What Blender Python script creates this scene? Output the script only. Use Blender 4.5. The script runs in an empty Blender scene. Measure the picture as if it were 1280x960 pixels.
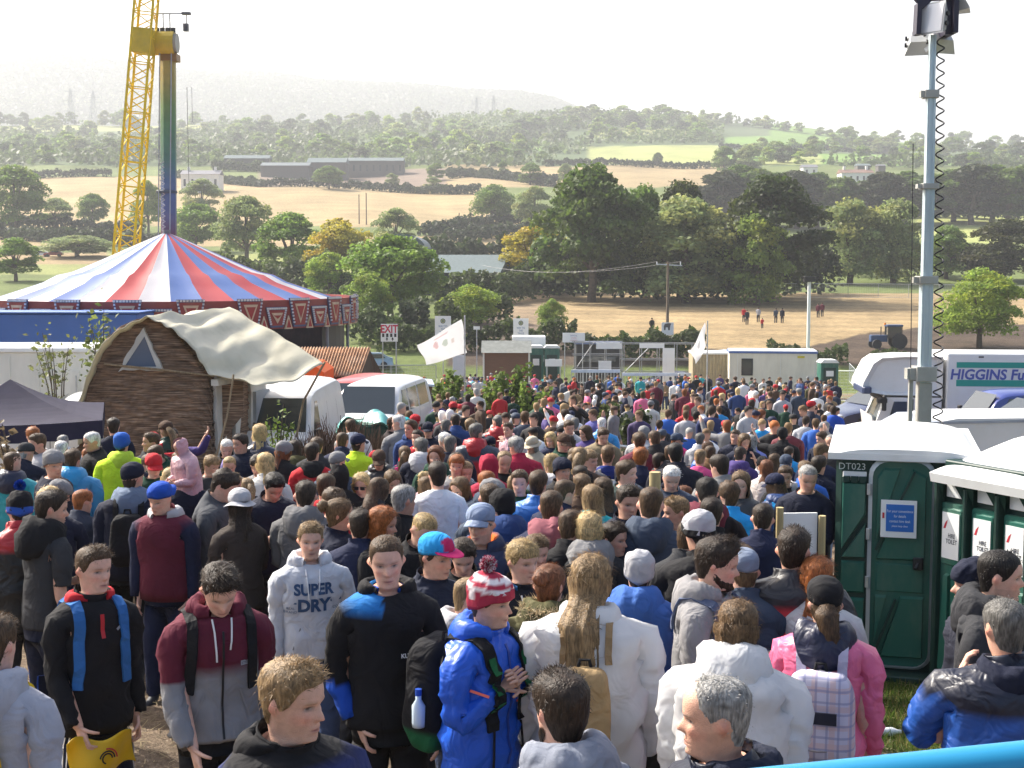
import bpy,math,random
import numpy as np
from mathutils import Vector,Matrix
from mathutils.bvhtree import BVHTree
R=math.radians
PI=math.pi
SC=bpy.context.scene
COL=SC.collection
rng=np.random.default_rng(7)
random.seed(7)
CAMZ=2.66
FPX=1700.0
PITCH=math.atan((480-330)/FPX)
CP,SP=math.cos(PITCH),math.sin(PITCH)
# ------------------------------------------------------------------ view geometry used to survey the place
def slope(row):
 u=(480-row)/FPX
 return (-SP+u*CP)/(CP+u*SP)
def row_of(z,d):
 s=(z-CAMZ)/d
 u=(s*CP+SP)/(CP-s*SP)
 return 480-FPX*u
def xat(px,row,d):
 u=(480-row)/FPX
 return (px-640)/FPX*d/(CP+u*SP)
def at(px,row,d):
 """the point of the place seen at this pixel of the photograph, d metres ahead"""
 return Vector((xat(px,row,d),d,CAMZ+d*slope(row)))
def sst(a,b,x):
 t=np.clip((np.asarray(x,float)-a)/(b-a),0,1)
 return t*t*(3-2*t)
# ------------------------------------------------------------------ terrain
PD=np.array([118,124,130,136,150,170,200,260,330,400,500,600,750.])
PR=np.array([490,476,452,439,414,394,372,343,318,294,262,236,212.])
PS=np.array([slope(r)for r in PR])
RIDX=np.array([-700,0,300,500,640,720,850,950,1050,1150,1280,2000.])
RIDR=np.array([165,158,158,150,146,144,148,157,170,180,190,190.])
FARX=np.array([-700,0,60,130,200,270,350,400,450,520,580,650,690,716,760,900,2000.])
FARR=np.array([95,77,74,78,90,95,99,107,109,112,118,119,125,136,160,190,200.])
SL0=slope(452)
def ground(x,y):
 x=np.asarray(x,float);y=np.asarray(y,float)
 d=np.maximum(y,1.0)
 px=640+x/np.maximum(d,30)*FPX*CP
 z=SL0*y
 dip=.22*sst(1.2,3.5,x)*(1-sst(28,60,y))*sst(6,11,y)
 z=z-dip
 z=z+.03*np.sin(x*1.3+y*.7)*np.sin(y*.9-x*.4)*sst(3,8,y)
 sl=np.interp(d,PD,PS)
 rid=np.array([slope(r)for r in RIDR]);far=np.array([slope(r)for r in FARR])
 srid=np.interp(px,RIDX,rid);sfar=np.interp(px,FARX,far)
 wob=.0022*np.sin(px/90.)*np.sin(d/120.+px/260.)+.0011*np.sin(px/37.+d/60.)
 a=sst(600,1450,d)**.8
 s750=PS[-1]
 sl2=np.where(d>750,s750+(srid-s750)*np.clip((d-750)/750.,0,1)**.8,sl)+wob*sst(250,500,d)
 s3=srid-.03*sst(1500,2000,d)
 s3=s3+(sfar-s3)*sst(2000,3300,d)
 s3=s3-.02*sst(3300,4000,d)
 sl2=np.where(d>1500,s3+wob*.6,sl2)
 zfar=CAMZ+d*sl2
 w=sst(110,122,d)
 return z*(1-w)+zfar*w
def gz(x,y):
 return float(ground(x,y))
def dist_of_row(px,row,lo=120,hi=1490):
 ds=np.linspace(lo,hi,900)
 rr=row_of(ground((px-640)/FPX/CP*ds,ds),ds)
 i=np.argmax(rr<=row)
 return float(ds[i])if rr.min()<=row else hi
# ------------------------------------------------------------------ scene tree helpers
def tag(o,label=None,cat=None,group=None,kind=None):
 if label:o['label']=label
 if cat:o['category']=cat
 if group:o['group']=group
 if kind:o['kind']=kind
 return o
def empty(name,loc=(0,0,0),rz=0,label=None,cat=None,group=None):
 o=bpy.data.objects.new(name,None)
 o.empty_display_size=.2
 COL.objects.link(o)
 o.location=loc;o.rotation_euler=(0,0,rz)
 return tag(o,label,cat,group)
def link(name,me,parent=None):
 o=bpy.data.objects.new(name,me)
 COL.objects.link(o)
 if parent is not None:o.parent=parent
 return o
def mesh_np(name,V,F,mats,parent=None,C=None,MI=None,smooth=False):
 me=bpy.data.meshes.new(name)
 me.from_pydata(np.asarray(V,float).tolist()if isinstance(V,np.ndarray)else V,[],F)
 if not isinstance(mats,(list,tuple)):mats=[mats]
 for m in mats:me.materials.append(m)
 if MI is not None:me.polygons.foreach_set('material_index',np.asarray(MI,np.int32))
 if smooth:me.polygons.foreach_set('use_smooth',np.ones(len(F),bool))
 if C is not None:
  a=me.color_attributes.new('Col','FLOAT_COLOR','POINT')
  c=np.ones((len(V),4),np.float32);c[:,:3]=C
  a.data.foreach_set('color',c.ravel())
 me.update()
 return link(name,me,parent)
class MB:
 """collects shapes; build() links them as one mesh object"""
 def __init__(s):s.V=[];s.F=[];s.MI=[];s.C=[];s.c=(1,1,1);s.mi=0
 def add(s,V,F,c=None,mi=None):
  n=len(s.V);c=s.c if c is None else c;mi=s.mi if mi is None else mi
  V=[tuple(v)for v in V]
  s.V += V
  s.F += [tuple(i+n for i in f)for f in F]
  s.MI += [mi]*len(F)
  if isinstance(c,np.ndarray)and c.ndim==2:s.C += [tuple(k)for k in c]
  else:s.C += [tuple(c)]*len(V)
  return s
 def box(s,ctr,size,rz=0,rx=0,ry=0,bev=0,taper=1,**k):
  a,b,h=size[0]/2,size[1]/2,size[2]/2
  if bev<=0:
   V=[(-a,-b,-h),(a,-b,-h),(a,b,-h),(-a,b,-h),(-a*taper,-b*taper,h),(a*taper,-b*taper,h),(a*taper,b*taper,h),(-a*taper,b*taper,h)]
   F=[(3,2,1,0),(4,5,6,7),(0,1,5,4),(1,2,6,5),(2,3,7,6),(3,0,4,7)]
  else:
   bev=min(bev,a*.9,b*.9,h*.9)
   def ring(q,z):
    A,B=a-q,b-q;e=bev-q if bev>q else 0
    return [(-a+q,-B+e,z),(-A+e,-b+q,z),(A-e,-b+q,z),(a-q,-B+e,z),(a-q,B-e,z),(A-e,b-q,z),(-A+e,b-q,z),(-a+q,B-e,z)]
   def rr(q,z):
    e=bev
    A,B=a-q,b-q
    return [(-A,-B+e,z),(-A+e,-B,z),(A-e,-B,z),(A,-B+e,z),(A,B-e,z),(A-e,B,z),(-A+e,B,z),(-A,B-e,z)]
   q=bev*.3
   q=min(q,a-bev if a>bev else 0,b-bev if b>bev else 0)
   V=rr(q,-h)+rr(0,-h+bev*.5)+rr(0,h-bev*.5)+rr(q,h)
   F=[tuple(range(7,-1,-1)),tuple(range(24,32))]
   for r in range(3):
    for i in range(8):F.append((r*8+i,r*8+(i+1)%8,r*8+8+(i+1)%8,r*8+8+i))
  M=Matrix.Translation(ctr)@ Matrix.Rotation(rz,4,'Z')@ Matrix.Rotation(ry,4,'Y')@ Matrix.Rotation(rx,4,'X')
  return s.add([M @ Vector(v)for v in V],F,**k)
 def tube(s,pts,rad,n=8,cap=True,flat=1.0,closed=False,**k):
  pts=[Vector(p)for p in pts];m=len(pts)
  if not isinstance(rad,(list,tuple)):rad=[rad]*m
  V=[];F=[];up=None
  for i in range(m):
   if closed:t=pts[(i+1)%m]-pts[i-1]
   else:t=pts[min(i+1,m-1)]-pts[max(i-1,0)]
   t=t.normalized()if t.length>1e-9 else Vector((0,0,1))
   if up is None:
    ref=Vector((0,0,1))if abs(t.z)<.9 else Vector((1,0,0))
    up=(ref-t*ref.dot(t)).normalized()
   else:
    up=(up-t*up.dot(t));up=up.normalized()if up.length>1e-6 else t.orthogonal().normalized()
   b=t.cross(up)
   for j in range(n):
    a=2*PI*j/n
    V.append(pts[i]+(up*math.cos(a)*flat+b*math.sin(a))*rad[i])
  for i in range(m if closed else m-1):
   i2=(i+1)%m
   for j in range(n):F.append((i*n+j,i*n+(j+1)%n,i2*n+(j+1)%n,i2*n+j))
  if cap and not closed:
   F.append(tuple(range(n-1,-1,-1)));F.append(tuple(range((m-1)*n,m*n)))
  return s.add(V,F,**k)
 def bar(s,a,b,w,h=None,**k):
  """a square bar from a to b"""
  a,b=Vector(a),Vector(b);t=(b-a).normalized();h=h or w
  ref=Vector((0,0,1))if abs(t.z)<.95 else Vector((0,1,0))
  x=t.cross(ref).normalized();y=x.cross(t)
  V=[]
  for p in (a,b):
   for sx,sy in ((-1,-1),(1,-1),(1,1),(-1,1)):V.append(p+x*sx*w/2+y*sy*h/2)
  return s.add(V,[(3,2,1,0),(4,5,6,7),(0,1,5,4),(1,2,6,5),(2,3,7,6),(3,0,4,7)],**k)
 def lathe(s,prof,ctr=(0,0,0),n=16,**k):
  V=[];F=[]
  for r,z in prof:
   for j in range(n):V.append((ctr[0]+r*math.cos(2*PI*j/n),ctr[1]+r*math.sin(2*PI*j/n),ctr[2]+z))
  m=len(prof)
  for i in range(m-1):
   for j in range(n):F.append((i*n+j,i*n+(j+1)%n,(i+1)*n+(j+1)%n,(i+1)*n+j))
  F.append(tuple(range(n-1,-1,-1)));F.append(tuple(range((m-1)*n,m*n)))
  return s.add(V,F,**k)if 'c_' not in k else s
 def prism(s,poly,v0,v1,axis='x',**k):
  """polygon (two coords) swept along an axis from v0 to v1"""
  n=len(poly);V=[]
  for v in (v0,v1):
   for p,q in poly:V.append({'x':(v,p,q),'y':(p,v,q),'z':(p,q,v)}[axis])
  F=[tuple(range(n)),tuple(range(2*n-1,n-1,-1))]
  for i in range(n):F.append((i,n+i,n+(i+1)%n,(i+1)%n))
  return s.add(V,F,**k)
 def grid(s,f,nu,nv,wrap=False,**k):
  V=[f(i/nu,j/nv)for j in range(nv+1)for i in range(nu+(0 if wrap else 1))]
  w=nu if wrap else nu+1
  F=[(j*w+i,j*w+(i+1)%w,(j+1)*w+(i+1)%w,(j+1)*w+i)for j in range(nv)for i in range(nu)]
  return s.add(V,F,**k)
 def quad(s,a,b,c,d,**k):return s.add([a,b,c,d],[(0,1,2,3)],**k)
 def build(s,name,mats,parent=None,smooth=False,fix=True):
  o=mesh_np(name,s.V,s.F,mats,parent,np.array(s.C,np.float32),s.MI,smooth)
  if fix:
   import bmesh
   bm=bmesh.new();bm.from_mesh(o.data)
   bmesh.ops.recalc_face_normals(bm,faces=bm.faces)
   bm.to_mesh(o.data);bm.free()
  return o
def auto_smooth(o,ang=35):
 me=o.data
 me.polygons.foreach_set('use_smooth',np.ones(len(me.polygons),bool))
 import bmesh
 bm=bmesh.new();bm.from_mesh(me)
 for e in bm.edges:
  if len(e.link_faces)==2 and e.calc_face_angle(0)>R(ang):e.smooth=False
 bm.to_mesh(me);bm.free()
 return o
_tc={}
def text_mesh(body,size=1.0,bold=0.0):
 key=(body,size,bold)
 if key in _tc:return _tc[key]
 cu=bpy.data.curves.new('lettering','FONT');cu.body=body;cu.size=size;cu.align_x='CENTER';cu.align_y='CENTER';cu.offset=bold
 cu.resolution_u=3
 o=bpy.data.objects.new('lettering',cu);COL.objects.link(o)
 bpy.context.view_layer.update()
 dg=bpy.context.evaluated_depsgraph_get()
 me=o.evaluated_get(dg).to_mesh()
 V=[tuple(v.co)for v in me.vertices];F=[tuple(p.vertices)for p in me.polygons]
 o.evaluated_get(dg).to_mesh_clear()
 bpy.data.objects.remove(o);bpy.data.curves.remove(cu)
 _tc[key]=(V,F)
 return V,F
def lettering(mb,body,M,size,bold=0.0,c=(1,1,1),sx=1.0):
 V,F=text_mesh(body,size,bold)
 mb.add([M @ Vector((v[0]*sx,v[1],0))for v in V],F,c=c)
# ------------------------------------------------------------------ materials
def nodes(name):
 m=bpy.data.materials.new(name);m.use_nodes=True
 nt=m.node_tree;b=nt.nodes['Principled BSDF']
 return m,nt,b,nt.nodes.new,nt.links.new
def mat(name,col=(1,1,1),rough=.6,metal=0,attr=False,objc=False,ns=3.0,na=.15,bump=0.,bs=20.,dirt=None,ds=1.2,spec=.4,stretch=(1,1,1),coat=0,trans=0,sub=0):
 m,nt,b,N,L=nodes(name)
 b.inputs['Roughness'].default_value=rough;b.inputs['Metallic'].default_value=metal
 b.inputs['Specular IOR Level'].default_value=spec
 if coat:b.inputs['Coat Weight'].default_value=coat;b.inputs['Coat Roughness'].default_value=.08
 tc=N('ShaderNodeTexCoord');mp=N('ShaderNodeMapping');mp.inputs['Scale'].default_value=stretch
 L(tc.outputs['Object'],mp.inputs['Vector'])
 nz=N('ShaderNodeTexNoise');nz.inputs['Scale'].default_value=ns;nz.inputs['Detail'].default_value=5
 L(mp.outputs[0],nz.inputs['Vector'])
 mr=N('ShaderNodeMapRange');mr.inputs[1].default_value=.25;mr.inputs[2].default_value=.75
 mr.inputs[3].default_value=1-na;mr.inputs[4].default_value=1+na
 L(nz.outputs[0],mr.inputs[0])
 base=N('ShaderNodeMix');base.data_type='RGBA';base.blend_type='MULTIPLY';base.inputs[0].default_value=1
 base.inputs[6].default_value=(*col,1)
 L(mr.outputs[0],base.inputs[7])
 out=base.outputs[2]
 def mul(o,src):
  x=N('ShaderNodeMix');x.data_type='RGBA';x.blend_type='MULTIPLY';x.inputs[0].default_value=1
  L(o,x.inputs[6]);L(src,x.inputs[7]);return x.outputs[2]
 if attr:
  a=N('ShaderNodeAttribute');a.attribute_name='Col';out=mul(out,a.outputs['Color'])
 if objc:
  oi=N('ShaderNodeObjectInfo');out=mul(out,oi.outputs['Color'])
 if dirt:
  n2=N('ShaderNodeTexNoise');n2.inputs['Scale'].default_value=ds;n2.inputs['Detail'].default_value=8;n2.inputs['Roughness'].default_value=.65
  L(mp.outputs[0],n2.inputs['Vector'])
  r2=N('ShaderNodeMapRange');r2.inputs[1].default_value=.48;r2.inputs[2].default_value=.72;r2.inputs[4].default_value=dirt[3]
  L(n2.outputs[0],r2.inputs[0])
  x=N('ShaderNodeMix');x.data_type='RGBA';x.inputs[7].default_value=(*dirt[:3],1)
  L(r2.outputs[0],x.inputs[0]);L(out,x.inputs[6]);out=x.outputs[2]
 L(out,b.inputs['Base Color'])
 if bump:
  n3=N('ShaderNodeTexNoise');n3.inputs['Scale'].default_value=bs;n3.inputs['Detail'].default_value=4
  L(mp.outputs[0],n3.inputs['Vector'])
  bp=N('ShaderNodeBump');bp.inputs['Strength'].default_value=bump;bp.inputs['Distance'].default_value=.02
  L(n3.outputs[0],bp.inputs['Height']);L(bp.outputs[0],b.inputs['Normal'])
 if trans:
  t=N('ShaderNodeBsdfTranslucent');L(out,t.inputs['Color'])
  mx=N('ShaderNodeMixShader');mx.inputs[0].default_value=trans
  L(b.outputs[0],mx.inputs[1]);L(t.outputs[0],mx.inputs[2])
  L(mx.outputs[0],nt.nodes['Material Output'].inputs['Surface'])
 if sub:
  b.inputs['Subsurface Weight'].default_value=sub;b.inputs['Subsurface Radius'].default_value=(.01,.004,.002);b.inputs['Subsurface Scale'].default_value=1
 return m
def glass_mat(name,col=(.02,.025,.03),rough=.05):
 return mat(name,col,rough,spec=.8,na=.05)
# ------------------------------------------------------------------ camera, sky, sun
cam=bpy.data.cameras.new('camera');co=bpy.data.objects.new('camera',cam);COL.objects.link(co)
co.location=(0,0,CAMZ);co.rotation_euler=(PI/2-PITCH,0,0)
cam.sensor_width=36;cam.lens=36*FPX/1280;cam.clip_start=.1;cam.clip_end=20000
SC.camera=co
SUN_AZ=R(-52);SUN_EL=R(40)
w=bpy.data.worlds.new('World');SC.world=w;w.use_nodes=True
nt=w.node_tree;bg=nt.nodes['Background']
sky=nt.nodes.new('ShaderNodeTexSky');sky.sky_type='NISHITA';sky.sun_disc=False
sky.sun_elevation=SUN_EL;sky.sun_rotation=SUN_AZ;sky.dust_density=6;sky.air_density=1.0;sky.altitude=50
nt.links.new(sky.outputs[0],bg.inputs[0]);bg.inputs[1].default_value=.15
sl=bpy.data.lights.new('sun','SUN');so=bpy.data.objects.new('sun',sl);COL.objects.link(so)
sl.energy=4.8;sl.angle=R(.5);sl.color=(1,.95,.86)
sv=Vector((math.sin(SUN_AZ)*math.cos(SUN_EL),math.cos(SUN_AZ)*math.cos(SUN_EL),math.sin(SUN_EL)))
so.rotation_euler=sv.to_track_quat('Z','Y').to_euler();so.location=sv*50
SC.view_settings.view_transform='Standard';SC.view_settings.look='None'
SC.view_settings.exposure=1.02;SC.view_settings.gamma=1
try:SC.view_settings.use_curve_mapping=False
except Exception:pass
SC.cycles.volume_bounces=0;SC.cycles.max_bounces=6;SC.cycles.transparent_max_bounces=6;SC.cycles.diffuse_bounces=3
SC.cycles.use_denoising=True
# ================================================================== ground and fields
def vnoise(x,y,s):
 r=np.random.default_rng(s);o=np.zeros_like(x)
 for k in range(6):
  a=r.uniform(0,2*PI);f=r.uniform(.6,1.6);p=r.uniform(0,6.28)
  o += np.sin((x*np.cos(a)+y*np.sin(a))*f+p+1.3*np.sin((x*np.sin(a*1.7)-y*np.cos(a*1.3))*f*.7+p*2))
 return o/3.
PXG=np.concatenate([np.arange(-900,-40,40),np.arange(-40,1320,7),np.arange(1320,2240,40)]).astype(float)
DG=np.concatenate([[-12,-6,0],np.arange(2,24,.35),np.geomspace(24,112,70),np.linspace(113.5,210,75),np.geomspace(212,1500,170),np.geomspace(1520,4000,60)])
PX2,D2=np.meshgrid(PXG,DG)
X2=(PX2-640)/FPX/CP*np.maximum(D2,45)
Y2=D2
Z2=ground(X2,Y2)
PXE=640+X2/np.maximum(Y2,1)*FPX*CP
ROW=row_of(Z2,np.maximum(Y2,1.))
near=Y2<60
nzz=vnoise(X2*1.1,Y2*1.1,3)
Z2=Z2+np.where(near,.018*vnoise(X2*3.1,Y2*3.1,5)+.02*np.sin(Y2*2.2+.6*np.sin(X2*.8))*sst(7,9,Y2),0)
dirt=np.array([.20,.15,.105]);grass=np.array([.085,.12,.025]);stub=np.array([.32,.235,.125]);stubfar=np.array([.33,.25,.13])
plough=np.array([.085,.062,.046]);green=np.array([.15,.26,.05]);pale=np.array([.30,.33,.11]);brown=np.array([.20,.15,.115]);verge=np.array([.12,.155,.045]);wood=np.array([.05,.075,.03])
COLG=np.zeros(X2.shape+(3,))+dirt
def paint(mask,c,hard=True):
 mk=np.clip(mask,0,1)[...,None]
 COLG[:]=COLG*(1-mk)+np.asarray(c)*mk
n1=vnoise(X2*.5,Y2*.5,11);n2=vnoise(PXE/40.,ROW/9.,12)
paint(sst(.1,.5,n1+1.0*(sst(2.3,2.9,X2)*(1-sst(14,17,Y2))*sst(8.0,9.5,Y2))*2-.9),grass)
paint(((Y2>60)&(n1>-.2))*.6,verge*.8+dirt*.4)
paint((Y2>112)*1.0,verge)
F=lambda a,b,lo,hi:((PXE>a)&(PXE<b)&(ROW>lo+2*n2)&(ROW<hi+2*n2)&(Y2>112))*1.0
edge=405+(1-sst(1040,1180,PXE))*40
paint(((PXE>600)&(PXE<2000)&(Y2>132)&(ROW>366))*1.0,stub)
paint(((PXE>560)&(PXE<2000)&(Y2>128)&(ROW>366)&(ROW>np.interp(PXE,[560,620,760,860,980,1080,1180,1400],[392,396,425,436,440,417,406,404])))*1.0,plough)
paint(((PXE>600)&(PXE<700)&(Y2>128)&(ROW>366)&(ROW<425))*.55,brown)
paint(F(-900,2100,240,366),verge)
paint(F(-900,640,316,345),pale*.8)
paint(F(-900,640,296,306),stubfar)
paint(F(-900,140,314,330),stub*.9)
paint(F(-900,600,222,284),stubfar)
paint(F(600,680,262,320),stubfar)
paint(F(-900,160,244,284),stubfar*1.05)
paint(F(1140,2100,268,306),pale)
paint(F(120,210,213,221),pale*.7)
paint(F(330,590,212,234),brown*.95)
paint(F(560,905,207,234),stubfar*.95)
paint(F(590,680,217,224),brown)
paint(F(-900,330,190,222),verge)
paint(F(-900,2100,100,207),wood*1.6)
paint(F(-900,260,156,166),pale*.9)
paint(F(735,1000,182,206),pale*.95)
paint(F(735,860,160,172),pale*.7)
paint(F(440,680,181,187),green)
paint(F(900,2100,170,206),green)
paint(F(900,2100,186,194),wood*1.6)
paint(F(960,2100,150,181),green*.95)
paint(F(950,1020,196,206),pale)
paint((Y2>1510)*1.0,wood*1.2+verge*.35)
paint((Y2>2000)*(ROW>120)*(ROW<134)*(PXE<160)*1.0,pale)
COLG *= (1+.12*vnoise(PXE/9.,ROW/3.,21)*sst(120,140,Y2)*.7)[...,None]
fm_=((Y2>128)&(Y2<205)&(PXE>560))*1.0
COLG *= (1+fm_*(.13*np.sin(1.15*Y2+.22*X2+.8*n1)+.09*vnoise(X2*.12,Y2*.35,71)))[...,None]
COLG *= (1+((Y2>330)&(Y2<760))*.07*np.sin(.42*Y2+.1*X2+n2))[...,None]
def ground_mat():
 m,nt,b,N,L=nodes('trodden_ground')
 b.inputs['Roughness'].default_value=.95;b.inputs['Specular IOR Level'].default_value=.15
 a=N('ShaderNodeAttribute');a.attribute_name='Col'
 tc=N('ShaderNodeTexCoord')
 def noise(scale,det=6,rough=.6):
  n=N('ShaderNodeTexNoise');n.inputs['Scale'].default_value=scale;n.inputs['Detail'].default_value=det;n.inputs['Roughness'].default_value=rough
  L(tc.outputs['Object'],n.inputs['Vector']);return n.outputs[0]
 def rng_(src,lo,hi,a0,a1):
  r=N('ShaderNodeMapRange');r.inputs[1].default_value=lo;r.inputs[2].default_value=hi;r.inputs[3].default_value=a0;r.inputs[4].default_value=a1
  L(src,r.inputs[0]);return r.outputs[0]
 def mul(o,s):
  x=N('ShaderNodeMix');x.data_type='RGBA';x.blend_type='MULTIPLY';x.inputs[0].default_value=1;L(o,x.inputs[6]);L(s,x.inputs[7]);return x.outputs[2]
 o=mul(a.outputs['Color'],rng_(noise(1.3),.3,.7,.72,1.25))
 o=mul(o,rng_(noise(14.,4,.7),.3,.7,.6,1.35))
 o=mul(o,rng_(noise(.05,4),.3,.7,.85,1.15))
 v=N('ShaderNodeTexVoronoi');v.inputs['Scale'].default_value=22;L(tc.outputs['Object'],v.inputs['Vector'])
 x=N('ShaderNodeMix');x.data_type='RGBA';x.inputs[7].default_value=(.42,.36,.28,1)
 L(rng_(v.outputs['Distance'],.12,.2,.6,0.),x.inputs[0]);L(o,x.inputs[6])
 L(x.outputs[2],b.inputs['Base Color'])
 bp=N('ShaderNodeBump');bp.inputs['Strength'].default_value=.8;bp.inputs['Distance'].default_value=.05
 ad=N('ShaderNodeMath');ad.operation='ADD';L(noise(9.,6,.7),ad.inputs[0]);L(noise(45.,3,.6),ad.inputs[1])
 L(ad.outputs[0],bp.inputs['Height']);L(bp.outputs[0],b.inputs['Normal'])
 return m
nr,nc_=X2.shape
idx=np.arange(nr*nc_).reshape(nr,nc_)
Fg=np.stack([idx[:-1,:-1],idx[:-1,1:],idx[1:,1:],idx[1:,:-1]],-1).reshape(-1,4)
gro=mesh_np('ground',np.stack([X2,Y2,Z2],-1).reshape(-1,3),Fg.tolist(),ground_mat(),C=COLG.reshape(-1,3),smooth=True)
tag(gro,kind='structure')
# ================================================================== air
def haze_box():
 m=bpy.data.materials.new('hazy_air');m.use_nodes=True;nt=m.node_tree
 nt.nodes.remove(nt.nodes['Principled BSDF'])
 v=nt.nodes.new('ShaderNodeVolumePrincipled');v.inputs['Color'].default_value=(.93,.96,1,1);v.inputs['Density'].default_value=HAZE;v.inputs['Anisotropy'].default_value=.15
 nt.links.new(v.outputs[0],nt.nodes['Material Output'].inputs['Volume'])
 b=MB();zt=float(Z2.max())+30;zb=float(Z2.min())-1
 xm=float(np.abs(X2).max())+20
 b.box((0,1990,(zt+zb)/2),(2*xm,4080,zt-zb))
 tag(b.build('haze',m),kind='stuff')
HAZE=.00031
# ================================================================== trees
def leaf_mat(name):
 m=mat(name,(1,1,1),.55,attr=True,objc=True,ns=.6,na=.18,spec=.3,trans=.5)
 return m
LEAF=leaf_mat('foliage');BARK=mat('bark',(.10,.075,.055),.9,ns=6,na=.35,bump=.6,bs=14)
def leaves(P,Nrm,size,r,cols):
 """rhombic leaf sprays at points P facing roughly Nrm"""
 n=len(P)
 a=r.normal(size=(n,3));a /= np.linalg.norm(a,axis=1)[:,None]
 nn=Nrm+.75*r.normal(size=(n,3));nn /= np.linalg.norm(nn,axis=1)[:,None]
 u=np.cross(nn,a);u /= np.linalg.norm(u,axis=1)[:,None]+1e-9
 v=np.cross(nn,u)
 s=(size*r.uniform(.6,1.35,n))[:,None]if np.isscalar(size)else (size*r.uniform(.6,1.35,n))[:,None]
 V=np.stack([P-u*s,P-v*s*.75+nn*s*.12,P+u*s,P+v*s*.75+nn*s*.12],1).reshape(-1,3)
 F=np.arange(4*n).reshape(n,4)
 C=np.repeat(cols,4,axis=0)
 return V,F,C
def crown(r,rad,h0,h1,nclump,nleaf,leaf,shape='round',droop=0.):
 cz=(h0+h1)/2;hz=(h1-h0)/2
 cc=[];cr=[]
 for k in range(nclump):
  th=r.uniform(0,2*PI);s=r.uniform(-.9,1)
  if shape=='cone':w=(1-(s+1)/2)*.95+.05
  elif shape=='willow':w=math.sqrt(max(0,1-abs(s)**2.4))*.9 if s>0 else .9-.25*s*s
  else:w=(1-abs(s)**2.6)if s>0 else 1-.3*abs(s)**3
  q=r.uniform(.2,.84)**.75
  cc.append((rad*w*q*math.cos(th),rad*w*q*math.sin(th),cz+hz*s*.82))
  cr.append(rad*r.uniform(.24,.42)*(.6 if shape=='cone' else 1))
 cc=np.array(cc);cr=np.array(cr)
 cl=r.integers(0,nclump,nleaf)
 d=r.normal(size=(nleaf,3));d /= np.linalg.norm(d,axis=1)[:,None]
 d[:,2]=np.where(d[:,2]<-.3,-d[:,2]*.6,d[:,2])
 rr=cr[cl]*r.uniform(.55,1.08,nleaf)**.6
 P=cc[cl]+d*rr[:,None]*np.array([1,1,.8])
 if droop:P[:,2]-= droop*r.uniform(0,1,nleaf)**2*hz
 cv=r.uniform(.75,1.25,nclump)[cl]*r.uniform(.8,1.2,nleaf)
 yel=r.uniform(0,1,nclump)[cl]**3
 C=np.stack([cv*(1+.25*yel),cv,cv*(1-.2*yel)],1)
 return leaves(P,d,leaf,r,C)+(cc,)
def make_tree(seed,h,rad,nclump,nleaf,leaf,shape='round',base=.08,droop=0.,limbs=True):
 r=np.random.default_rng(seed)
 V,F,C,cc=crown(r,rad,h*base,h,nclump,nleaf,leaf,shape,droop)
 me=bpy.data.meshes.new('crown');me.from_pydata(V.tolist(),[],F.tolist());me.materials.append(LEAF)
 a=me.color_attributes.new('Col','FLOAT_COLOR','POINT');c=np.ones((len(V),4),np.float32);c[:,:3]=C;a.data.foreach_set('color',c.ravel())
 t=MB();tr=h*.028
 t.tube([(0,0,-.6),(.02*h,0,h*.15),(0,.02*h,h*.4),(0,0,h*.75)],[tr*1.3,tr,tr*.75,tr*.2],8)
 if limbs:
  for k in range(min(9,len(cc))):
   p=Vector(cc[k]);z0=h*r.uniform(.2,.45)
   t.tube([(0,0,z0),p*.5+Vector((0,0,z0*.55)),p],[tr*.5,tr*.3,tr*.08],5)
 tm=t.build('trunk',BARK,smooth=True);tme=tm.data;bpy.data.objects.remove(tm)
 return me,tme
TREES={
 'round':[make_tree(1,10,4.2,56,12000,.19),make_tree(2,10,3.9,50,11000,.19),make_tree(3,10,4.6,60,12500,.19)],
 'dense':[make_tree(4,10,4.0,60,13000,.19,base=-.06),make_tree(5,10,4.4,64,13000,.19,base=-.06)],
 'willow':[make_tree(6,10,3.6,60,11000,.17,'willow',base=-.04,droop=.15),make_tree(7,10,3.3,54,10000,.17,'willow',base=-.04,droop=.2)],
 'conifer':[make_tree(8,10,2.6,50,4200,.3,'willow',base=.02),make_tree(9,10,2.9,46,4200,.3,'willow',base=.02)],
 'far':[make_tree(10,10,4.4,26,900,.62,base=.0,limbs=False),make_tree(11,10,5.0,24,900,.66,base=.0,limbs=False),make_tree(12,10,3.8,22,800,.6,base=.0,limbs=False),make_tree(13,10,5.6,28,1000,.66,base=.0,limbs=False)],
 'near':[make_tree(14,10,4.7,70,15000,.17,base=.08)],
}
ntree=0
def tree(px,base,top,wpx,kind,col,label,cat='tree',d=None,group=None,parts=True,name='tree'):
 global ntree
 d=d or dist_of_row(px,base)
 p=at(px,base,d);p.z=gz(p.x,d)
 ht=CAMZ+d*slope(top)-p.z
 ms=TREES[kind];cm,tm=ms[ntree%len(ms)]
 ntree += 1
 rw=wpx*d/FPX/2
 nat=max(abs(v)for v in (cm.vertices[0].co.x,4.2))if False else {'round':4.3,'dense':4.3,'willow':3.5,'conifer':2.8,'far':4.9,'near':4.8}[kind]
 r=random.Random(ntree*31+int(px))
 sx=rw/nat;sz=ht/10/.97
 o=empty(name,p,r.uniform(0,6.28),label,cat,group)
 o.scale=(sx,sx*r.uniform(.92,1.08),sz)
 c=link('crown',cm,o);c.color=(*col,1)
 link('trunk',tm,o)
 return o
G1=(.155,.25,.045);G2=(.13,.21,.04);G3=(.21,.30,.055);GD=(.078,.13,.025);GP=(.225,.285,.11);GY=(.36,.32,.04);GL=(.23,.33,.05)
VT='trees of the valley hedgerows'
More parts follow.
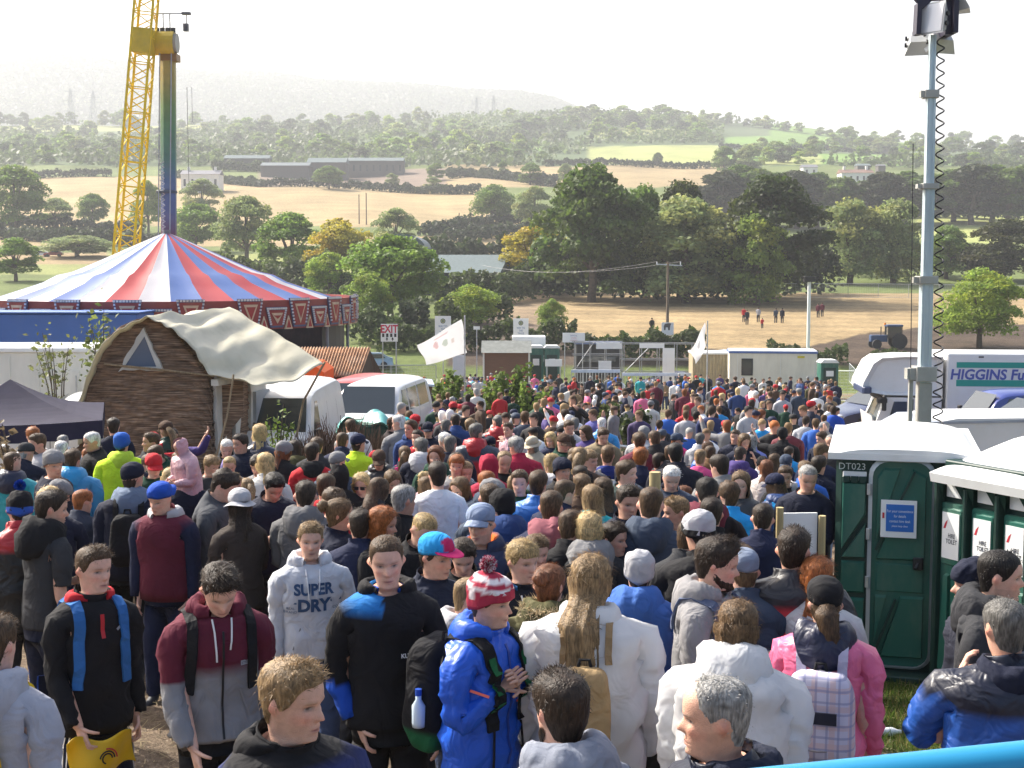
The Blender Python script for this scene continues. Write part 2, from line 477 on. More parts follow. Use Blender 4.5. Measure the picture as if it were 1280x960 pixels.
for a in [
 (20,293,210,84,'round',G2,'big rounded tree at the edge of the tan field left of the ride tower'),
 (70,287,248,52,'round',GP,'pale bushy tree between the big rounded tree and the small neat one'),
 (116,284,243,38,'round',G2,'small neat tree standing alone before the left tan field'),
 (185,292,228,44,'round',G3,'yellowish tree seen between the lattice boom and the painted mast'),
 (252,276,224,56,'round',GP,'pale loose tree right of the painted mast behind the tent'),
 (246,316,256,62,'round',G1,'mid green tree just right of the tent peak'),
 (308,330,248,78,'round',GP,'tall grey green tree behind the right slope of the tent'),
 (364,352,267,104,'round',G1,'broad green tree behind the tent, left of the yellowing one'),
 (425,360,276,86,'round',GY,'tree with yellowing leaves left of the curved barn roof'),
 (412,378,318,66,'round',GL,'bright yellow green tree close behind the tent edge'),
 (494,322,261,60,'round',GP,'pale silvery tree above the curved barn roof'),
 (490,402,297,122,'round',G1,'large spreading tree in front of the dark barn'),
 (463,414,345,62,'round',G3,'light green tree at the foot of the large spreading tree'),
 (20,352,298,62,'round',G1,'dark green bush at the left edge above the tent'),
 (98,322,295,84,'round',GP,'pale grey green bush beside the parked cars'),
 (588,412,358,76,'near',GL,'small bright green tree behind the white flag'),
 (690,424,376,38,'near',G3,'small round tree at the foot of the stubble field'),
 (617,283,232,52,'round',G2,'round tree alone in the field above the barn'),
 (668,292,235,52,'round',GP,'pale tree at the left shoulder of the giant dark tree'),
 (663,231,204,36,'round',G2,'small tree on the field boundary above the pale tree'),
 (707,232,205,18,'round',GP,'slim pale tree on the field boundary above the giant dark tree'),
 (545,226,205,26,'round',G2,'small tree above the tan field, taller of a close pair'),
 (541,240,221,24,'round',GP,'small pale tree in front of its taller neighbour at the tan field'),
 (411,236,208,36,'round',G2,'small wide tree in front of the far farm sheds'),
 (490,236,217,18,'round',GP,'tiny tree on the brown ploughed field'),
 (629,222,201,14,'round',G2,'tiny tree left of the field boundary tree'),
 (822,208,191,13,'round',GD,'tiny dark tree in front of the pale green far field'),
 (667,366,286,96,'round',GY,'yellow tinged tree at the left foot of the giant dark tree'),
 (738,378,211,158,'dense',GD,'giant dark ivy covered tree, tallest in the belt'),
 (850,372,232,100,'dense',(.05,.065,.014),'olive topped dark tree behind the pale willow'),
 (806,372,236,84,'dense',G2,'dark tree joined to the right side of the giant tree'),
 (962,378,226,156,'dense',(.035,.055,.012),'broad dark tree with lumpy crown at the right of the belt'),
 (858,380,247,134,'willow',GP,'pale grey green willow in the middle of the belt'),
 (945,382,264,96,'willow',G3,'light green willow in front of the broad dark tree'),
 (1062,356,250,90,'willow',GP,'tall pale poplar right of the broad dark tree'),
 (1116,354,246,92,'willow',GP,'pale poplar just left of the lighting mast'),
 (1183,349,284,76,'dense',G2,'low dark tree just right of the lighting mast'),
 (1254,352,277,108,'dense',(.05,.06,.02),'olive tree at the right edge above the stubble field'),
 (1224,437,340,112,'near',GL,'bright green tree by the white lorry at the right'),
 (905,222,184,32,'round',G2,'left one of two grey green trees above the conifer belt'),
 (935,222,182,40,'round',GP,'right one of two grey green trees above the conifer belt'),
]:tree(*a)
for i,(px,top)in enumerate([(905,214),(925,206),(948,212),(972,216),(995,214),(1022,216),(1048,222),(1078,226),(1105,216),(1132,214),(1162,218),(1192,212),(1215,206),(1240,206),(1262,210),(1284,204),(1310,208)]):
 tree(px,273+i%3,top,66,'conifer',GD if i%4 else (.03,.045,.015),'dark conifer in the shelter belt below the farmhouses','tree',d=430+12*(i%2),group='conifers of the shelter belt',name='conifer')
r_=random.Random(5)
def far_tree(px,row,hpx,wpx,col,label,group):
 d=dist_of_row(px,row,300,1495)
 x=xat(px,row,d);z=gz(x,d)
 cm,tm=TREES['far'][r_.randrange(4)]
 o=link('tree',cm);tag(o,label,'tree',group);o.color=(*col,1)
 o.location=(x,d,z-.4);o.rotation_euler=(0,0,r_.uniform(0,6.3))
 s=wpx*d/FPX/9.8;o.scale=(s,s,hpx*d/FPX/9.7)
def pick():
 c=r_.choice([G1,G2,G2,GP,G3,(.07,.11,.04)]);k=r_.uniform(.8,1.25)
 return tuple(v*k for v in c)
nfar=0
for band in [(0,660,186,205,48,20,'hedgerow tree on the farmland below the far wood'),(-20,900,150,184,120,17,'tree of the wooded far hillside'),(700,1290,150,168,42,13,'tree along the skyline of the right hand hill'),(930,1290,184,214,46,20,'tree around the distant farmhouses on the right')]:
 a,b,lo,hi,n,hp,lab=band
 for k in range(n):
  px=a+(b-a)*(k+r_.random())/n
  row=r_.uniform(lo,hi)
  if 735<px<900 and row>178 and 'hillside' in lab:row=r_.uniform(152,178)
  if lab.startswith('tree along'):
   row=float(np.interp(px,RIDX,RIDR))+3
   if r_.random()<.35 and px>980:continue
  if lab.startswith('tree around')and 1020<px<1110 and row>200:row=192
  h=hp*r_.uniform(.65,1.25)
  far_tree(px,row,h,h*r_.uniform(1.0,1.7),pick(),lab,lab.replace('tree','trees',1)+' seen far off')
  nfar += 1
def far_wood():
 r=np.random.default_rng(4);P=[];S=[]
 n=52000
 px=r.uniform(-60,1330,n);d=r.uniform(760,1500,n)
 x=(px-640)/FPX/CP*d;z=ground(x,d);row=row_of(z,d)
 keep=(vnoise(px/26.,d/60.,9)+.55>0)
 keep &= ~((px>735)&(px<1000)&(row>180))&~((px>900)&(row>158)&(row<206)&(vnoise(px/40.,row/4.,17)<1.0))&~((px<262)&(row<168)&(row>157))&~((px>440)&(px<680)&(row>180)&(row<188))&~((px>735)&(px<860)&(row>160)&(row<172))
 x,d,z=x[keep],d[keep],z[keep];n=len(x)
 hh=6+3*vnoise(x/9.,d/9.,33)
 P=np.stack([x,d,z+np.clip(hh,2,12)*r.uniform(.15,1,n)],1)
 Nn=np.zeros_like(P);Nn[:,2]=.8;Nn[:,1]=-.5
 cv=r.uniform(.7,1.25,n)[:,None]*np.array([.095,.135,.045])*(1+.35*vnoise(x/40.,d/40.,35))[:,None]
 V,F,C=leaves(P,Nn,1.9,r,cv)
 o=mesh_np('wood',V,F.tolist(),LEAF,C=C);tag(o,kind='stuff')
 n=60000
 px=r.uniform(-80,760,n);d=r.uniform(2500,3400,n);x=(px-640)/FPX/CP*d;z=ground(x,d)
 keep=vnoise(px/60.,d/200.,19)>-3
 x,d,z=x[keep],d[keep],z[keep];n=len(x)
 P=np.stack([x,d,z+r.uniform(1,14,n)],1);Nn=np.zeros_like(P);Nn[:,2]=.8;Nn[:,1]=-.5
 V,F,C=leaves(P,Nn,4.0,r,r.uniform(.8,1.2,n)[:,None]*np.array([.075,.105,.05]))
 o=mesh_np('far_forest',V,F.tolist(),LEAF,C=C);tag(o,kind='stuff')
far_wood()
def hedge(pts,h,w,label,dens=16.,leaf=.3,col=(.055,.08,.02),seed=1,group=None,name='hedge'):
 """pts: (px, row, d) along the hedge foot"""
 r=np.random.default_rng(seed);Vs=[];
 Q=[]
 for (px,row,d)in pts:
  p=at(px,row,d);Q.append((p.x,p.y))
 P=[];
 for (a,b)in zip(Q[:-1],Q[1:]):
  L=math.hypot(b[0]-a[0],b[1]-a[1]);n=int(L*dens*(h+w))
  t=r.uniform(0,1,n);x=a[0]+(b[0]-a[0])*t;y=a[1]+(b[1]-a[1])*t
  ang=r.uniform(0,PI,n);lump=1+.22*vnoise(x*.9,y*.9,seed)+.15*vnoise(x*3.,y*3.,seed+1)
  q=r.uniform(.7,1.05,n)
  nx,ny=-(b[1]-a[1])/L,(b[0]-a[0])/L
  off=np.cos(ang)*w/2*q;zz=np.sin(ang)**.6*h*lump*q
  P.append(np.stack([x+nx*off,y+ny*off,ground(x,y)+zz],1))
 P=np.concatenate(P);Nn=np.zeros_like(P);Nn[:,2]=.7;Nn[:,1]=-.6
 V,F,C=leaves(P,Nn,leaf,r,r.uniform(.7,1.3,len(P))[:,None]*np.array(col)*(1+.2*vnoise(P[:,0]*.4,P[:,1]*.4,seed+5))[:,None])
 o=mesh_np(name,V,F.tolist(),LEAF,C=C)
 return tag(o,label,'hedge',group)
def fh(pts,h,w,label,**k):
 return hedge([(px,row,dist_of_row(px,row))for px,row in pts],h,w,label,**k)
hedge([(720,447,131),(850,447,131),(880,452,131)],2.6,2.5,'leafy green hedge behind the scaffold stand',dens=44,leaf=.22,seed=2)
hedge([(960,447,130),(1000,450,130),(1060,452,129)],1.6,2,'clipped low hedge behind the cream cabin',dens=60,leaf=.16,col=(.07,.10,.03),seed=3)
hedge([(1082,452,126),(1135,452,126)],1.9,2,'clipped low hedge in front of the tractor',dens=60,leaf=.16,col=(.075,.105,.03),seed=4)
hedge([(470,430,136),(540,432,136),(640,432,136),(720,432,136)],3.0,2.5,'rough hedge along the foot of the stubble field',dens=34,leaf=.24,seed=5)
hedge([(500,415,150),(535,415,150)],4.4,5,'clump of rounded dark shrubs right of the EXIT sign',dens=44,leaf=.25,col=(.05,.075,.025),seed=6)
hedge([(545,420,145),(575,422,145)],4.0,4,'light green shrub behind the white flag',dens=44,leaf=.25,col=(.09,.12,.03),seed=36)
fh([(610,381),(700,368),(760,366)],4.2,4,'long hedge below the giant dark tree',dens=16,leaf=.32,seed=7)
fh([(1050,346),(1100,345),(1200,345)],6,5,'thick hedge behind the mesh fence',dens=14,leaf=.36,col=(.06,.08,.025),seed=8)
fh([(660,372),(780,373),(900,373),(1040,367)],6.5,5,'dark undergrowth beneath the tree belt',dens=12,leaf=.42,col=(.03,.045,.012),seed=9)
hedge([(440,418,140),(480,414,142),(500,414,142)],3.4,4,'dark hedge behind the EXIT sign',dens=30,leaf=.26,col=(.06,.09,.025),seed=41)
hedge([(560,402,158),(600,400,160),(640,398,160)],3.2,4,'dark hedge behind the small bright tree',dens=26,leaf=.28,col=(.055,.08,.022),seed=42)
hedge([(430,372,190),(470,368,195),(520,366,200)],5,5,'overgrown hedge left of the long barn',dens=18,leaf=.34,col=(.06,.09,.025),seed=43)
hedge([(540,372,190),(600,372,190),(640,374,188)],3.6,4,'hedge at the foot of the long barn',dens=22,leaf=.32,col=(.08,.115,.03),seed=44)
hedge([(250,352,215),(330,350,215),(420,350,215)],5,6,'rough hedge behind the striped tent',dens=14,leaf=.4,col=(.08,.11,.03),seed=45)
hs=[([(-40,288),(80,288),(180,290)],'left hand hedge below the tan field'),([(-40,297),(100,306),(240,308)],'hedge behind the parked cars'),([(530,296),(600,286),(680,278)],'hedge below the lone field tree'),([(560,305),(620,297),(690,290)],'hedge above the barn roofs'),
 ([(220,222),(330,234),(450,237),(600,243)],'long dark hedge above the tan field'),([(560,224),(600,220),(690,234)],'hedge beside the small field tree'),([(680,208),(800,209),(900,210)],'straight hedge below the pale green field'),([(560,219),(640,226),(700,228)],'hedge crossing the far tan strip'),
 ([(-40,222),(60,223),(140,221)],'hedge along the top of the left tan field'),([(1170,268),(1290,272)],'hedge below the conifer belt'),([(530,345),(560,338),(650,335)],'overgrown hedge beside the dark barn'),([(900,186),(1000,188),(1290,190)],'hedge between the two green fields')]
for i,(pts,lab)in enumerate(hs):
 fh(pts,3.4 if i!=10 else 6,4,lab,dens=6,leaf=.6,col=(.04,.058,.022),seed=20+i,group='far field hedges')
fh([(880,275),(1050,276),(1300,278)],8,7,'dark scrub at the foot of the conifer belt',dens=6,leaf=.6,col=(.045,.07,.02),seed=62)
fh([(265,214),(340,216),(420,214),(500,214)],5,6,'scrubby hedge in front of the far farm sheds',dens=7,leaf=.6,col=(.08,.11,.04),seed=61)
haze_box()
# ================================================================== shared plain materials
WHITE=mat('white_paint',(.72,.72,.71),.35,na=.05,dirt=(.45,.42,.36,.35),ds=1.5,spec=.5,coat=.3)
CREAM=mat('cream_panel',(.72,.69,.58),.55,na=.06,dirt=(.4,.36,.28,.4),ds=.9,stretch=(1,1,.3))
WALLWHITE=mat('white_panel',(.74,.73,.66),.5,na=.05,dirt=(.45,.42,.33,.5),ds=.8,stretch=(1,1,.25))
STEEL=mat('galvanised_steel',(.55,.57,.58),.42,metal=.7,na=.2,ns=8)
DARK=mat('dark_rubber',(.025,.025,.028),.7,na=.2)
BLACKP=mat('black_plastic',(.02,.02,.022),.45,na=.1)
GLASS=glass_mat('tinted_glass',(.035,.045,.05))
WINDOW=glass_mat('window_glass',(.10,.13,.15),.08)
SIGNW=mat('sign_board',(.80,.81,.80),.45,na=.03)
CHROME=mat('lamp_lens',(.75,.77,.8),.12,metal=.4,na=.05)
WOOD=mat('weathered_wood',(.30,.22,.13),.8,na=.35,ns=4,stretch=(6,6,.8),bump=.3)
POSTW=mat('round_post_wood',(.42,.34,.17),.75,na=.25,ns=5,stretch=(6,6,.6))
PRINT=mat('printed_colour',(1,1,1),.5,attr=True,na=.02)
PAINT=mat('coloured_paint',(1,1,1),.45,attr=True,na=.12,ns=2.5,dirt=(.2,.17,.12,.25))
def frame_mat(rz=0):return None
# ================================================================== striped ride tent
def ride_tent():
 D=62.0;ap=at(208,290,D);g=gz(ap.x,D)
 cx,cy=ap.x,D
 Rr=(437-208)/FPX*D*1.0
 ze=CAMZ+(D-Rr)*slope(388)-g
 za=ap.z-g
 t=empty('ride_tent',(cx,cy,g),0,'big round fairground tent with red, blue and white striped cone roof','fairground tent')
 NS=36
 red=np.array([.56,.055,.065]);blu=np.array([.10,.20,.52]);wht=np.array([.74,.72,.74])
 pattern=[red,wht,blu,red,wht,blu,red,blu]
 V=[];F=[];C=[];nr_=14;sub=6
 order=[red,wht,blu,red,blu,red,blu,red,wht,blu,red,blu,red,wht,blu,red,blu,red,wht,blu,wht,blu,red,wht,blu,wht,blu,wht,wht,blu,wht,wht,blu,wht,blu,wht,red,wht,wht,blu]
 for s in range(NS):
  a0=-PI/2+2*PI*(s-.5)/NS;a1=a0+2*PI/NS
  base=len(V)
  for j in range(nr_+1):
   f=j/nr_
   for i in range(sub+1):
    u=i/sub;a=a0+(a1-a0)*u
    sag=-.10*math.sin(PI*u)*f
    rad=Rr*f
    z=ze+(za-ze)*(1-f)**1.04-.14*math.sin(PI*f)**2
    z += .12*math.exp(-((f-.56)/.035)**2)
    z += sag+.03*math.sin(9*f+s*2.1)*f*math.sin(PI*u)
    V.append((rad*math.cos(a)*(1-.012*math.sin(PI*u)*f),rad*math.sin(a),z));C.append(order[s])
  w_=sub+1
  for j in range(nr_):
   for i in range(sub):F.append((base+j*w_+i,base+j*w_+i+1,base+(j+1)*w_+i+1,base+(j+1)*w_+i))
 cl=mat('tent_canvas',(1,1,1),.38,attr=True,na=.07,ns=.8,bump=.25,bs=2.5,trans=.35,spec=.5)
 mesh_np('roof',np.array(V),F,cl,t,np.array(C,np.float32),smooth=True)
 fas=MB();red_=(.26,.04,.035);
 h=.85
 fas.lathe([(Rr+.05,ze-h),(Rr+.14,ze-h),(Rr+.14,ze+.12),(Rr+.05,ze+.12)],n=56,c=red_)if False else None
 n=112
 V=[];F=[]
 for j,(r0,z0)in enumerate([(Rr+.02,ze-h),(Rr+.12,ze-h),(Rr+.12,ze+.34),(Rr+.02,ze+.34)]):
  for i in range(n):V.append((r0*math.cos(2*PI*i/n),r0*math.sin(2*PI*i/n),z0))
 for j in range(4):
  for i in range(n):F.append((j*n+i,j*n+(i+1)%n,((j+1)%4)*n+(i+1)%n,((j+1)%4)*n+i))
 fas.add(V,F,c=red_)
 fo=fas.build('fascia',PAINT,t)
 NP=44
 def tri(mb,M,pts,z0,z1,c):
  k=len(pts);V=[M @ Vector((p[0],-z0,p[1]))for p in pts]+[M @ Vector((p[0],-z1,p[1]))for p in pts]
  mb.add(V,[tuple(range(k)),tuple(range(2*k-1,k-1,-1))]+[(i,k+i,k+(i+1)%k,(i+1)%k)for i in range(k)],c=c)
 for i in range(NP):
  a=-PI/2+2*PI*(i+.45)/NP
  if math.sin(a)>.35:continue
  M=Matrix.Rotation(a+PI/2,4,'Z')@ Matrix.Translation((0,-(Rr+.12),ze))
  mb=MB();w2=.50;tall=i%2==0
  ht=.42 if tall else .06;ww=.56 if tall else .50
  tri(mb,M,[(-ww,ht),(ww,ht),(ww*.62,-.78),(-ww*.62,-.78)],.002,.07,(.09,.10,.20))
  tri(mb,M,[(-ww*.84,ht-.12),(ww*.84,ht-.12),(ww*.50,-.70),(-ww*.50,-.70)],.07,.10,(.30,.04,.035))
  tri(mb,M,[(-ww*.55,ht-.24),(ww*.55,ht-.24),(0,-.62)],.10,.13,(.62,.45,.30))
  tri(mb,M,[(-ww*.36,ht-.34),(ww*.36,ht-.34),(0,-.42)],.13,.15,(.36,.035,.03))
  for k in range(9):
   x=-ww*.9+ww*1.8*k/8
   p=M @ Vector((x,-.1,ht-.06));mb.box(p,(.075,.075,.075),c=(.72,.70,.66))
  for sgn in (-1,1):
   for k in range(1,8):
    f=k/8;x=sgn*(ww*.92*(1-f)+ww*.56*f)
    mb.box(M @ Vector((x,-.1,ht-.06-(ht+.66)*f)),(.07,.07,.07),c=(.66,.66,.70))
  mb.build('crest_panel',PAINT,t)
  for sgn in (-1,1):
   mb=MB()
   x0=sgn*.60
   tri(mb,M,[(x0-.2,-.86),(x0+.2,-.86),(x0,-.30)],.004,.05,(.66,.50,.34))
   tri(mb,M,[(x0-.11,-.80),(x0+.11,-.80),(x0,-.46)],.05,.07,(.40,.03,.03))
   mb.build('fascia_trim',PAINT,t)
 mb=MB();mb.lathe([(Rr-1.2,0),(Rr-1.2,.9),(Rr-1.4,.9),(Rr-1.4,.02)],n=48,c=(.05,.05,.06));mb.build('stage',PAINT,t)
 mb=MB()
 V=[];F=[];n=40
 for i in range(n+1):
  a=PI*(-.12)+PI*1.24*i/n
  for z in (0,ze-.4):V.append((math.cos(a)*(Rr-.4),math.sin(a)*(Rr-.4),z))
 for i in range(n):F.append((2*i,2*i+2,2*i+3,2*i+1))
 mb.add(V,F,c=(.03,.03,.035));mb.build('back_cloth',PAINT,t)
 for i in range(14):
  a=2*PI*i/14+.1
  mb=MB();mb.tube([(math.cos(a)*(Rr-.25),math.sin(a)*(Rr-.25),-.5),(math.cos(a)*(Rr-.25),math.sin(a)*(Rr-.25),ze)],.07,8,c=(.25,.26,.28));mb.build('pole',PAINT,t)
 mb=MB();mb.tube([(0,0,-.5),(0,0,za+.1)],.18,12,c=(.2,.2,.22));mb.build('centre_pole',PAINT,t)
 b=empty('blue_trailer',tuple(at(-10,452,51.)),0,'long plain blue trailer side in front of the striped tent','trailer')
 b.location.z=gz(b.location.x,51);zz=CAMZ+51*slope(393)-b.location.z;zl=CAMZ+51*slope(436)-b.location.z
 L0=xat(-150,400,51)-b.location.x;L1=xat(172,400,51)-b.location.x
 blm=mat('blue_tilt',(.06,.15,.42),.5,na=.1,ns=.7,bump=.3,bs=2,dirt=(.1,.17,.35,.4))
 mb=MB();mb.box(((L0+L1)/2,1.2,(zz+.9)/2),(L1-L0,2.4,zz-.9),bev=.05);mb.build('body',blm,b)
 mb=MB();mb.box(((L0+L1)/2,1.2,zz+.06),(L1-L0+.1,2.5,.05));mb.build('top_rail',blm,b)
 for x in (L0+2,L0+3.2,L1-2,L1-3.2):
  mb=MB();mb.tube([(x,.1,.45),(x,.45,.45)],.45,16);mb.build('wheel',DARK,b)
ride_tent()
# ================================================================== ride tower
def ride_tower():
 D=72.0;top=at(210,48,D);g=gz(top.x,D);x0=xat(207,290,D)
 t=empty('ride_tower',(x0,D,g),0,'tall thrill ride tower with rainbow painted mast and yellow lattice boom','fairground ride')
 H=top.z-g;lean=(top.x-x0)
 zb=at(208,300,D).z-g
 wd=.78
 cols=[(0,(.14,.03,.10)),(zb+.2,(.16,.03,.10)),(zb+1.4,(.08,.12,.34)),(zb+3.0,(.08,.16,.36)),(zb+4.2,(.06,.22,.18)),(zb+6.0,(.08,.26,.10)),(H-3.4,(.16,.28,.06)),(H-2.0,(.45,.34,.04)),(H+.2,(.52,.37,.03))]
 zs=np.linspace(-.5,H+.3,60);V=[];F=[];C=[]
 for z in zs:
  xx=lean*z/H;c=[np.interp(z,[k[0]for k in cols],[k[1][i]for k in cols])for i in range(3)]
  for k in range(8):
   a=2*PI*(k+.5)/8;V.append((xx+wd/2*1.05*math.cos(a),wd/2*1.05*math.sin(a),z));C.append(c)
 for j in range(59):
  for k in range(8):F.append((j*8+k,j*8+(k+1)%8,j*8+8+(k+1)%8,j*8+8+k))
 C=[tuple(.74*v+.26*(.3*sum(c)/3+.12)for v in c)for c in C]
 mesh_np('mast',np.array(V),F,PAINT,t,np.array(C,np.float32))
 mb=MB()
 for sx in (-1,1):
  mb.bar((sx*.3,-.47,zb-1),(sx*.3+lean*.95,-.47,H-.5),.05,c=(.35,.38,.42))
 for k in range(26):
  z=zb+.4+k*.14;mb.bar((-.12 if k%2 else .12,-.46,z),(.12 if k%2 else -.12,-.46,z+.14),.035,c=(.5,.5,.55))
 mb.build('cable_track',PAINT,t)
 zc=at(208,240,D).z-g;mb=MB();mb.lathe([(.5,-.08),(.56,-.05),(.56,.05),(.5,.08)],(lean*.3,0,zc),12,c=(.08,.10,.14));mb.build('collar',PAINT,t)
 hz=at(200,55,D).z-g;hx=xat(213,55,D)-x0;hx0=xat(176,55,D)-x0
 mb=MB();mb.tube([(xat(192,55,D)-x0,-.2,hz),(hx+.28,-.2,hz)],.62,18,c=(.60,.42,.03));mb.tube([(hx+.28,-.2,hz),(hx+.42,-.2,hz)],.5,18,c=(.35,.33,.28));mb.build('gearbox_drum',PAINT,t,smooth=False)
 mb=MB();mb.box((hx,0,hz-.72),(.82,.88,.36),c=(.26,.13,.03));mb.build('drum_saddle',PAINT,t)
 mb=MB()
 for k in range(5):mb.tube([(hx-.9+k*.28,-.25,hz+.55),(hx-.9+k*.28,-.25,hz+.78)],.13,8,c=(.05,.05,.05))
 mb.build('motor',PAINT,t)
 mb=MB()
 zr=hz+1.55
 for xx in (xat(196,30,D)-x0,hx-.35,hx):mb.bar((xx,0,hz+.5),(xx,0,zr),.05,c=(.2,.22,.25))
 mb.bar((xat(194,30,D)-x0,0,zr),(xat(233,30,D)-x0,0,zr),.05,c=(.2,.22,.25));mb.build('rail',PAINT,t)
 fx=xat(233,20,D)-x0;mb=MB();mb.box((fx,0,zr),(.45,.3,.12),c=(.12,.12,.13));mb.bar((fx,0,zr),(fx,0,zr-.5),.04,c=(.12,.12,.13));mb.box((fx-.02,-.05,zr-.72),(.24,.3,.38),c=(.10,.10,.11));mb.build('floodlight',PAINT,t)
 mb=MB();mb.tube([(fx-.05,0,hz-2.2),(fx-.05,0,hz-7.5)],.015,4,c=(.2,.2,.2));mb.tube([(fx+.2,0,hz-2.2),(fx+.2,0,hz-4.0)],.012,4,c=(.3,.3,.3));mb.build('cable',PAINT,t)
 pA=at(157,325,D-1);pB=at(192,-110,D-1)
 A=Vector((pA.x-x0,-1.0,pA.z-g));B=Vector((pB.x-x0,-1.0,pB.z-g))
 dirv=(B-A);Ln=dirv.length;dn=dirv.normalized();sx=Vector((0,1,0)).cross(dn).normalized()*-1;sy=Vector((0,1,0))
 YEL=(.82,.58,.02)
 mb=MB();hw0=.50
 nb=int(Ln/.62)
 def cor(k,f):
  hw=.50+.06*math.cos(f*6)
  hw=.52 if f<.75 else .46
  return A+dirv*f+sx*((-1,1,1,-1)[k]*hw)+sy*((-1,-1,1,1)[k]*hw)
 for k in range(4):mb.bar(cor(k,0),cor(k,1),.11,c=YEL)
 for i in range(nb):
  f0,f1=i/nb,(i+1)/nb
  for k in range(4):
   k2=(k+1)%4
   if i%2:mb.bar(cor(k,f0),cor(k2,f1),.05,c=YEL)
   else:mb.bar(cor(k2,f0),cor(k,f1),.05,c=YEL)
   if i%2==0:mb.bar(cor(k,f0),cor(k2,f0),.05,c=YEL)
 mb.build('lattice_boom',PAINT,t)
 hc=at(180,52,D-1);mb=MB();mb.box((hc.x-x0,-1.0,hc.z-g),(1.0,1.15,1.25),ry=-math.atan2(dirv.x,dirv.z)*-1,bev=.08,c=(.62,.44,.03));mb.build('boom_hub',PAINT,t)
ride_tower()
# ================================================================== wattle hut
def wattle_mat():
 m,nt,b,N,L=nodes('woven_wattle')
 b.inputs['Roughness'].default_value=.9
 tc=N('ShaderNodeTexCoord');mp=N('ShaderNodeMapping');mp.inputs['Scale'].default_value=(1.1,1.1,22);L(tc.outputs['Object'],mp.inputs[0])
 nz=N('ShaderNodeTexNoise');nz.inputs['Scale'].default_value=2.2;nz.inputs['Detail'].default_value=6;L(mp.outputs[0],nz.inputs[0])
 n2=N('ShaderNodeTexNoise');n2.inputs['Scale'].default_value=1.4;n2.inputs['Detail'].default_value=4;L(tc.outputs['Object'],n2.inputs[0])
 r=N('ShaderNodeValToRGB');e=r.color_ramp.elements;e[0].position=.3;e[0].color=(.06,.036,.022,1);e[1].position=.70;e[1].color=(.46,.31,.20,1);e.new(.5).color=(.22,.135,.085,1)
 L(nz.outputs[0],r.inputs[0])
 x=N('ShaderNodeMix');x.data_type='RGBA';x.blend_type='OVERLAY';x.inputs[0].default_value=.6;L(r.outputs[0],x.inputs[6]);L(n2.outputs[0],x.inputs[7]);L(x.outputs[2],b.inputs['Base Color'])
 bp=N('ShaderNodeBump');bp.inputs['Strength'].default_value=1;bp.inputs['Distance'].default_value=.03;L(nz.outputs[0],bp.inputs['Height']);L(bp.outputs[0],b.inputs['Normal'])
 return m
WATTLE=wattle_mat()
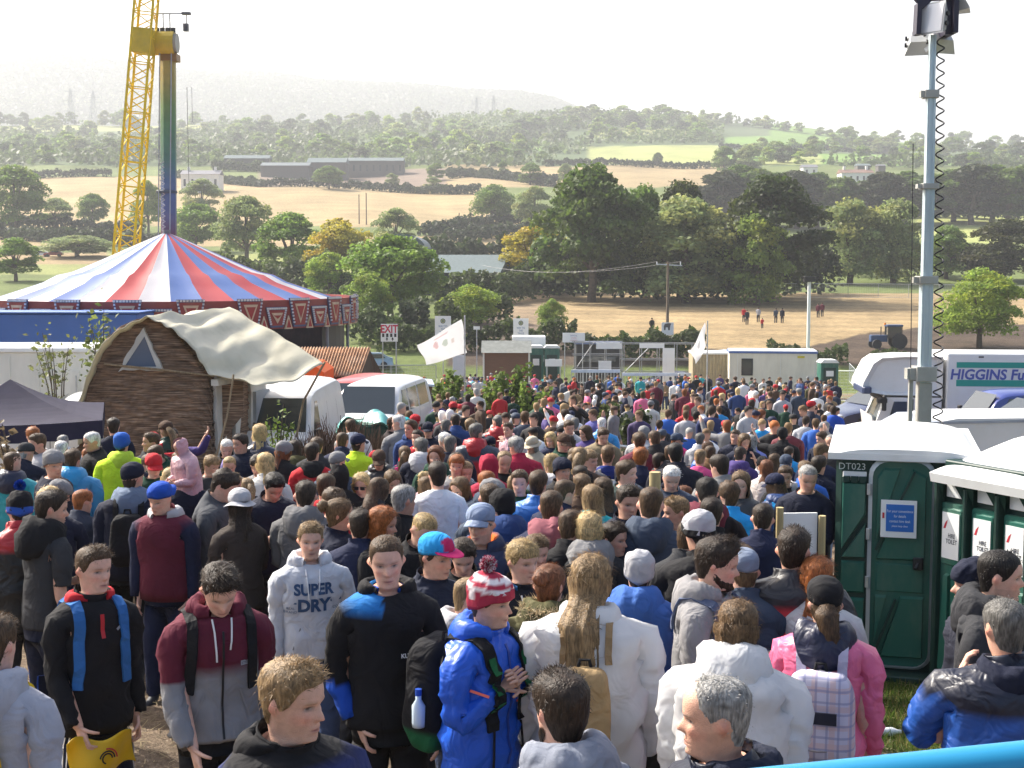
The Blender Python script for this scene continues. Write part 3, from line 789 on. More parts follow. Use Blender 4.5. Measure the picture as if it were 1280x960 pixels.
def hut():
 D=26.0
 o=at(185,452,D);g=gz(o.x,D)
 t=empty('wattle_hut',(o.x,D,g),0,'brown woven wattle hut with triangular window and sagging cream tarpaulin roof','hut')
 def q(px,row,dd=0.):
  p=at(px,row,D+dd);return (p.x-o.x,dd,p.z-g)
 out=[(98,660),(99,560),(100,515),(106,478),(116,450),(131,425),(150,408),(170,399),(184,397),(199,403),(216,416),(232,436),(248,455),(260,475),(266,500),(268,560),(268,660)]
 pts=[(q(*p)[0],q(*p)[2])for p in out]
 mb=MB();V=[];F=[]
 bot=min(p[1]for p in pts)
 xs=np.linspace(pts[0][0],pts[-1][0],44)
 px_=[p[0]for p in pts[1:-1]];pz_=[p[1]for p in pts[1:-1]]
 top=np.interp(xs,px_,pz_)
 r=np.random.default_rng(3);nz=70
 for i,x in enumerate(xs):
  for j in range(nz+1):
   z=-.3+(top[i]+.3)*j/nz
   V.append((x,.03*math.sin(j*1.57+(PI if (i//2)%2 else 0))+r.normal()*.012,z))
 for i in range(43):
  for j in range(nz):F.append((i*(nz+1)+j,(i+1)*(nz+1)+j,(i+1)*(nz+1)+j+1,i*(nz+1)+j+1))
 nf=len(V)
 for i,x in enumerate(xs):V += [(x,.3,-.3),(x,.3,top[i])]
 for i in range(43):F.append((nf+2*i,nf+2*i+1,nf+2*i+3,nf+2*i+2));F.append((i*(nz+1)+nz,(i+1)*(nz+1)+nz,nf+2*i+3,nf+2*i+1))
 mb.add(V,F);mb.build('gable_wall',WATTLE,t,smooth=True)
 lin=[q(*k)[::2]for k in ((186,399),(203,405),(222,418),(240,438),(253,458),(263,474),(300,479),(300,520),(268,560),(200,560))]
 mb=MB();mb.prism(lin,.32,.42,'y');mb.build('inner_wall',WATTLE,t)
 Ls=2.6;e0=q(266,560);xr=e0[0];xr2=at(330,500,D+Ls).x-o.x
 zt=q(266,470)[2]
 mb=MB();V=[];F=[];n1_=30
 for i in range(n1_+1):
  f=i/n1_
  for j in range(51):V.append((xr+(xr2-xr)*f+.03*math.sin(j*1.57+(PI if i%2 else 0))+r.normal()*.01,.05+Ls*f,-.3+(zt+.3)*j/50))
 for i in range(n1_):
  for j in range(50):F.append((i*51+j,i*51+51+j,i*51+52+j,i*51+j+1))
 mb.add(V,F);mb.build('side_wall',WATTLE,t,smooth=True)
 LIME=mat('lime_plaster',(.62,.60,.54),.9,na=.2,ns=4,bump=.5,bs=9,dirt=(.3,.25,.18,.5),ds=2)
 def sidep(f,z,off):return (xr+(xr2-xr)*f+off,.05+Ls*f-off*.3,z)
 for f0,f1,z1 in ((.02,.2,zt),(.34,.44,zt-.15),(.66,.98,zt-.3)):
  mb=MB();V=[]
  n=12;F=[]
  for j in range(n+1):
   z=-.3+(z1+.3)*j/n
   for k,f in enumerate((f0,f1)):
    ff=f+r.normal()*.008
    V.append(sidep(ff,z,.07));V.append(sidep(ff,z,.0))
  for j in range(n):F += [(4*j,4*j+2,4*j+6,4*j+4),(4*j+1,4*j,4*j+4,4*j+5),(4*j+2,4*j+3,4*j+7,4*j+6)]
  mb.add(V,F);mb.build('plaster_jamb',LIME,t)
 mb=MB();mb.box(((sidep(.84,1.6,.09)[0]),sidep(.84,1.6,.09)[1],.95),(.1,.75,1.9),rz=-math.atan2(xr2-xr,Ls));mb.build('door',mat('grey_door',(.38,.40,.42),.7,na=.15),t)
 a,b=q(268,487,-.15),q(352,480,.3)
 mb=MB();mb.bar((a[0],-.12,zt-.12),(xr2+.3,Ls*.75,zt-.08),.16,.12);mb.build('lintel',LIME,t)
 w=[q(182,420),q(197,458),q(157,458)]
 fr=[q(180,409),q(206,463),q(149,463)]
 def thick(pts3,y0,y1,name,m):
  mb=MB();mb.prism([(p[0],p[2])for p in pts3],y0,y1,'y');return mb.build(name,m,t)
 cx=sum(p[0]for p in w)/3;cz=sum(p[2]for p in w)/3
 mb=MB();V=[];F=[]
 dense_o=[];dense_i=[]
 for k in range(3):
  for s in range(8):
   f=s/8
   dense_o.append((fr[k][0]*(1-f)+fr[(k+1)%3][0]*f+r.normal()*.012,fr[k][2]*(1-f)+fr[(k+1)%3][2]*f+r.normal()*.012))
   dense_i.append((w[k][0]*(1-f)+w[(k+1)%3][0]*f,w[k][2]*(1-f)+w[(k+1)%3][2]*f))
 m_=24
 for y,ring in ((-.09,dense_o),(-.09,dense_i),(.02,dense_i),(.02,dense_o)):V += [(p[0],y,p[1])for p in ring]
 for k in range(4):
  for i in range(m_):F.append((k*m_+i,k*m_+(i+1)%m_,((k+1)%4)*m_+(i+1)%m_,((k+1)%4)*m_+i))
 mb.add(V,F);ws=mb.build('window',LIME,t)
 mb=MB();mb.prism([(cx+(p[0]-cx)*.99,cz+(p[2]-cz)*.99)for p in w],-.075,-.06,'y');mb.build('pane',glass_mat('blue_glass',(.10,.14,.20),.15),ws)
 mb=MB();mb.tube([q(130,455,-.12),q(200,462,-.14),q(268,470,-.12)],.022,6);mb.build('pole',WOOD,t)
 left=[(97,556),(98,510),(108,474),(121,444),(138,420),(160,403),(184,394)]
 right=[(184,394),(203,401),(222,414),(240,434),(254,455),(264,471),(306,476)]
 prof_f=[q(p[0],p[1],-.22)for p in left+right[1:]]
 ext=Vector((1,.0,0))
 bk=[]
 for i,p in enumerate(prof_f):
  f=i/(len(prof_f)-1)
  if f<=.5:bk.append(Vector((p[0]+.9*(f*2),3.0,p[2]+.1)))
  else:
   g_=(f-.5)*2
   c=at(405,455,D+1.6);tip=Vector((c.x-o.x,1.6,c.z-g))
   s0=Vector((prof_f[6][0]+.9,3.0,prof_f[6][2]+.08))
   bk.append(s0.lerp(tip,g_))
 nu,nv=72,34
 def tarp(u,v):
  k=u*(len(prof_f)-1);i=min(int(k),len(prof_f)-2);f=k-i
  a=Vector(prof_f[i]).lerp(Vector(prof_f[i+1]),f);b_=bk[i].lerp(bk[i+1],f)
  p=a.lerp(b_,v)
  s=4*v*(1-v)
  p.z +=-.16*s*(1 if u>.5 else .3)
  p.z += (.03*math.sin(u*41+4*v)*(.4+s)+.035*math.sin(v*13+u*9)+.02*math.sin(u*90+v*25)*(1-v))*(1 if u>.12 else .3)
  p.y += .03*math.sin(u*60)-(.06 if v<.02 else 0)
  p.x += .02*math.sin(u*33+2)
  return tuple(p)
 mb=MB();mb.grid(tarp,nu,nv)
 tm=mat('cream_tarpaulin',(.68,.64,.49),.42,na=.1,ns=1.2,trans=.25,bump=.5,bs=4,dirt=(.38,.34,.2,.35),ds=1.5,spec=.5)
 ob=mb.build('tarpaulin',tm,t,smooth=True)
 md=ob.modifiers.new('thick','SOLIDIFY');md.thickness=.012
 tip=bk[-1]
 mb=MB();mb.tube([tip+Vector((.02,0,.04)),tip+Vector((-.42,-.05,-.75)),tip+Vector((-.8,-.1,-2.6))],.022,6);mb.build('prop_pole',WOOD,t);mb=MB();mb.tube([q(292,468,-.25),q(284,520,-.35),q(268,580,-.5)],.02,6);mb.build('prop_pole',WOOD,t)
hut()
# ================================================================== small tents, huts and cabins on the left
def gazebo():
 D=21.5;o=at(12,452,D);g=gz(o.x,D)
 t=empty('gazebo',(o.x,D,g),R(16),'navy pop-up gazebo with pyramid roof beside the wattle hut','gazebo')
 m=mat('navy_canopy',(.022,.020,.045),.8,na=.15,spec=.2,bump=.3,bs=3,dirt=(.06,.06,.09,.35),ds=2)
 ze=CAMZ+21*slope(521)-g;za=at(16,474,D).z-g;h=1.4
 def roof(u,v):
  a=u*4;k=int(a)%4;f=a-int(a)
  cs=[(-h,-h),(h,-h),(h,h),(-h,h)]
  x=cs[k][0]*(1-f)+cs[(k+1)%4][0]*f;y=cs[k][1]*(1-f)+cs[(k+1)%4][1]*f
  s=1-v
  return (x*s,y*s,ze+(za-ze)*v-.12*math.sin(PI*v)-.04*math.sin(PI*f)*s)
 mb=MB();mb.grid(roof,40,10,wrap=True);mb.build('canopy',m,t,smooth=False)
 mb=MB();mb.grid(lambda u,v:(roof(u,0)[0]*1.005,roof(u,0)[1]*1.005,roof(u,0)[2]-v*.27+.01*math.sin(u*120)*v),60,3,wrap=True);mb.build('valance',m,t)
 for sx,sy in ((-1,-1),(1,-1),(1,1),(-1,1)):
  mb=MB();mb.bar((sx*h*.97,sy*h*.97,0),(sx*h*.97,sy*h*.97,ze),.035);mb.build('leg',STEEL,t)
gazebo()
def container(px0,px1,top,D,depth,label,m,name='storage_cabin',cat='cabin',rz=0,extras=None):
 a=at(px0,452,D);x1=xat(px1,452,D);W=x1-a.x;g=gz(a.x+W/2,D)
 t=empty(name,(a.x+W/2,D,g),rz,label,cat)
 H=CAMZ+D*slope(top)-g
 mb=MB();mb.box((0,depth/2,H/2-.15),(W,depth,H+.3),bev=.03);mb.build('wall',m,t)
 mb=MB();mb.box((0,depth/2,H+.05),(W+.12,depth+.12,.1),bev=.02);mb.build('roof',SIGNW,t)
 if extras:extras(t,W,H,depth)
 return t
def ex1(t,W,H,dp):
 mb=MB();mb.box((W*.28,-.02,H*.45),(.8,.05,H*.78));d=mb.build('door',WALLWHITE,t)
 mb=MB();mb.bar((W*.28+.33,-.06,H*.3),(W*.28+.33,-.06,H*.8),.03);mb.bar((W*.28-.36,-.06,H*.62),(W*.28-.2,-.06,H*.62),.05);mb.build('handle',STEEL,d)
 mb=MB()
 for x in (-W*.1,W*.1,W*.49):mb.bar((x,-.015,.1),(x,-.015,H-.1),.05,.03)
 mb.build('seam_strip',WALLWHITE,t)
container(-60,118,440,33.5,2.4,'off white box cabin behind the navy gazebo, with a narrow door',WALLWHITE,extras=ex1)
def orange_tent():
 D=46;o=at(374,452,D);g=gz(o.x,D)
 t=empty('orange_tent',(o.x,D,g),0,'bright orange canvas stall behind the hut tarpaulin','market stall')
 m=mat('orange_canvas',(.80,.17,.02),.6,na=.08,trans=.3,bump=.2,bs=3)
 hw=(402-340)/FPX*D/2;zt=at(0,456,D).z-g;ze=at(0,466,D).z-g
 mb=MB();mb.prism([(-hw,0),(-hw,ze),(-hw*.6,zt),(hw*.6,zt),(hw,ze),(hw,0)],0,2.5,'y');mb.build('canvas',m,t)
 mb=MB();mb.box((-hw*.68,-.02,ze*.52),(.62,.05,ze*1.0));mb.build('opening',mat('painted_shade_board',(.08,.04,.025),.8),t)  # solid dark board; the opening's inner shade is put into its colour
 mb=MB();mb.bar((-hw*.2,-.04,0),(-hw*.2,-.04,ze),.05);mb.build('pole',SIGNW,t)
orange_tent()
def rusty_shed():
 D=50.0;o=at(425,452,D);g=gz(o.x,D)
 t=empty('shed',(o.x,D,g),0,'low wooden shed with rusty corrugated iron roof','shed')
 def q(px,row,y):p=at(px,row,D+y);return Vector((p.x-o.x,y,p.z-g))
 A,B,C,Dd=q(352,470,-1.2),q(450,470,-1.2),q(463,434,.9),q(362,434,.9)
 m=mat('rusty_iron',(.33,.17,.085),.75,na=.4,ns=2.5,metal=.15,dirt=(.42,.36,.28,.7),ds=1.1,stretch=(1,1,.4))
 mb=MB();n=200
 def rf(u,v):
  p=A.lerp(B,u).lerp(Dd.lerp(C,u),v);p.z += .032*math.sin(u*27*2*PI);return tuple(p)
 mb.grid(rf,n,4);ob=mb.build('roof',m,t,smooth=True);ob.modifiers.new('t','SOLIDIFY').thickness=.015
 wd=mat('dark_boards',(.085,.055,.035),.85,na=.35,ns=3,stretch=(5,5,.4))
 e=q(481,470,1.6)
 mb=MB();mb.add([(A.x+.08,A.y+.1,0),(B.x-.08,B.y+.1,0),(B.x-.08,B.y+.1,B.z-.03),(A.x+.08,A.y+.1,A.z-.03)],[(0,1,2,3)])
 mb.add([(B.x-.08,B.y+.1,0),(e.x,e.y,0),(e.x,e.y,e.z-.1),(C.x-.05,C.y,C.z-.05),(B.x-.08,B.y+.1,B.z-.03)],[(0,1,2,3,4)])
 mb.build('wall',wd,t)
 D2=45.;o2=at(495,452,D2);g2=gz(o2.x,D2)
 t2=empty('lean_to',(o2.x,D2,g2),0,'plank lean-to with a pale blue flat metal roof behind the white van','shed')
 def q2(px,row,y):p=at(px,row,D2+y);return Vector((p.x-o2.x,y,p.z-g2))
 a,b,c,d=q2(455,471,-.2),q2(543,481,-.2),q2(540,474,1.5),q2(450,467,1.5)
 mb=MB();V=[a,b,c,d]+[p-Vector((0,0,.07))for p in (a,b,c,d)]
 mb.add(V,[(0,1,2,3),(7,6,5,4),(0,4,5,1),(1,5,6,2),(2,6,7,3),(3,7,4,0)]);mb.build('roof',mat('pale_metal',(.45,.55,.62),.4,na=.15,metal=.2),t2)
 mb=MB();mb.add([(a.x+.1,-.1,0),(b.x-.1,-.1,0),(b.x-.1,-.1,b.z-.08),(a.x+.1,-.1,a.z-.08)],[(0,1,2,3)]);mb.add([(b.x-.1,-.1,0),(c.x-.1,1.4,0),(c.x-.1,1.4,c.z-.08),(b.x-.1,-.1,b.z-.08)],[(0,1,2,3)]);mb.build('wall',mat('brown_boards',(.15,.09,.05),.85,na=.35,ns=3,stretch=(8,8,.4)),t2)
rusty_shed()
# ================================================================== vans, cars, lorry
def vehicle(name,cat,label,loc,rz,prof,W,m,glass_side,shield,tumble=.82,belt=1.0,scale=1,wheels=((.9,.34),(3.3,.34)),extras=None,crown=.06,roofm=None):
 """prof: side outline (x along the length, z up) from the front bumper over the roof to the rear; front faces -x. """
 t=empty(name,loc,rz,label,cat);t.scale=(scale,)*3
 top=prof
 nW=10;V=[];F=[]
 zmax=max(p[1]for p in top)
 def half(z):return W/2*(1 if z<belt else 1-(1-tumble)*((z-belt)/(zmax-belt))**1.2)
 den=[]
 for (a,b)in zip(top[:-1],top[1:]):
  for k in range(5):den.append((a[0]+(b[0]-a[0])*k/5,a[1]+(b[1]-a[1])*k/5))
 den.append(top[-1])
 for _ in range(2):den=[den[0]]+[((den[i-1][0]+2*den[i][0]+den[i+1][0])/4,(den[i-1][1]+2*den[i][1]+den[i+1][1])/4)for i in range(1,len(den)-1)]+[den[-1]]
 us=[-1,-.985,-.93,-.8,-.4,0,.4,.8,.93,.985,1]
 for (x,z)in den:
  h=half(z)
  for u in us:
   e=abs(u)**6*.05
   rnd=(abs(u)**8)*.07 if z>belt*.6 else 0
   V.append((x,u*h,z-rnd-crown*u*u*(1 if z>zmax-.15 else 0)))
 n=len(us)
 for i in range(len(den)-1):
  for j in range(n-1):F.append((i*n+j,i*n+j+1,(i+1)*n+j+1,(i+1)*n+j))
 zs0=.28
 for sgn,j in ((-1,0),(1,n-1)):
  base=len(V);lev=8
  for i,(x,z)in enumerate(den):
   zt=V[i*n+j][2]
   for k in range(lev+1):
    zz=zs0+(zt-zs0)*k/lev
    y=sgn*half(zz)if k<lev else V[i*n+j][1]
    V.append((x,y,zz))
  for i in range(len(den)-1):
   for k in range(lev):F.append((base+i*(lev+1)+k,base+(i+1)*(lev+1)+k,base+(i+1)*(lev+1)+k+1,base+i*(lev+1)+k+1))
 mb=MB();mb.add(V,F)
 body=mb.build('body',m,t);auto_smooth(body,40)
 for sgn in (-1,1):
  for poly in glass_side:
   mb=MB();k=len(poly)
   Vs=[(x,sgn*(half(z)+.006),z)for x,z in poly]+[(x,sgn*(half(z)-.03),z)for x,z in poly]
   mb.add(Vs,[tuple(range(k)),tuple(range(2*k-1,k-1,-1))]+[(i,k+i,k+(i+1)%k,(i+1)%k)for i in range(k)]);mb.build('window',GLASS,t)
 for nm,(p0,p1,sh)in shield.items():
  mb=MB();p0,p1=Vector((p0[0],0,p0[1])),Vector((p1[0],0,p1[1]));dv=(p1-p0).normalized();nv=Vector((-dv.z,0,dv.x))*(.035 if p1.x>p0.x else -.035)
  if nv.z<0:nv=-nv
  h0,h1=half(p0.z)*sh,half(p1.z)*sh
  mb.grid(lambda u,v:tuple(p0.lerp(p1,v)+nv-Vector((-.03 if nm=='windscreen' else .03,0,0))*(abs(2*u-1)**3)*0+Vector((0,(2*u-1)*(h0*(1-v)+h1*v),0))),6,4);mb.build(nm,GLASS,t)
 for x,rr in wheels:
  for s in (-1,1):
   mb=MB();mb.tube([(x,s*(W/2-.2),rr),(x,s*(W/2+.01),rr)],rr,18);wl=mb.build('wheel',DARK,t)
   mb=MB();mb.tube([(x,s*(W/2+.005),rr),(x,s*(W/2+.02),rr)],rr*.6,14);mb.build('rim',STEEL,wl)
 if extras:extras(t,half)
 return t
def on(px,D,dz=0):
 x=xat(px,500,D);return Vector((x,D,gz(x,D)+dz))
SEAM=mat('dark_seam',(.10,.10,.10),.7)
def van_extras(t,half):
 for s in (-1,1):
  for x,z0,z1 in ((1.08,.5,1.18),(2.02,.5,1.88),(3.18,.5,1.88),(4.42,.5,1.80)):
   mb=MB();Vs=[]
   for z in np.linspace(z0,z1,6):Vs += [(x-.008,s*(half(z)+.003),z),(x+.008,s*(half(z)+.003),z)]
   mb.add(Vs,[(2*k,2*k+1,2*k+3,2*k+2)for k in range(5)]);mb.build('door_seam',SEAM,t,fix=False)
  mb=MB();mb.box((1.9,s*(half(1.05)+.02),1.05),(.16,.03,.04),bev=.008);mb.build('handle',BLACKP,t)
  mb=MB();mb.box((2.6,s*(half(.62)+.006),.62),(4.2,.03,.10),bev=.01);mb.build('side_trim',BLACKP,t)
 for s in (-1,1):
  mb=MB();mb.box((.95,s*(half(1.2)+.14),1.28),(.1,.2,.26),bev=.03);mb.build('wing_mirror',BLACKP,t)
  mb=MB();mb.box((.05,s*(half(.8)-.24),.82),(.12,.3,.18),bev=.04);mb.build('headlight',CHROME,t)
 mb=MB();mb.box((-.02,0,.5),(.12,half(.4)*2-.1,.22),bev=.04);mb.build('bumper',BLACKP,t)
profB=[(0,.3),(0,.85),(.15,1.05),(.75,1.15),(1.35,1.93),(1.9,2.0),(4.3,2.0),(4.6,1.9),(4.75,1.1),(4.75,.3)]
vB=vehicle('van','van','white van with large dark windscreen facing the crowd and tinted side windows',on(446,35.0),R(80.5),profB,1.86,WHITE,
 [[(1.15,1.2),(1.95,1.2),(1.95,1.78),(1.55,1.78)],[(2.1,1.2),(3.1,1.2),(3.1,1.78),(2.1,1.78)],[(3.25,1.2),(4.35,1.2),(4.25,1.78),(3.25,1.78)]],
 {'windscreen':((.80,1.2),(1.30,1.87),.88)},extras=van_extras)
profA=[(0,.35),(0,.95),(.12,1.15),(.75,1.28),(1.45,2.15),(2.0,2.35),(5.0,2.38),(5.4,2.3),(5.5,1.2),(5.5,.35)]
vA=vehicle('van','van','tall white panel van beside the hut, windscreen turned away to the left',on(328,27.0),R(87),profA,1.98,WHITE,
 [[(1.2,1.35),(2.05,1.35),(2.05,2.0),(1.75,2.0)]],{'windscreen':((.82,1.34),(1.42,2.09),.88)},extras=van_extras,wheels=((1.0,.36),(4.2,.36)),scale=.86)
REDP=mat('red_paint',(.42,.03,.035),.3,na=.06,coat=.4)
vehicle('van','van','dark red van, only its roof showing behind the two white vans',on(420,41.0),R(80),profB,1.8,REDP,[[(1.2,1.2),(2.2,1.2),(2.2,1.78),(1.6,1.78)],[(2.3,1.2),(4.3,1.2),(4.25,1.78),(2.3,1.78)]],{'windscreen':((.80,1.2),(1.30,1.87),.88)},extras=van_extras)
vehicle('van','van','rounded white vehicle roof at the left edge behind the navy gazebo',on(5,29.5),R(10),profB,1.86,WHITE,[[(2.1,1.2),(3.1,1.2),(3.1,1.78),(2.1,1.78)]],{'windscreen':((.80,1.2),(1.30,1.87),.88)},extras=van_extras)
profC=[(0,.35),(0,.62),(.2,.78),(1.15,.92),(1.85,1.38),(2.3,1.46),(3.3,1.42),(4.0,1.02),(4.3,.95),(4.35,.35)]
sideC=[[(1.45,.95),(2.5,.95),(2.5,1.36),(1.95,1.33)],[(2.58,.95),(3.75,.98),(3.25,1.34),(2.58,1.36)]]
shC={'windscreen':((1.22,.97),(1.82,1.36),.86),'rear_window':((3.35,1.40),(3.95,1.05),.84)}
NAVYP=mat('navy_paint',(.02,.03,.08),.25,na=.05,coat=.6)
SILVER=mat('silver_paint',(.50,.53,.56),.3,metal=.5,na=.05,coat=.4)
BLUEP=mat('blue_paint',(.03,.05,.22),.3,na=.05,coat=.5)
def carx(t,half):
 for s in (-1,1):
  mb=MB();mb.box((.08,s*(half(.6)-.25),.66),(.16,.34,.13),bev=.04);mb.build('headlight',CHROME,t)
  mb=MB();mb.box((1.55,s*(half(.9)+.08),1.0),(.12,.16,.12),bev=.03);mb.build('wing_mirror',BLACKP,t)
vehicle('car','car','dark navy hatchback with pale windscreen, parked beside the lorry cab',on(1033,50),R(20),profC,1.75,NAVYP,sideC,shC,extras=carx,scale=1.12)
vehicle('car','car','white car with its bonnet poking out in front of the lorry',on(1067,25.0),R(10),profC,1.75,WHITE,sideC,shC,extras=carx)
vehicle('car','car','silver car with sloping windscreen before the dark blue van',on(1196,35.5),R(12),profC,1.78,SILVER,sideC,shC,extras=carx,scale=1.27)
vehicle('van','van','dark blue van between the lorry box and the silver car',on(1181,40.0),R(6),profB,1.9,BLUEP,[[(1.2,1.2),(2.2,1.2),(2.2,1.78),(1.6,1.78)]],{'windscreen':((.80,1.2),(1.30,1.87),.86)},extras=van_extras)
def caravan():
 D=22.0;p=on(1116,D);
 t=empty('caravan',p,R(4),'white caravan with curved front edge behind the green toilets','caravan')
 H=CAMZ+D*slope(524)-p.z
 prof=[(0,.5),(0,.9),(.06,1.3),(.28,H-.30),(.6,H-.08),(1.1,H),(5,H),(5.3,H-.2),(5.3,.5)]
 mb=MB();mb.prism(prof,0,1.5,'y');b=mb.build('body',WHITE,t);auto_smooth(b,25)
 mb=MB();mb.prism([(p_[0]*.0+x,z)for (x,z),p_ in zip([(.03,H-.9),(.3,H-.22),(.62,H-.05),(5.2,H+.012),(5.2,H-.03),(.64,H-.09),(.36,H-.27),(.08,H-.9)],prof)],-.012,1.512,'y');mb.build('edge_trim',mat('grey_trim',(.32,.35,.40),.4),t)
 for x in (1.2,3.4):
  mb=MB();mb.box((x,-.006,H-.95),(1.1,.02,.55),bev=.008);mb.build('window',GLASS,t)
 for y in (.15,1.35):
  mb=MB();mb.tube([(2.6,y-.1,.33),(2.6,y+.1,.33)],.33,16);mb.build('wheel',DARK,t)
caravan()
def lorry():
 D=44.0;g=gz(xat(1150,500,D),D);x0=xat(1088,500,D)
 t=empty('lorry',(x0,D,g),R(-5),'white removals lorry with green stripes and blue lettering on its box','lorry')
 Z=lambda row:CAMZ+D*slope(row)-g
 X=lambda px:xat(px,480,D)-x0
 mb=MB();zt=Z(442);xb=X(1181)
 mb.box((xb+4.6,1.25,(zt+.9)/2),(9.2,2.5,zt-.9),bev=.04);mb.build('box_body',WHITE,t)
 mb=MB();mb.box((xb+4.6,1.25,.75),(9.0,.9,.25));mb.build('chassis',DARK,t)
 zc=Z(497)
 prof=[(X(1094),.45),(X(1091),1.0),(X(1096),Z(530)),(X(1108),zc),(xb-.12,zc),(xb-.12,.45)]
 mb=MB();mb.prism(prof,.1,2.35,'y');cab=mb.build('cab',WHITE,t)
 mb=MB();a,b=Vector((X(1097)-.02,0,Z(526))),Vector((X(1108)-.02,0,Z(501)));mb.grid(lambda u,v:tuple(a.lerp(b,v)+Vector((-.02+.05*(2*u-1)**4,.22+2.0*u,0))),8,3);mb.build('windscreen',GLASS,t)
 mb=MB();mb.box((X(1097)-.05,1.2,Z(528)),(.06,2.2,.12));mb.box((X(1107)-.05,1.2,Z(499.5)),(.1,2.3,.14));mb.build('windscreen_trim',BLACKP,t)
 mb=MB();mb.prism([(X(1112),Z(525)),(X(1134),Z(525)),(X(1134),Z(502)),(X(1118),Z(502))],.07,.11,'y');mb.build('window',GLASS,t)
 mb=MB();mb.prism([(X(1137),Z(532)),(X(1142),Z(532)),(X(1142),Z(499)),(X(1137),Z(499))],.08,.11,'y');mb.build('door_seam',BLACKP,t)
 prof=[(X(1079),Z(487)),(X(1080),Z(479)),(X(1092),Z(455)),(X(1102),Z(448)),(X(1130),Z(446)),(xb-.1,Z(446)),(xb-.1,Z(495)),(X(1108),Z(494)),(X(1090),Z(491))]
 mb=MB()
 n=len(prof);V=[];F=[]
 secs=[(.28,.86),(.16,.95),(.1,1),(2.4,1),(2.34,.95),(2.2,.86)]
 cx,cz=X(1140),Z(472)
 for y,s in secs:V += [(cx+(p[0]-cx)*s,y,cz+(p[1]-cz)*s)for p in prof]
 for k in range(len(secs)-1):
  for i in range(n):F.append((k*n+i,k*n+(i+1)%n,(k+1)*n+(i+1)%n,(k+1)*n+i))
 F += [tuple(range(n)),tuple(range((len(secs)-1)*n,len(secs)*n))]
 mb.add(V,F);pod=mb.build('roof_pod',WHITE,t);auto_smooth(pod,30)
 mb=MB();mb.box((X(1084),.9,Z(488)),(.3,1.9,.22),bev=.06);mb.build('light_bar',mat('dark_blue_bar',(.05,.07,.14),.3),t)
 mb=MB();mb.box((X(1102),-.12,Z(500)),(.3,.3,.16),bev=.05);mb.box((X(1104),-.2,Z(503)),(.14,.16,.5),bev=.05);mb.build('wing_mirror',BLACKP,t)
 for (r0,r1),c in (((452,459),(.02,.30,.24)),((474,482),(.02,.30,.24))):
  mb=MB();mb.box((xb+.2+4.3,-.004,(Z(r0)+Z(r1))/2),(8.4,.012,Z(r0)-Z(r1)),c=c);mb.build('stripe',PRINT,t)
 mb=MB();zc_=Z(467);hgt=Z(460.5)-Z(473.5)
 V,F=text_mesh('HIGGINS Furniture',1.0,.03)
 xs=[v[0]for v in V];ys=[v[1]for v in V];x_min=min(xs)
 capH=max(ys)-min(ys);kz=hgt/(max(v[1]for v in text_mesh('H',1.0,.03)[0])-min(v[1]for v in text_mesh('H',1.0,.03)[0]))
 hm=text_mesh('HIGGINS',1.0,.03)[0];wH=max(v[0]for v in hm)-min(v[0]for v in hm)
 kx=.95*(X(1258)-X(1187))/wH
 yb=min(v[1]for v in text_mesh('H',1.0,.03)[0])if False else 0
 Vh=text_mesh('H',1.0,.03)[0];mid=(max(v[1]for v in Vh)+min(v[1]for v in Vh))/2
 ymaxT=max(ys);
 mb.add([(X(1187)+(v[0]-x_min)*kx+(v[1]-ymaxT)*.12*kz,-.008,Z(460.5)+(v[1]-ymaxT)*kz)for v in V],F,c=(.075,.10,.36));mb.build('lettering',PRINT,t)
 mb=MB();mb.box((X(1222),-.006,Z(445.5)),(.16,.02,.04));mb.build('marker_lamp',BLACKP,t)
 for x in (X(1115),xb+3.2,xb+5.2):
  for y in (.2,2.25):
   mb=MB();mb.tube([(x,y-.13,.45),(x,y+.13,.45)],.45,18);mb.build('wheel',DARK,t)
lorry()
# ================================================================== portable toilets
LOOG=mat('green_moulded_plastic',(.018,.115,.085),.38,na=.12,ns=1.5,spec=.5,bump=.06,bs=6,dirt=(.13,.20,.15,.7),ds=2.4,stretch=(1,1,.4))
LOOD=mat('dark_green_plastic',(.008,.035,.028),.45,na=.1,dirt=(.06,.09,.07,.4),ds=2)
LOOW=mat('white_moulded_roof',(.82,.83,.82),.4,na=.04,trans=.12,dirt=(.6,.58,.5,.35),ds=2)
def panel(mb,pts,y0,y1,bev=.02,**k):
 """a raised panel with sloped edge on the front (pts: x, z)"""
 n=len(pts);cx=sum(p[0]for p in pts)/n;cz=sum(p[1]for p in pts)/n
 def ins(p,e):
  dx,dz=cx-p[0],cz-p[1];L=math.hypot(dx,dz)
  return (p[0]+dx/L*e,p[1]+dz/L*e)
 V=[(p[0],y0,p[1])for p in pts]+[(ins(p,bev)[0],y1,ins(p,bev)[1])for p in pts]
 mb.add(V,[tuple(range(n,2*n))]+[(i,(i+1)%n,n+(i+1)%n,n+i)for i in range(n)],**k)
def rrect(x0,x1,z0,z1,r,n=5):
 pts=[]
 for cx,cz,a0 in ((x1-r,z0+r,-PI/2),(x1-r,z1-r,0),(x0+r,z1-r,PI/2),(x0+r,z0+r,PI)):
  for i in range(n+1):
   a=a0+PI/2*i/n;pts.append((cx+r*math.cos(a),cz+r*math.sin(a)))
 return pts
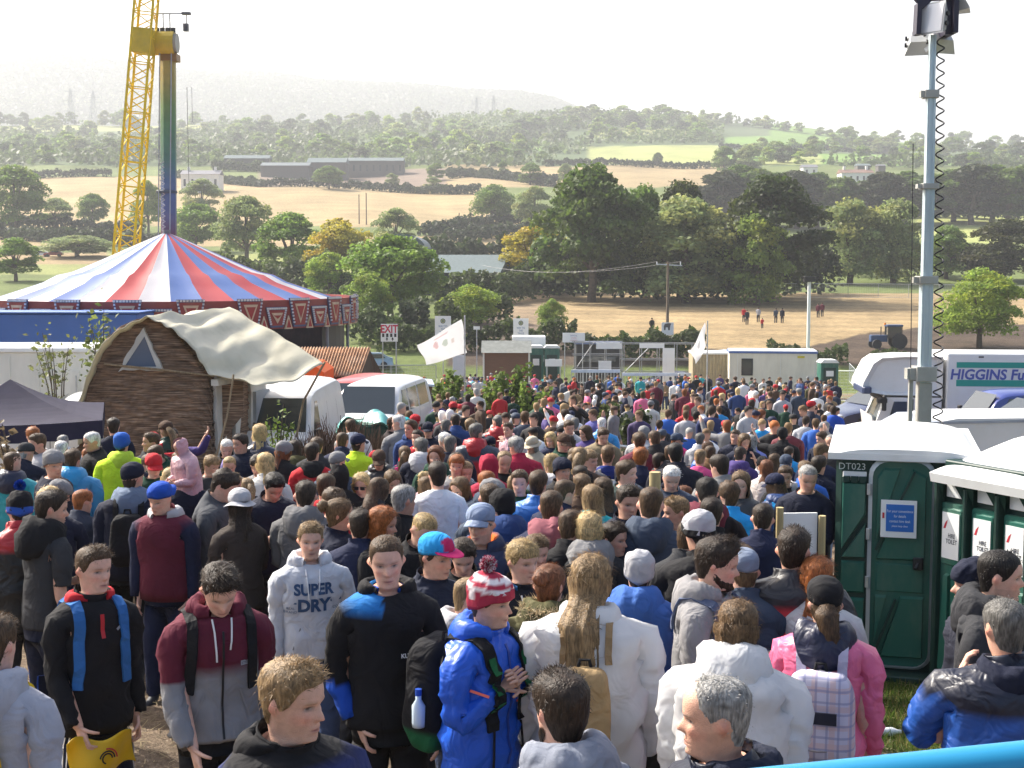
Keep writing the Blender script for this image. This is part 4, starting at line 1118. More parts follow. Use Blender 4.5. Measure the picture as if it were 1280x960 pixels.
def big_loo():
 D=12.0;xl=xat(1036,700,D);xr=xat(1166,700,D);W=xr-xl+.25;g=gz((xl+xr)/2,D)
 t=empty('portable_toilet',((xl+xr)/2+.19,D,g),R(-15),'wide green accessible toilet with white dome roof and blue notice on its door','portable toilet')
 Z=lambda row:CAMZ+D*slope(row)-g
 X=lambda px:xat(px,700,D)-(xl+xr)/2-.1
 H=Z(567);a=-W/2;b=W/2
 mb=MB();mb.box((0,1.0,H/2),(W,2.0,H),bev=.05);mb.build('wall',LOOD,t)
 def dome(u,v):
  x=(2*u-1);y=v
  e=(1-abs(x)**3.2);q=1-abs(2*y-1)**4
  return (x*(W/2+.07),-.08+2.16*y,H-.04+.15*e**.8*(.55+.45*q))
 mb=MB();mb.grid(dome,30,12)
 mb.prism([(-W/2-.07,H-.06),(W/2+.07,H-.06),(W/2+.07,H+.0),(-W/2-.07,H+.0)],-.085,2.085,'y')
 fr=[(dome(i/30,0)[0],dome(i/30,0)[2])for i in range(31)]
 mb.add([(p[0],-.08,p[1])for p in fr]+[(p[0],-.08,H-.05)for p in fr],[(i,i+1,32+i,31+i)for i in range(30)])
 mb.build('roof',LOOW,t,smooth=False)
 x0,x1=a+.06,X(1070)
 mb=MB();panel(mb,[(x0,.12),(x1,.12),(x1,Z(750)),(x0,Z(750))],-.002,-.035);panel(mb,[(x0,Z(744)),(x1,Z(744)),(x1,Z(704)),(x0,Z(704))],-.002,-.02)
 panel(mb,[(x0,Z(700)),(x1,Z(655)),(x1,Z(700))],-.002,-.045);panel(mb,[(x0,Z(690)),(x0,Z(604)),(x1,Z(604)),(x1,Z(645))],-.002,-.04)
 mb.build('side_panel',LOOG,t)
 mb=MB();mb.box(((x0+x1)/2,-.012,Z(597)),((x1-x0),.03,.08),bev=.008);mb.build('vent_grille',LOOW,t)
 for k in range(3):
  mb=MB();mb.box((x0+(x1-x0)*(.15+.35*k),-.03,Z(601)),(.07,.04,.06),bev=.01);mb.build('clip',LOOD,t)
 mb=MB();M=Matrix.Translation((X(1052),-.012,Z(585.5)))@ Matrix.Rotation(PI/2,4,'X');lettering(mb,'DT023',M,.085,.0,c=(.55,.6,.58));mb.build('lettering',PRINT,t)
 dx0,dx1,dz0,dz1=X(1076),X(1150),Z(832),Z(577)
 mb=MB();o=rrect(dx0-.025,dx1+.025,dz0-.02,dz1+.03,.16);i_=rrect(dx0+.01,dx1-.01,dz0,dz1,.14);n=len(o)
 V=[(p[0],-.03,p[1])for p in o]+[(p[0],-.05,p[1])for p in i_]+[(p[0],.01,p[1])for p in o]+[(p[0],.01,p[1])for p in i_]
 Fs=[]
 for k in range(n):
  k2=(k+1)%n;Fs += [(k,k2,n+k2,n+k),(2*n+k,2*n+k2,k2,k),(n+k,n+k2,3*n+k2,3*n+k)]
 mb.add(V,Fs);mb.build('door_frame',mat('pale_frame',(.50,.53,.54),.45,metal=.4),t)
 mb=MB();mb.prism(rrect(dx0+.012,dx1-.012,dz0+.004,dz1-.004,.13),-.022,0,'y');door=mb.build('door',LOOG,t)
 mb=MB()
 ix0,ix1=dx0+.05,dx1-.06
 zm0,zm1=Z(744),Z(704)
 panel(mb,[(ix0,zm0-.01),(ix0,dz0+.08),(ix1,dz0+.08),(ix1,zm0-.01),(ix1-.3,zm0-.01),(ix0,dz0+.45)][0:1]+[(ix0+.02,dz0+.08),(ix1,dz0+.08),(ix1,zm0-.02),(ix1-.22,zm0-.02)],-.022,-.05)if False else None
 panel(mb,[(ix0+.05,dz0+.08),(ix1,dz0+.08),(ix1,zm0),(ix1-.2,zm0)],-.022,-.05)
 panel(mb,[(ix0,zm0),(ix0,dz0+.2),(ix1-.32,zm0)],-.022,-.05)
 panel(mb,[(ix0,zm0+.03),(ix1,zm0+.03),(ix1,zm1),(ix0,zm1)],-.022,-.034)
 panel(mb,[(ix0,zm1+.03),(ix1,zm1+.03),(ix1,dz1-.12),(ix1-.12,dz1-.06)],-.022,-.05)
 panel(mb,[(ix0,zm1+.2),(ix1-.22,dz1-.06),(ix0+.06,dz1-.06),(ix0,dz1-.14)],-.022,-.05)
 mb.build('door_panel',LOOG,door)
 mb=MB();mb.bar((ix0,-.044,zm1+.12),(ix1-.1,-.044,dz1-.08),.045,.02);mb.build('brace',LOOD,door)
 mb=MB();mb.bar((ix0,-.05,dz0+.10),(ix1-.24,-.05,zm0-.03),.045,.02);mb.build('brace',LOOD,door)
 for px,row in ((1078,612),(1078,668),(1078,728)):
  mb=MB();mb.box((X(px)-.035,-.055,Z(row)),(.035,.03,.10),bev=.006);mb.build('hinge',STEEL,t)
 mb=MB();mb.box((X(1134),-.06,Z(702)),(.09,.05,.11),bev=.015);mb.tube([(X(1134),-.1,Z(700)),(X(1134)-.02,-.12,Z(706))],.015,6);mb.build('handle',BLACKP,door)
 nx0,nx1,nz0,nz1=X(1088),X(1131),Z(670),Z(624)
 mb=MB();mb.box(((nx0+nx1)/2,-.078,(nz0+nz1)/2),(nx1-nx0,.03,nz1-nz0),bev=.003);no=mb.build('notice',SIGNW,door)
 mb=MB();bx0,bx1,bz0,bz1=nx0+.045,nx1-.025,nz0+.055,nz1-.035
 mb.box(((bx0+bx1)/2,-.0945,(bz0+bz1)/2),(bx1-bx0,.004,bz1-bz0),c=(.02,.14,.50))
 for k,s in enumerate(('IN THE INTERESTS','OF PUBLIC HEALTH','DO NOT SMOKE HERE')):
  M=Matrix.Translation(((bx0+bx1)/2,-.098,bz1-.06-.045*k))@ Matrix.Rotation(PI/2,4,'X');lettering(mb,('For your convenience','for details','contact hire desk')[k],M,.034,c=(.75,.8,.85),sx=.75)
 mb.box((nx0+.022,-.0945,(bz0+bz1)/2+.02),(.018,.004,.05),c=(.5,.03,.04))
 M=Matrix.Translation(((bx0+bx1)/2,-.098,bz0+.05))@ Matrix.Rotation(PI/2,4,'X');lettering(mb,'please keep clean',M,.026,c=(.75,.8,.85),sx=.75)
 mb.build('print',PRINT,no)
 px_=X(1155);mb=MB();mb.bar((px_+.0,-.035,.0),(px_+.0,-.035,Z(600)),.03,.03);mb.build('corner_post',mat('grey_post',(.42,.45,.46),.5,metal=.3),t)
 mb=MB();r0,r1=px_+.05,b-.03
 for z0,z1 in ((.12,Z(750)),(Z(744),Z(704)),(Z(700),Z(604))):panel(mb,[(r0,z0),(r1,z0),(r1,z1),(r0,z1)],-.002,-.03)
 mb.build('side_panel',LOOG,t)
 mb=MB();mb.box((px_+.1,-.03,Z(604)),(.07,.05,.12),bev=.01);mb.build('latch',LOOW,t)
 mb=MB();mb.box((0,.9,.03),(W+.1,2.2,.1),bev=.02);mb.build('skid_base',LOOD,t)
big_loo()
def loo_row():
 P0=Vector((xat(1172,800,11.75),11.75));dv=Vector((.47,-.883));ang=math.atan2(dv.y,dv.x);w=1.04
 labs=['green toilet unit with white roof and three narrow notices next to the wide toilet','green toilet unit cut off by the right edge, next to the three notice unit']
 skid=mat('pale_skid',(.5,.52,.5),.6)
 for k in range(2):
  p=P0+dv*(w*k+w/2);g=gz(p.x,p.y)-.02
  t=empty('portable_toilet',(p.x,p.y,g),ang,labs[k],'portable toilet','row of green toilets')
  H=2.0
  mb=MB();mb.box((0,.6,H/2),(w-.01,1.18,H),bev=.02);mb.build('wall',LOOD,t)
  def rf(u,v):
   x=2*u-1;q=1-abs(x)**5
   return (x*(w/2-.004),-.16+1.45*v,H-.10+.30*min(1,v*1.6)**.8*(.5+.5*q)*(1 if v<.7 else 1-(v-.7)*.8))
  mb=MB();mb.grid(rf,20,12);fr=[rf(i/20,0)for i in range(21)]
  mb.add([f for f in fr]+[(f[0],f[1]+.02,f[2]-.08)for f in fr],[(i,i+1,22+i,21+i)for i in range(20)]);mb.build('roof',LOOW,t)
  if k==0:mb=MB();mb.box((.12,.62,H+.19),(.13,.13,.12),bev=.02);mb.box((.04,.62,H+.17),(.12,.05,.04));mb.build('vent',BLACKP,t)
  for j,x in enumerate((-.345,0,.345)):
   for s in (-1,1):
    mb=MB();xa=x+s*.165;xb=x+s*.06
    mb.add([(xa,-.11,H-.17),(xb,-.11,H-.17),(x+s*.13,-.03,H-.36),(xa,-.02,H-.17)],[(0,1,2),(3,0,2)]);mb.build('eave_tooth',LOOD,t)
   mb=MB();mb.box((x,-.012,H-.24),(.2,.03,.14),bev=.01);mb.build('vent_grille',LOOW,t)
   mb=MB();mb.prism(rrect(x-.135,x+.135,.10,H-.36,.03),-.04,0,'y');d=mb.build('door',LOOG,t)
   mb=MB();panel(mb,rrect(x-.115,x+.115,H-.90,H-.40,.03),-.04,-.058,.012);panel(mb,[(x-.105,.16),(x-.01,.16),(x-.01,H-.98),(x-.06,H-.98)],-.04,-.075,.015);panel(mb,[(x+.01,.16),(x+.105,.16),(x+.105,H-.98),(x+.03,H-.98)],-.04,-.075,.015);mb.build('door_panel',LOOG,d)
   mb=MB();mb.box((x,-.062,H-.64),(.19,.008,.40));no=mb.build('notice',SIGNW,d)
   mb=MB();ch=(.05,.05,.06);mb.add([(x-.08,-.0675,H-.58),(x-.055,-.0675,H-.58),(x-.03,-.0675,H-.50),(x-.06,-.0675,H-.53)],[(0,1,2,3)],c=(.5,.03,.05))
   for q,tx in enumerate(('HIRE','TOILET')):lettering(mb,tx,Matrix.Translation((x+.015,-.0675,H-.64-.05*q))@ Matrix.Rotation(PI/2,4,'X'),.055,.001,c=ch,sx=.7)
   if j==1:mb.box((x,-.067,H-.80),(.185,.003,.075),c=ch);lettering(mb,'01 42095',Matrix.Translation((x,-.070,H-.80))@ Matrix.Rotation(PI/2,4,'X'),.05,c=(.8,.8,.8),sx=.8)
   mb.build('print',PRINT,no)
   if j:mb=MB();mb.box((x-.1725,-.05,H/2-.1),(.045,.1,H-.22),bev=.012);mb.build('post',LOOD,t)
  for s in (-1,1):
   mb=MB();mb.box((s*.495,-.05,H/2-.08),(.05,.1,H-.18),bev=.012);mb.build('corner_post',LOOD,t)
  mb=MB();mb.box((0,.55,.04),(w-.01,1.34,.12),bev=.02);mb.build('skid_base',skid,t)
loo_row()
# ================================================================== lighting mast
def light_mast():
 D=17.5;p=at(1153,560,D);g=gz(p.x,D)
 t=empty('light_mast',(p.x,D,g),0,'tall telescopic lighting mast with floodlights and a coiled black cable','lighting mast')
 Z=lambda row:CAMZ+D*slope(row)-g
 X=lambda px,row=40:xat(px,row,D)-p.x
 MASTG=mat('mast_grey',(.40,.40,.37),.6,metal=.3,na=.15,dirt=(.25,.23,.18,.4),ds=2)
 MASTB=mat('pale_blue_aluminium',(.52,.62,.66),.35,metal=.35,na=.12,dirt=(.30,.36,.36,.6),ds=1.6,stretch=(2,2,.3))
 mb=MB();mb.box((0,0,.35),(1.1,1.4,.5),bev=.05);mb.build('trailer_base',MASTG,t)
 segs=[(0,.3,X(1155,478),Z(478),.19,MASTG),(X(1155,478),Z(478),X(1158,352),Z(352),.165,MASTB),(X(1158,352),Z(352),X(1161,234),Z(234),.14,MASTB),(X(1161,234),Z(234),X(1163.5,120),Z(120),.12,MASTB),(X(1163.5,120),Z(120),X(1166),Z(44),.09,MASTB)]
 for a,z0,b,z1,w,m in segs:
  mb=MB();w *= .86;mb.bar((a,0,z0),(b,0,z1),w,w);
  if m is MASTB:
   for s in (-.25,.25):mb.bar((a+s*w,-w*.52,z0+.02),(b+s*w,-w*.52,z1-.02),w*.16,.02)
  mb.build('mast_section',m,t)
 for px,row,w,h in ((1155,467,.26,.19),(1158,350,.24,.1),(1161,233,.21,.07),(1163,118,.18,.1)):
  mb=MB();mb.box((X(px,row),0,Z(row)),(w,w,h),bev=.01);mb.box((X(px,row)-w*.62,-.02,Z(row)),(w*.3,w*.5,h*.8));mb.build('collar',MASTG,t)
 mb=MB();mb.bar((X(1136.5,560),0,Z(620)),(X(1138.5,473),0,Z(473)),.05);mb.box((X(1140,467),0,Z(467)),(.16,.14,.14));mb.build('guide_rail',MASTG,t)
 mb=MB();mb.tube([(X(1137,460),-.05,Z(460)),(X(1140,180),-.05,Z(180))],.006,4);mb.build('wire',BLACKP,t)
 pts=[]
 n=420
 for i in range(n+1):
  f=i/n;row=560-(560-44)*f
  x=X(1172,560)+(X(1176)-X(1172,560))*f
  amp=.062-.017*f
  tt=f*2*PI*33
  pts.append((x+amp*math.cos(tt),amp*math.sin(tt),Z(row)))
 mb=MB();mb.tube(pts,.010,6);mb.build('coiled_cable',BLACKP,t,smooth=True)
 pts=[(X(1142),-.14,Z(46)),(X(1143),-.14,Z(8)),(X(1156),-.14,Z(-4)),(X(1188),-.14,Z(-6)),(X(1188),-.14,Z(44))]
 mb=MB()
 for a,b in zip(pts[:-1],pts[1:]):mb.bar(a,b,.06,.16)
 mb.box((X(1183),.02,Z(22)),(.11,.3,.46));mb.build('bracket',mat('purple_black_bracket',(.03,.025,.045),.4),t)
 def flood(cx,row,y,rz,rx,w,h,dp):
  mb=MB();M=Matrix.Translation((X(cx),y,Z(row)))@ Matrix.Rotation(rz,4,'Z')@ Matrix.Rotation(rx,4,'X')
  V=[(-w,-dp,-h),(w,-dp,-h),(w,-dp,h),(-w,-dp,h),(-w*.6,dp,-h*.55),(w*.6,dp,-h*.55),(w*.6,dp,h*.55),(-w*.6,dp,h*.55)]
  mb.add([M @ Vector(v)for v in V],[(0,1,2,3),(7,6,5,4),(0,4,5,1),(1,5,6,2),(2,6,7,3),(3,7,4,0)])
  f=mb.build('floodlight',mat('floodlight_housing',(.52,.53,.52),.4,metal=.2,na=.2)if 'floodlight_housing' not in bpy.data.materials else bpy.data.materials['floodlight_housing'],t)
  mb=MB();mb.add([M @ Vector(v)for v in [(-w*.9,-dp-.008,-h*.88),(w*.9,-dp-.008,-h*.88),(w*.9,-dp-.008,h*.88),(-w*.9,-dp-.008,h*.88)]],[(0,1,2,3)]);mb.build('lens',mat('lens_glass',(.85,.86,.86),.12,spec=.8,na=.02)if 'lens_glass' not in bpy.data.materials else bpy.data.materials['lens_glass'],f)
  mb=MB()
  for zz in (-.06,.06):mb.tube([M @ Vector((w*.86,.0,zz)),M @ Vector((w*.99,.0,zz))],.03,8)
  mb.build('gland',BLACKP,f)
 flood(1163,28,-.16,R(-52),R(-8),.20,.20,.09)
 flood(1158,48,.22,R(160),R(38),.20,.17,.08)
 flood(1180,46,.2,R(200),R(38),.22,.17,.08)
 flood(1196,2,.05,R(70),R(-30),.18,.18,.09)
light_mast()
# ================================================================== blue rail at the viewer's feet
a,b=at(905,992,2.05),at(1420,940,2.0)
mb=MB();mb.tube([a+(a-b)*2.5,a,b,b+(b-a)*2],.034,24)
tag(mb.build('handrail',mat('glossy_blue_paint',(.015,.23,.43),.35,na=.05,coat=.3),smooth=True),'thick glossy blue handrail along the bottom right edge','handrail')
bpy.data.objects['handrail'].location=(0,0,0)
# ================================================================== poles, flags, signs
def on_plane(px,D):x=xat(px,470,D);return Vector((x,D,gz(x,D)))
def flag(px_pole,D,top,corners,label,marks,leanx=0.):
 p=on_plane(px_pole,D);g=p.z
 t=empty('flag',p,0,label,'flag')
 Z=lambda row:CAMZ+D*slope(row)-g
 X=lambda px:xat(px,430,D)-p.x
 mb=MB();mb.tube([(0,0,-.3),(X(px_pole+leanx),0,Z(top))],.03,8);mb.build('pole',STEEL,t)
 c=[Vector((X(a),0,Z(b)))for a,b in corners]
 def surf(u,v):
  q=c[0].lerp(c[3],u).lerp(c[1].lerp(c[2],u),v)
  q.y += .16*math.sin(u*6.5+v*2)*(.2+u);q.z += .05*math.sin(u*5+1)*u;q.x += .03*math.sin(v*7+u*3)
  return tuple(q)
 fm=mat('white_flag_cloth',(.84,.84,.83),.6,na=.03,attr=True,trans=.45,bump=.15,bs=5)if 'white_flag_cloth' not in bpy.data.materials else bpy.data.materials['white_flag_cloth']
 mb=MB();nu,nv=48,36;mb.grid(surf,nu,nv)
 Cc=np.ones((len(mb.V),3))
 for j in range(nv+1):
  for i in range(nu+1):
   u,v=i/nu,j/nv
   for (mu,mv,ru,rv,col)in marks:
    if ((u-mu)/ru)**2+((v-mv)/rv)**2<1:Cc[j*(nu+1)+i]=col
 mb.C=[tuple(k)for k in Cc]
 mb.build('cloth',fm,t,smooth=True)
flag(581,52,394,[(577,399),(583,441),(533,456),(521,431)],'large white flag with faint red and green emblem flying left of the brown shed',
 [(.62,.38,.05,.14,(.78,.55,.56)),(.42,.46,.06,.11,(.6,.66,.58)),(.25,.5,.04,.07,(.8,.7,.65)),(.5,.15,.16,.03,(.84,.66,.66))])
flag(884,62,401,[(881,403),(882,432),(871,455),(863,437)],'narrow white flag hanging down beside the cream cabin',[(.5,.45,.12,.14,(.55,.56,.6))])
def post_sign(px,D,rows,w_px,label,drawn,poles=1,cat='sign',name='sign'):
 p=on_plane(px,D)if D<117 else Vector((xat(px,470,D),D,gz(xat(px,470,D),D)))
 g=p.z;t=empty(name,p,0,label,cat)
 Z=lambda row:CAMZ+D*slope(row)-g
 W=w_px/FPX*D;z0,z1=Z(rows[1]),Z(rows[0])
 mb=MB();mb.box((0,0,(z0+z1)/2),(W,.05,z1-z0),bev=.01);bo=mb.build('board',SIGNW,t)
 for s in ([0]if poles==1 else [-.4,.4]):
  mb=MB();mb.bar((s*W,.06,-.3),(s*W,.06,z1-.05),.07);mb.build('post',STEEL,t)
 if drawn:
  mb=MB();drawn(mb,W,z0,z1);mb.build('print',PRINT,bo)
def RX(x,y,z):return Matrix.Translation((x,y,z))@ Matrix.Rotation(PI/2,4,'X')
def exit_(mb,W,z0,z1):
 h=z1-z0
 lettering(mb,'EXIT',RX(0,-.03,z1-h*.30),h*.62,.02,c=(.55,.03,.07),sx=.78)
 for k,x in enumerate((-.36,-.12,.12,.36)):
  mb.box((x*W,-.03,z0+h*.36),(W*.13,.01,h*.2),c=(.03,.03,.03))
 for x in (-.14,.2):
  mb.add([(x*W-.08,-.032,z0+h*.12),(x*W+.08,-.032,z0+h*.12),(x*W,-.032,z0+h*.27)],[(0,1,2)],c=(.03,.03,.03));mb.box((x*W,-.031,z0+h*.1),(.05,.004,h*.1),c=(.03,.03,.03))
def crest(mb,W,z0,z1):
 h=z1-z0
 mb.lathe([(.01,0),(.17,0),(.17,.01)],(0,0,0),12)if False else None
 n=14
 for r0,c,y in ((.2,(.10,.14,.12),-.03),(.13,(.55,.50,.25),-.034),(.08,(.08,.16,.12),-.038)):
  mb.add([(W*.5*r0*2*math.cos(2*PI*i/n)*.8,y,z1-h*.25+W*.5*r0*2*math.sin(2*PI*i/n)*.8)for i in range(n)],[tuple(range(n))],c=c)
 for k,s in enumerate(('WAY TO','THE','TRADE')):lettering(mb,s,RX(0,-.03,z1-h*(.52+.15*k)),h*.14,.004,c=(.18,.26,.42),sx=.8)
def figure_(mb,W,z0,z1):
 h=z1-z0
 pts=[(-.30,.40),(-.18,.40),(-.15,.62),(.02,.62),(.05,.40),(.18,.40),(.22,.75),(.30,.92),(.1,.95),(-.22,.90),(-.32,.72)]
 mb.add([(p[0]*W,-.03,z0+h*p[1])for p in pts],[tuple(range(len(pts)))],c=(.10,.09,.09))
 lettering(mb,'P',RX(0,-.03,z0+h*.2),h*.28,c=(.15,.2,.4))
post_sign(487,84,(405,427),21,'white EXIT sign with red letters above the rusty roofed shed',exit_,2)
post_sign(554,100,(395,420),20,'pale blue white sign with round crest behind the large flag',crest)
post_sign(651,112,(398,421),19,'pale sign with round crest above the brown shed',crest)
def poster(mb,W,z0,z1):
 h=z1-z0
 for k in range(3):lettering(mb,('OFFICIAL','STAND','VIEWING')[k],RX(0,-.03,z1-h*(.3+.25*k)),h*.22,c=(.6,.3,.35)if k else (.2,.2,.4),sx=.8)
post_sign(717,108,(416,428),28,'wide white banner board beside the green toilets at the gate',poster,2)
post_sign(596,96,(408,412),8,'small square traffic sign in front of the hedge',None)
SCAFW=mat('wire_grey',(.22,.22,.22),.6)
def utility_pole():
 D=136;x=xat(834,430,D);g=gz(x,D);t=empty('utility_pole',(x,D,g),0,'wooden power pole with crossarm standing before the stubble field','utility pole')
 Z=lambda row:CAMZ+D*slope(row)-g
 zt=Z(327);mb=MB();mb.tube([(0,0,-.5),(0,0,zt)],[.17,.12],8);mb.build('pole',mat('dark_pole',(.16,.12,.085),.8),t)
 mb=MB();mb.bar((-1.2,0,zt-.25),(1.4,0,zt-.4),.12);mb.build('crossarm',STEEL,t)
 for s in (-1.1,0,1.25):
  mb=MB();mb.tube([(s,0,zt-.3),(s,0,zt-.02)],.05,6);mb.build('insulator',SIGNW,t)
 W=15/FPX*D;mb=MB();z0,z1=Z(419),Z(403);mb.box((0,-.2,(z0+z1)/2),(W,.04,z1-z0));bo=mb.build('sign',SIGNW,t)
 mb=MB();pts=[(-.30,.40),(-.18,.40),(-.15,.62),(.02,.62),(.05,.40),(.18,.40),(.22,.75),(.30,.92),(.1,.95),(-.22,.90),(-.32,.72)]
 mb.add([(p[0]*W,-.225,z0+(z1-z0)*p[1])for p in pts],[tuple(range(len(pts)))],c=(.10,.09,.09));mb.build('print',PRINT,bo)
 for k,s in enumerate((-1.1,1.25)):
  pts=[]
  e=Vector((xat(600,340,205)-x,205-D,CAMZ+205*slope(331)-g));a=Vector((s,0,zt))
  for i in range(13):f=i/12;q=a.lerp(e,f);q.z -= 1.1*4*f*(1-f);pts.append(q)
  mb=MB();mb.tube(pts,.012,4);mb.build('wire',SCAFW,t)
utility_pole()
def lamp_pole():
 D=124;x=xat(1010,440,D);g=gz(x,D);t=empty('lamp_pole',(x,D,g),0,'slim white lamp pole with dark floodlight head above the cream cabin','lamp pole')
 Z=lambda row:CAMZ+D*slope(row)-g
 mb=MB();mb.tube([(0,0,0),(0,0,Z(350))],.16,8);mb.build('pole',SIGNW,t)
 mb=MB();mb.box((0,0,Z(349)),(1.0,.6,.5),bev=.05);mb.box((0,0,Z(347)),(1.6,.2,.12));mb.build('floodlight',BLACKP,t)
lamp_pole()
for px,base,top,lab in ((449,280,243,'left of a pair of bare poles in the tan field'),(458,281,241,'right of a pair of bare poles in the tan field'),(574,284,266,'short bare pole by the notice boards in the tan field')):
 d=dist_of_row(px,base);x=xat(px,base,d);mb=MB();h=CAMZ+d*slope(top)-gz(x,d)
 mb.tube([(0,0,-.5),(0,0,h)],[.2,.15],6);o=mb.build('pole',mat('far_pole',(.12,.09,.07),.9)if px==449 else bpy.data.materials['far_pole']);o.location=(x,d,gz(x,d));tag(o,lab,'pole')
def pylon(px,base,top,lab):
 d=dist_of_row(px,base,600,1490);x=xat(px,base,d);g=gz(x,d);h=CAMZ+d*slope(top)-g;mb=MB()
 w=h*.11
 for s in (-1,1):
  for q in (-1,1):mb.bar((s*w,q*w,0),(s*w*.12,q*w*.12,h),.35)
 for k in range(7):
  f,f2=k/7.5,(k+1)/7.5;a,b=w*(1-.88*f),w*(1-.88*f2)
  for q in (-1,1):mb.bar((-a,q*a,h*f),(b,q*b,h*f2),.22);mb.bar((a,q*a,h*f),(-b,q*b,h*f2),.22)
 for f,L in ((.66,.26),(.8,.2),(.93,.14)):mb.bar((-h*L,0,h*f),(h*L,0,h*f),.3)
 o=mb.build('pylon',mat('pylon_steel',(.3,.32,.34),.5)if 'pylon_steel' not in bpy.data.materials else bpy.data.materials['pylon_steel']);o.location=(x,d,g);tag(o,lab,'pylon','electricity pylons')
pylon(89,152,111,'leftmost electricity pylon on the wooded slope');pylon(117,152,113,'pylon just right of the leftmost one, nearer the lattice boom');pylon(596,146,121,'left pylon of the middle pair on the wooded ridge');pylon(617,146,119,'right pylon of the middle pair on the wooded ridge')
# ================================================================== barns, farms and houses across the valley
ROOFD=mat('dark_metal_roof',(.085,.115,.125),.5,na=.15,metal=.2);ROOFP=mat('pale_sheet_roof',(.14,.175,.18),.85,na=.15,spec=.15);BARNW=mat('dark_barn_wall',(.05,.05,.05),.85,na=.25,ns=1,stretch=(3,3,.3));FARMW=mat('farm_wall',(.11,.10,.09),.8);HOUSEW=mat('whitewashed_wall',(.75,.74,.70),.7);SLATE=mat('slate_roof',(.16,.16,.18),.6);TILE=mat('brown_roof',(.20,.12,.09),.7)
def barn(px0,px1,base,eave,ridge,dep,label,wall,roof,rz=0,arch=False,d=None,wins=0,chim=0,cat='barn',name='barn'):
 d=d or dist_of_row((px0+px1)/2,base);xa,xb=xat(px0,base,d),xat(px1,base,d);W=xb-xa;x=(xa+xb)/2;g=gz(x,d)
 t=empty(name,(x,d,g),rz,label,cat);he=CAMZ+d*slope(eave)-g;hr=CAMZ+d*slope(ridge)-g
 mb=MB();mb.box((0,dep/2,he/2-.5),(W,dep,he+1));mb.build('wall',wall,t)
 if arch:
  pts=[(-W/2-.1,he-.1)]+[(-W/2*math.cos(PI*i/16),he+(hr-he)*math.sin(PI*i/16))for i in range(17)]+[(W/2+.1,he-.1)]
  mb=MB();mb.prism(pts,-.3,dep+.3,'y');mb.build('roof',roof,t)
 else:
  mb=MB();mb.prism([(-.4,he+.02),(dep/2,hr),(dep+.4,he+.02)],-W/2-.3,W/2+.3,'x');rf=mb.build('roof',roof,t)
  for k in range(chim):
   mb=MB();mb.box((-W*.35+W*.7*k/max(1,chim-1),dep/2,hr+.5),(1.0,1.0,2.0));mb.build('chimney',wall,rf)
 for k in range(wins):
  mb=MB();mb.box((-W/2+W*(k+.5)/wins,-.02,he*.55),(W/wins*.3,.1,he*.38));mb.build('window',GLASS,t)
barn(527,624,362,341,318,16,'long dark barn with pale sloping sheet roof behind the spreading tree',BARNW,ROOFP,R(-9),d=205)
barn(472,532,350,312,292,20,'dark barn with curved roof beside the long barn',BARNW,ROOFD,arch=True,d=238)
barn(384,432,208,203,196,14,'far farm shed with grey sloping roof',FARMW,ROOFP,d=700)
barn(430,504,208,201,196,12,'far long open cattle shed with pale roof edge',FARMW,ROOFP,d=720,wins=9)
barn(326,386,210,207,202,12,'far low shed left of the grey farm shed',FARMW,ROOFD,d=690)
barn(280,336,202,198,193,10,'far blue grey shed above the white farmhouse',FARMW,ROOFP,d=740)
barn(226,274,226,218,212,9,'white farmhouse with two chimneys right of the ride tower',HOUSEW,SLATE,d=590,wins=5,chim=2,cat='house',name='house')
barn(1052,1092,223,216,211,9,'pale farmhouse with brown roof in the trees on the right',HOUSEW,TILE,d=620,wins=5,chim=2,cat='house',name='house')
barn(1004,1022,214,209,205,8,'small pale house left of the pale farmhouse on the right hill',HOUSEW,SLATE,d=680,wins=2,cat='house',name='house')
barn(1072,1088,210,207,204,7,'small blue roofed outbuilding behind the pale farmhouse',FARMW,ROOFP,d=700)
barn(1098,1107,210,207,205,6,'tiny dark roofed outbuilding right of the pale farmhouse',FARMW,SLATE,d=700)
SM=[]
def small_car(px,row,col,label,d=None):
 d=d or dist_of_row(px,row);x=xat(px,row,d)
 if not SM:
  mb=MB();mb.c=(1,1,1);V=[];
  secs=[(-.82,.9),(-.86,1),(.86,1),(.82,.9)]
  prof=[(p[0],p[1])for p in profC];n=len(prof)
  for y,s in secs:V += [(p[0]-2.17,y if p[1]<1 else y*.82,p[1]*(1 if s==1 else .97))for p in prof]
  F=[(k*n+i,k*n+(i+1)%n,(k+1)*n+(i+1)%n,(k+1)*n+i)for k in range(3)for i in range(n)]+[tuple(range(n)),tuple(range(3*n,4*n))]
  mb.add(V,F);o=mb.build('body',mat('car_paint',(1,1,1),.3,objc=True,coat=.5));SM.append(o.data);bpy.data.objects.remove(o)
  mb=MB();mb.prism([(-.66,.96),(1.45,.98),(1.05,1.36),(-.15,1.36)],-.79,.79,'y');o=mb.build('window',GLASS);SM.append(o.data);bpy.data.objects.remove(o)
  mb=MB()
  mb.tube([(0,-.1,0),(0,.1,0)],.33,12);o=mb.build('wheel',DARK);SM.append(o.data);bpy.data.objects.remove(o)
 t=empty('car',(x,d,gz(x,d)),R(8),label,'car','cars parked across the meadow')
 b=link('body',SM[0],t);b.color=(*col,1);link('window',SM[1],t)
 for wx in (-1.3,1.3):
  for wy in (-.78,.78):q=link('wheel',SM[2],t);q.location=(wx,wy,.33)
small_car(50,321,(.7,.7,.72),'white car parked on the left meadow beside the red one');small_car(67,321,(.35,.05,.06),'small red car parked on the left meadow');small_car(5,320,(.45,.5,.58),'silver car parked at the left edge of the meadow')
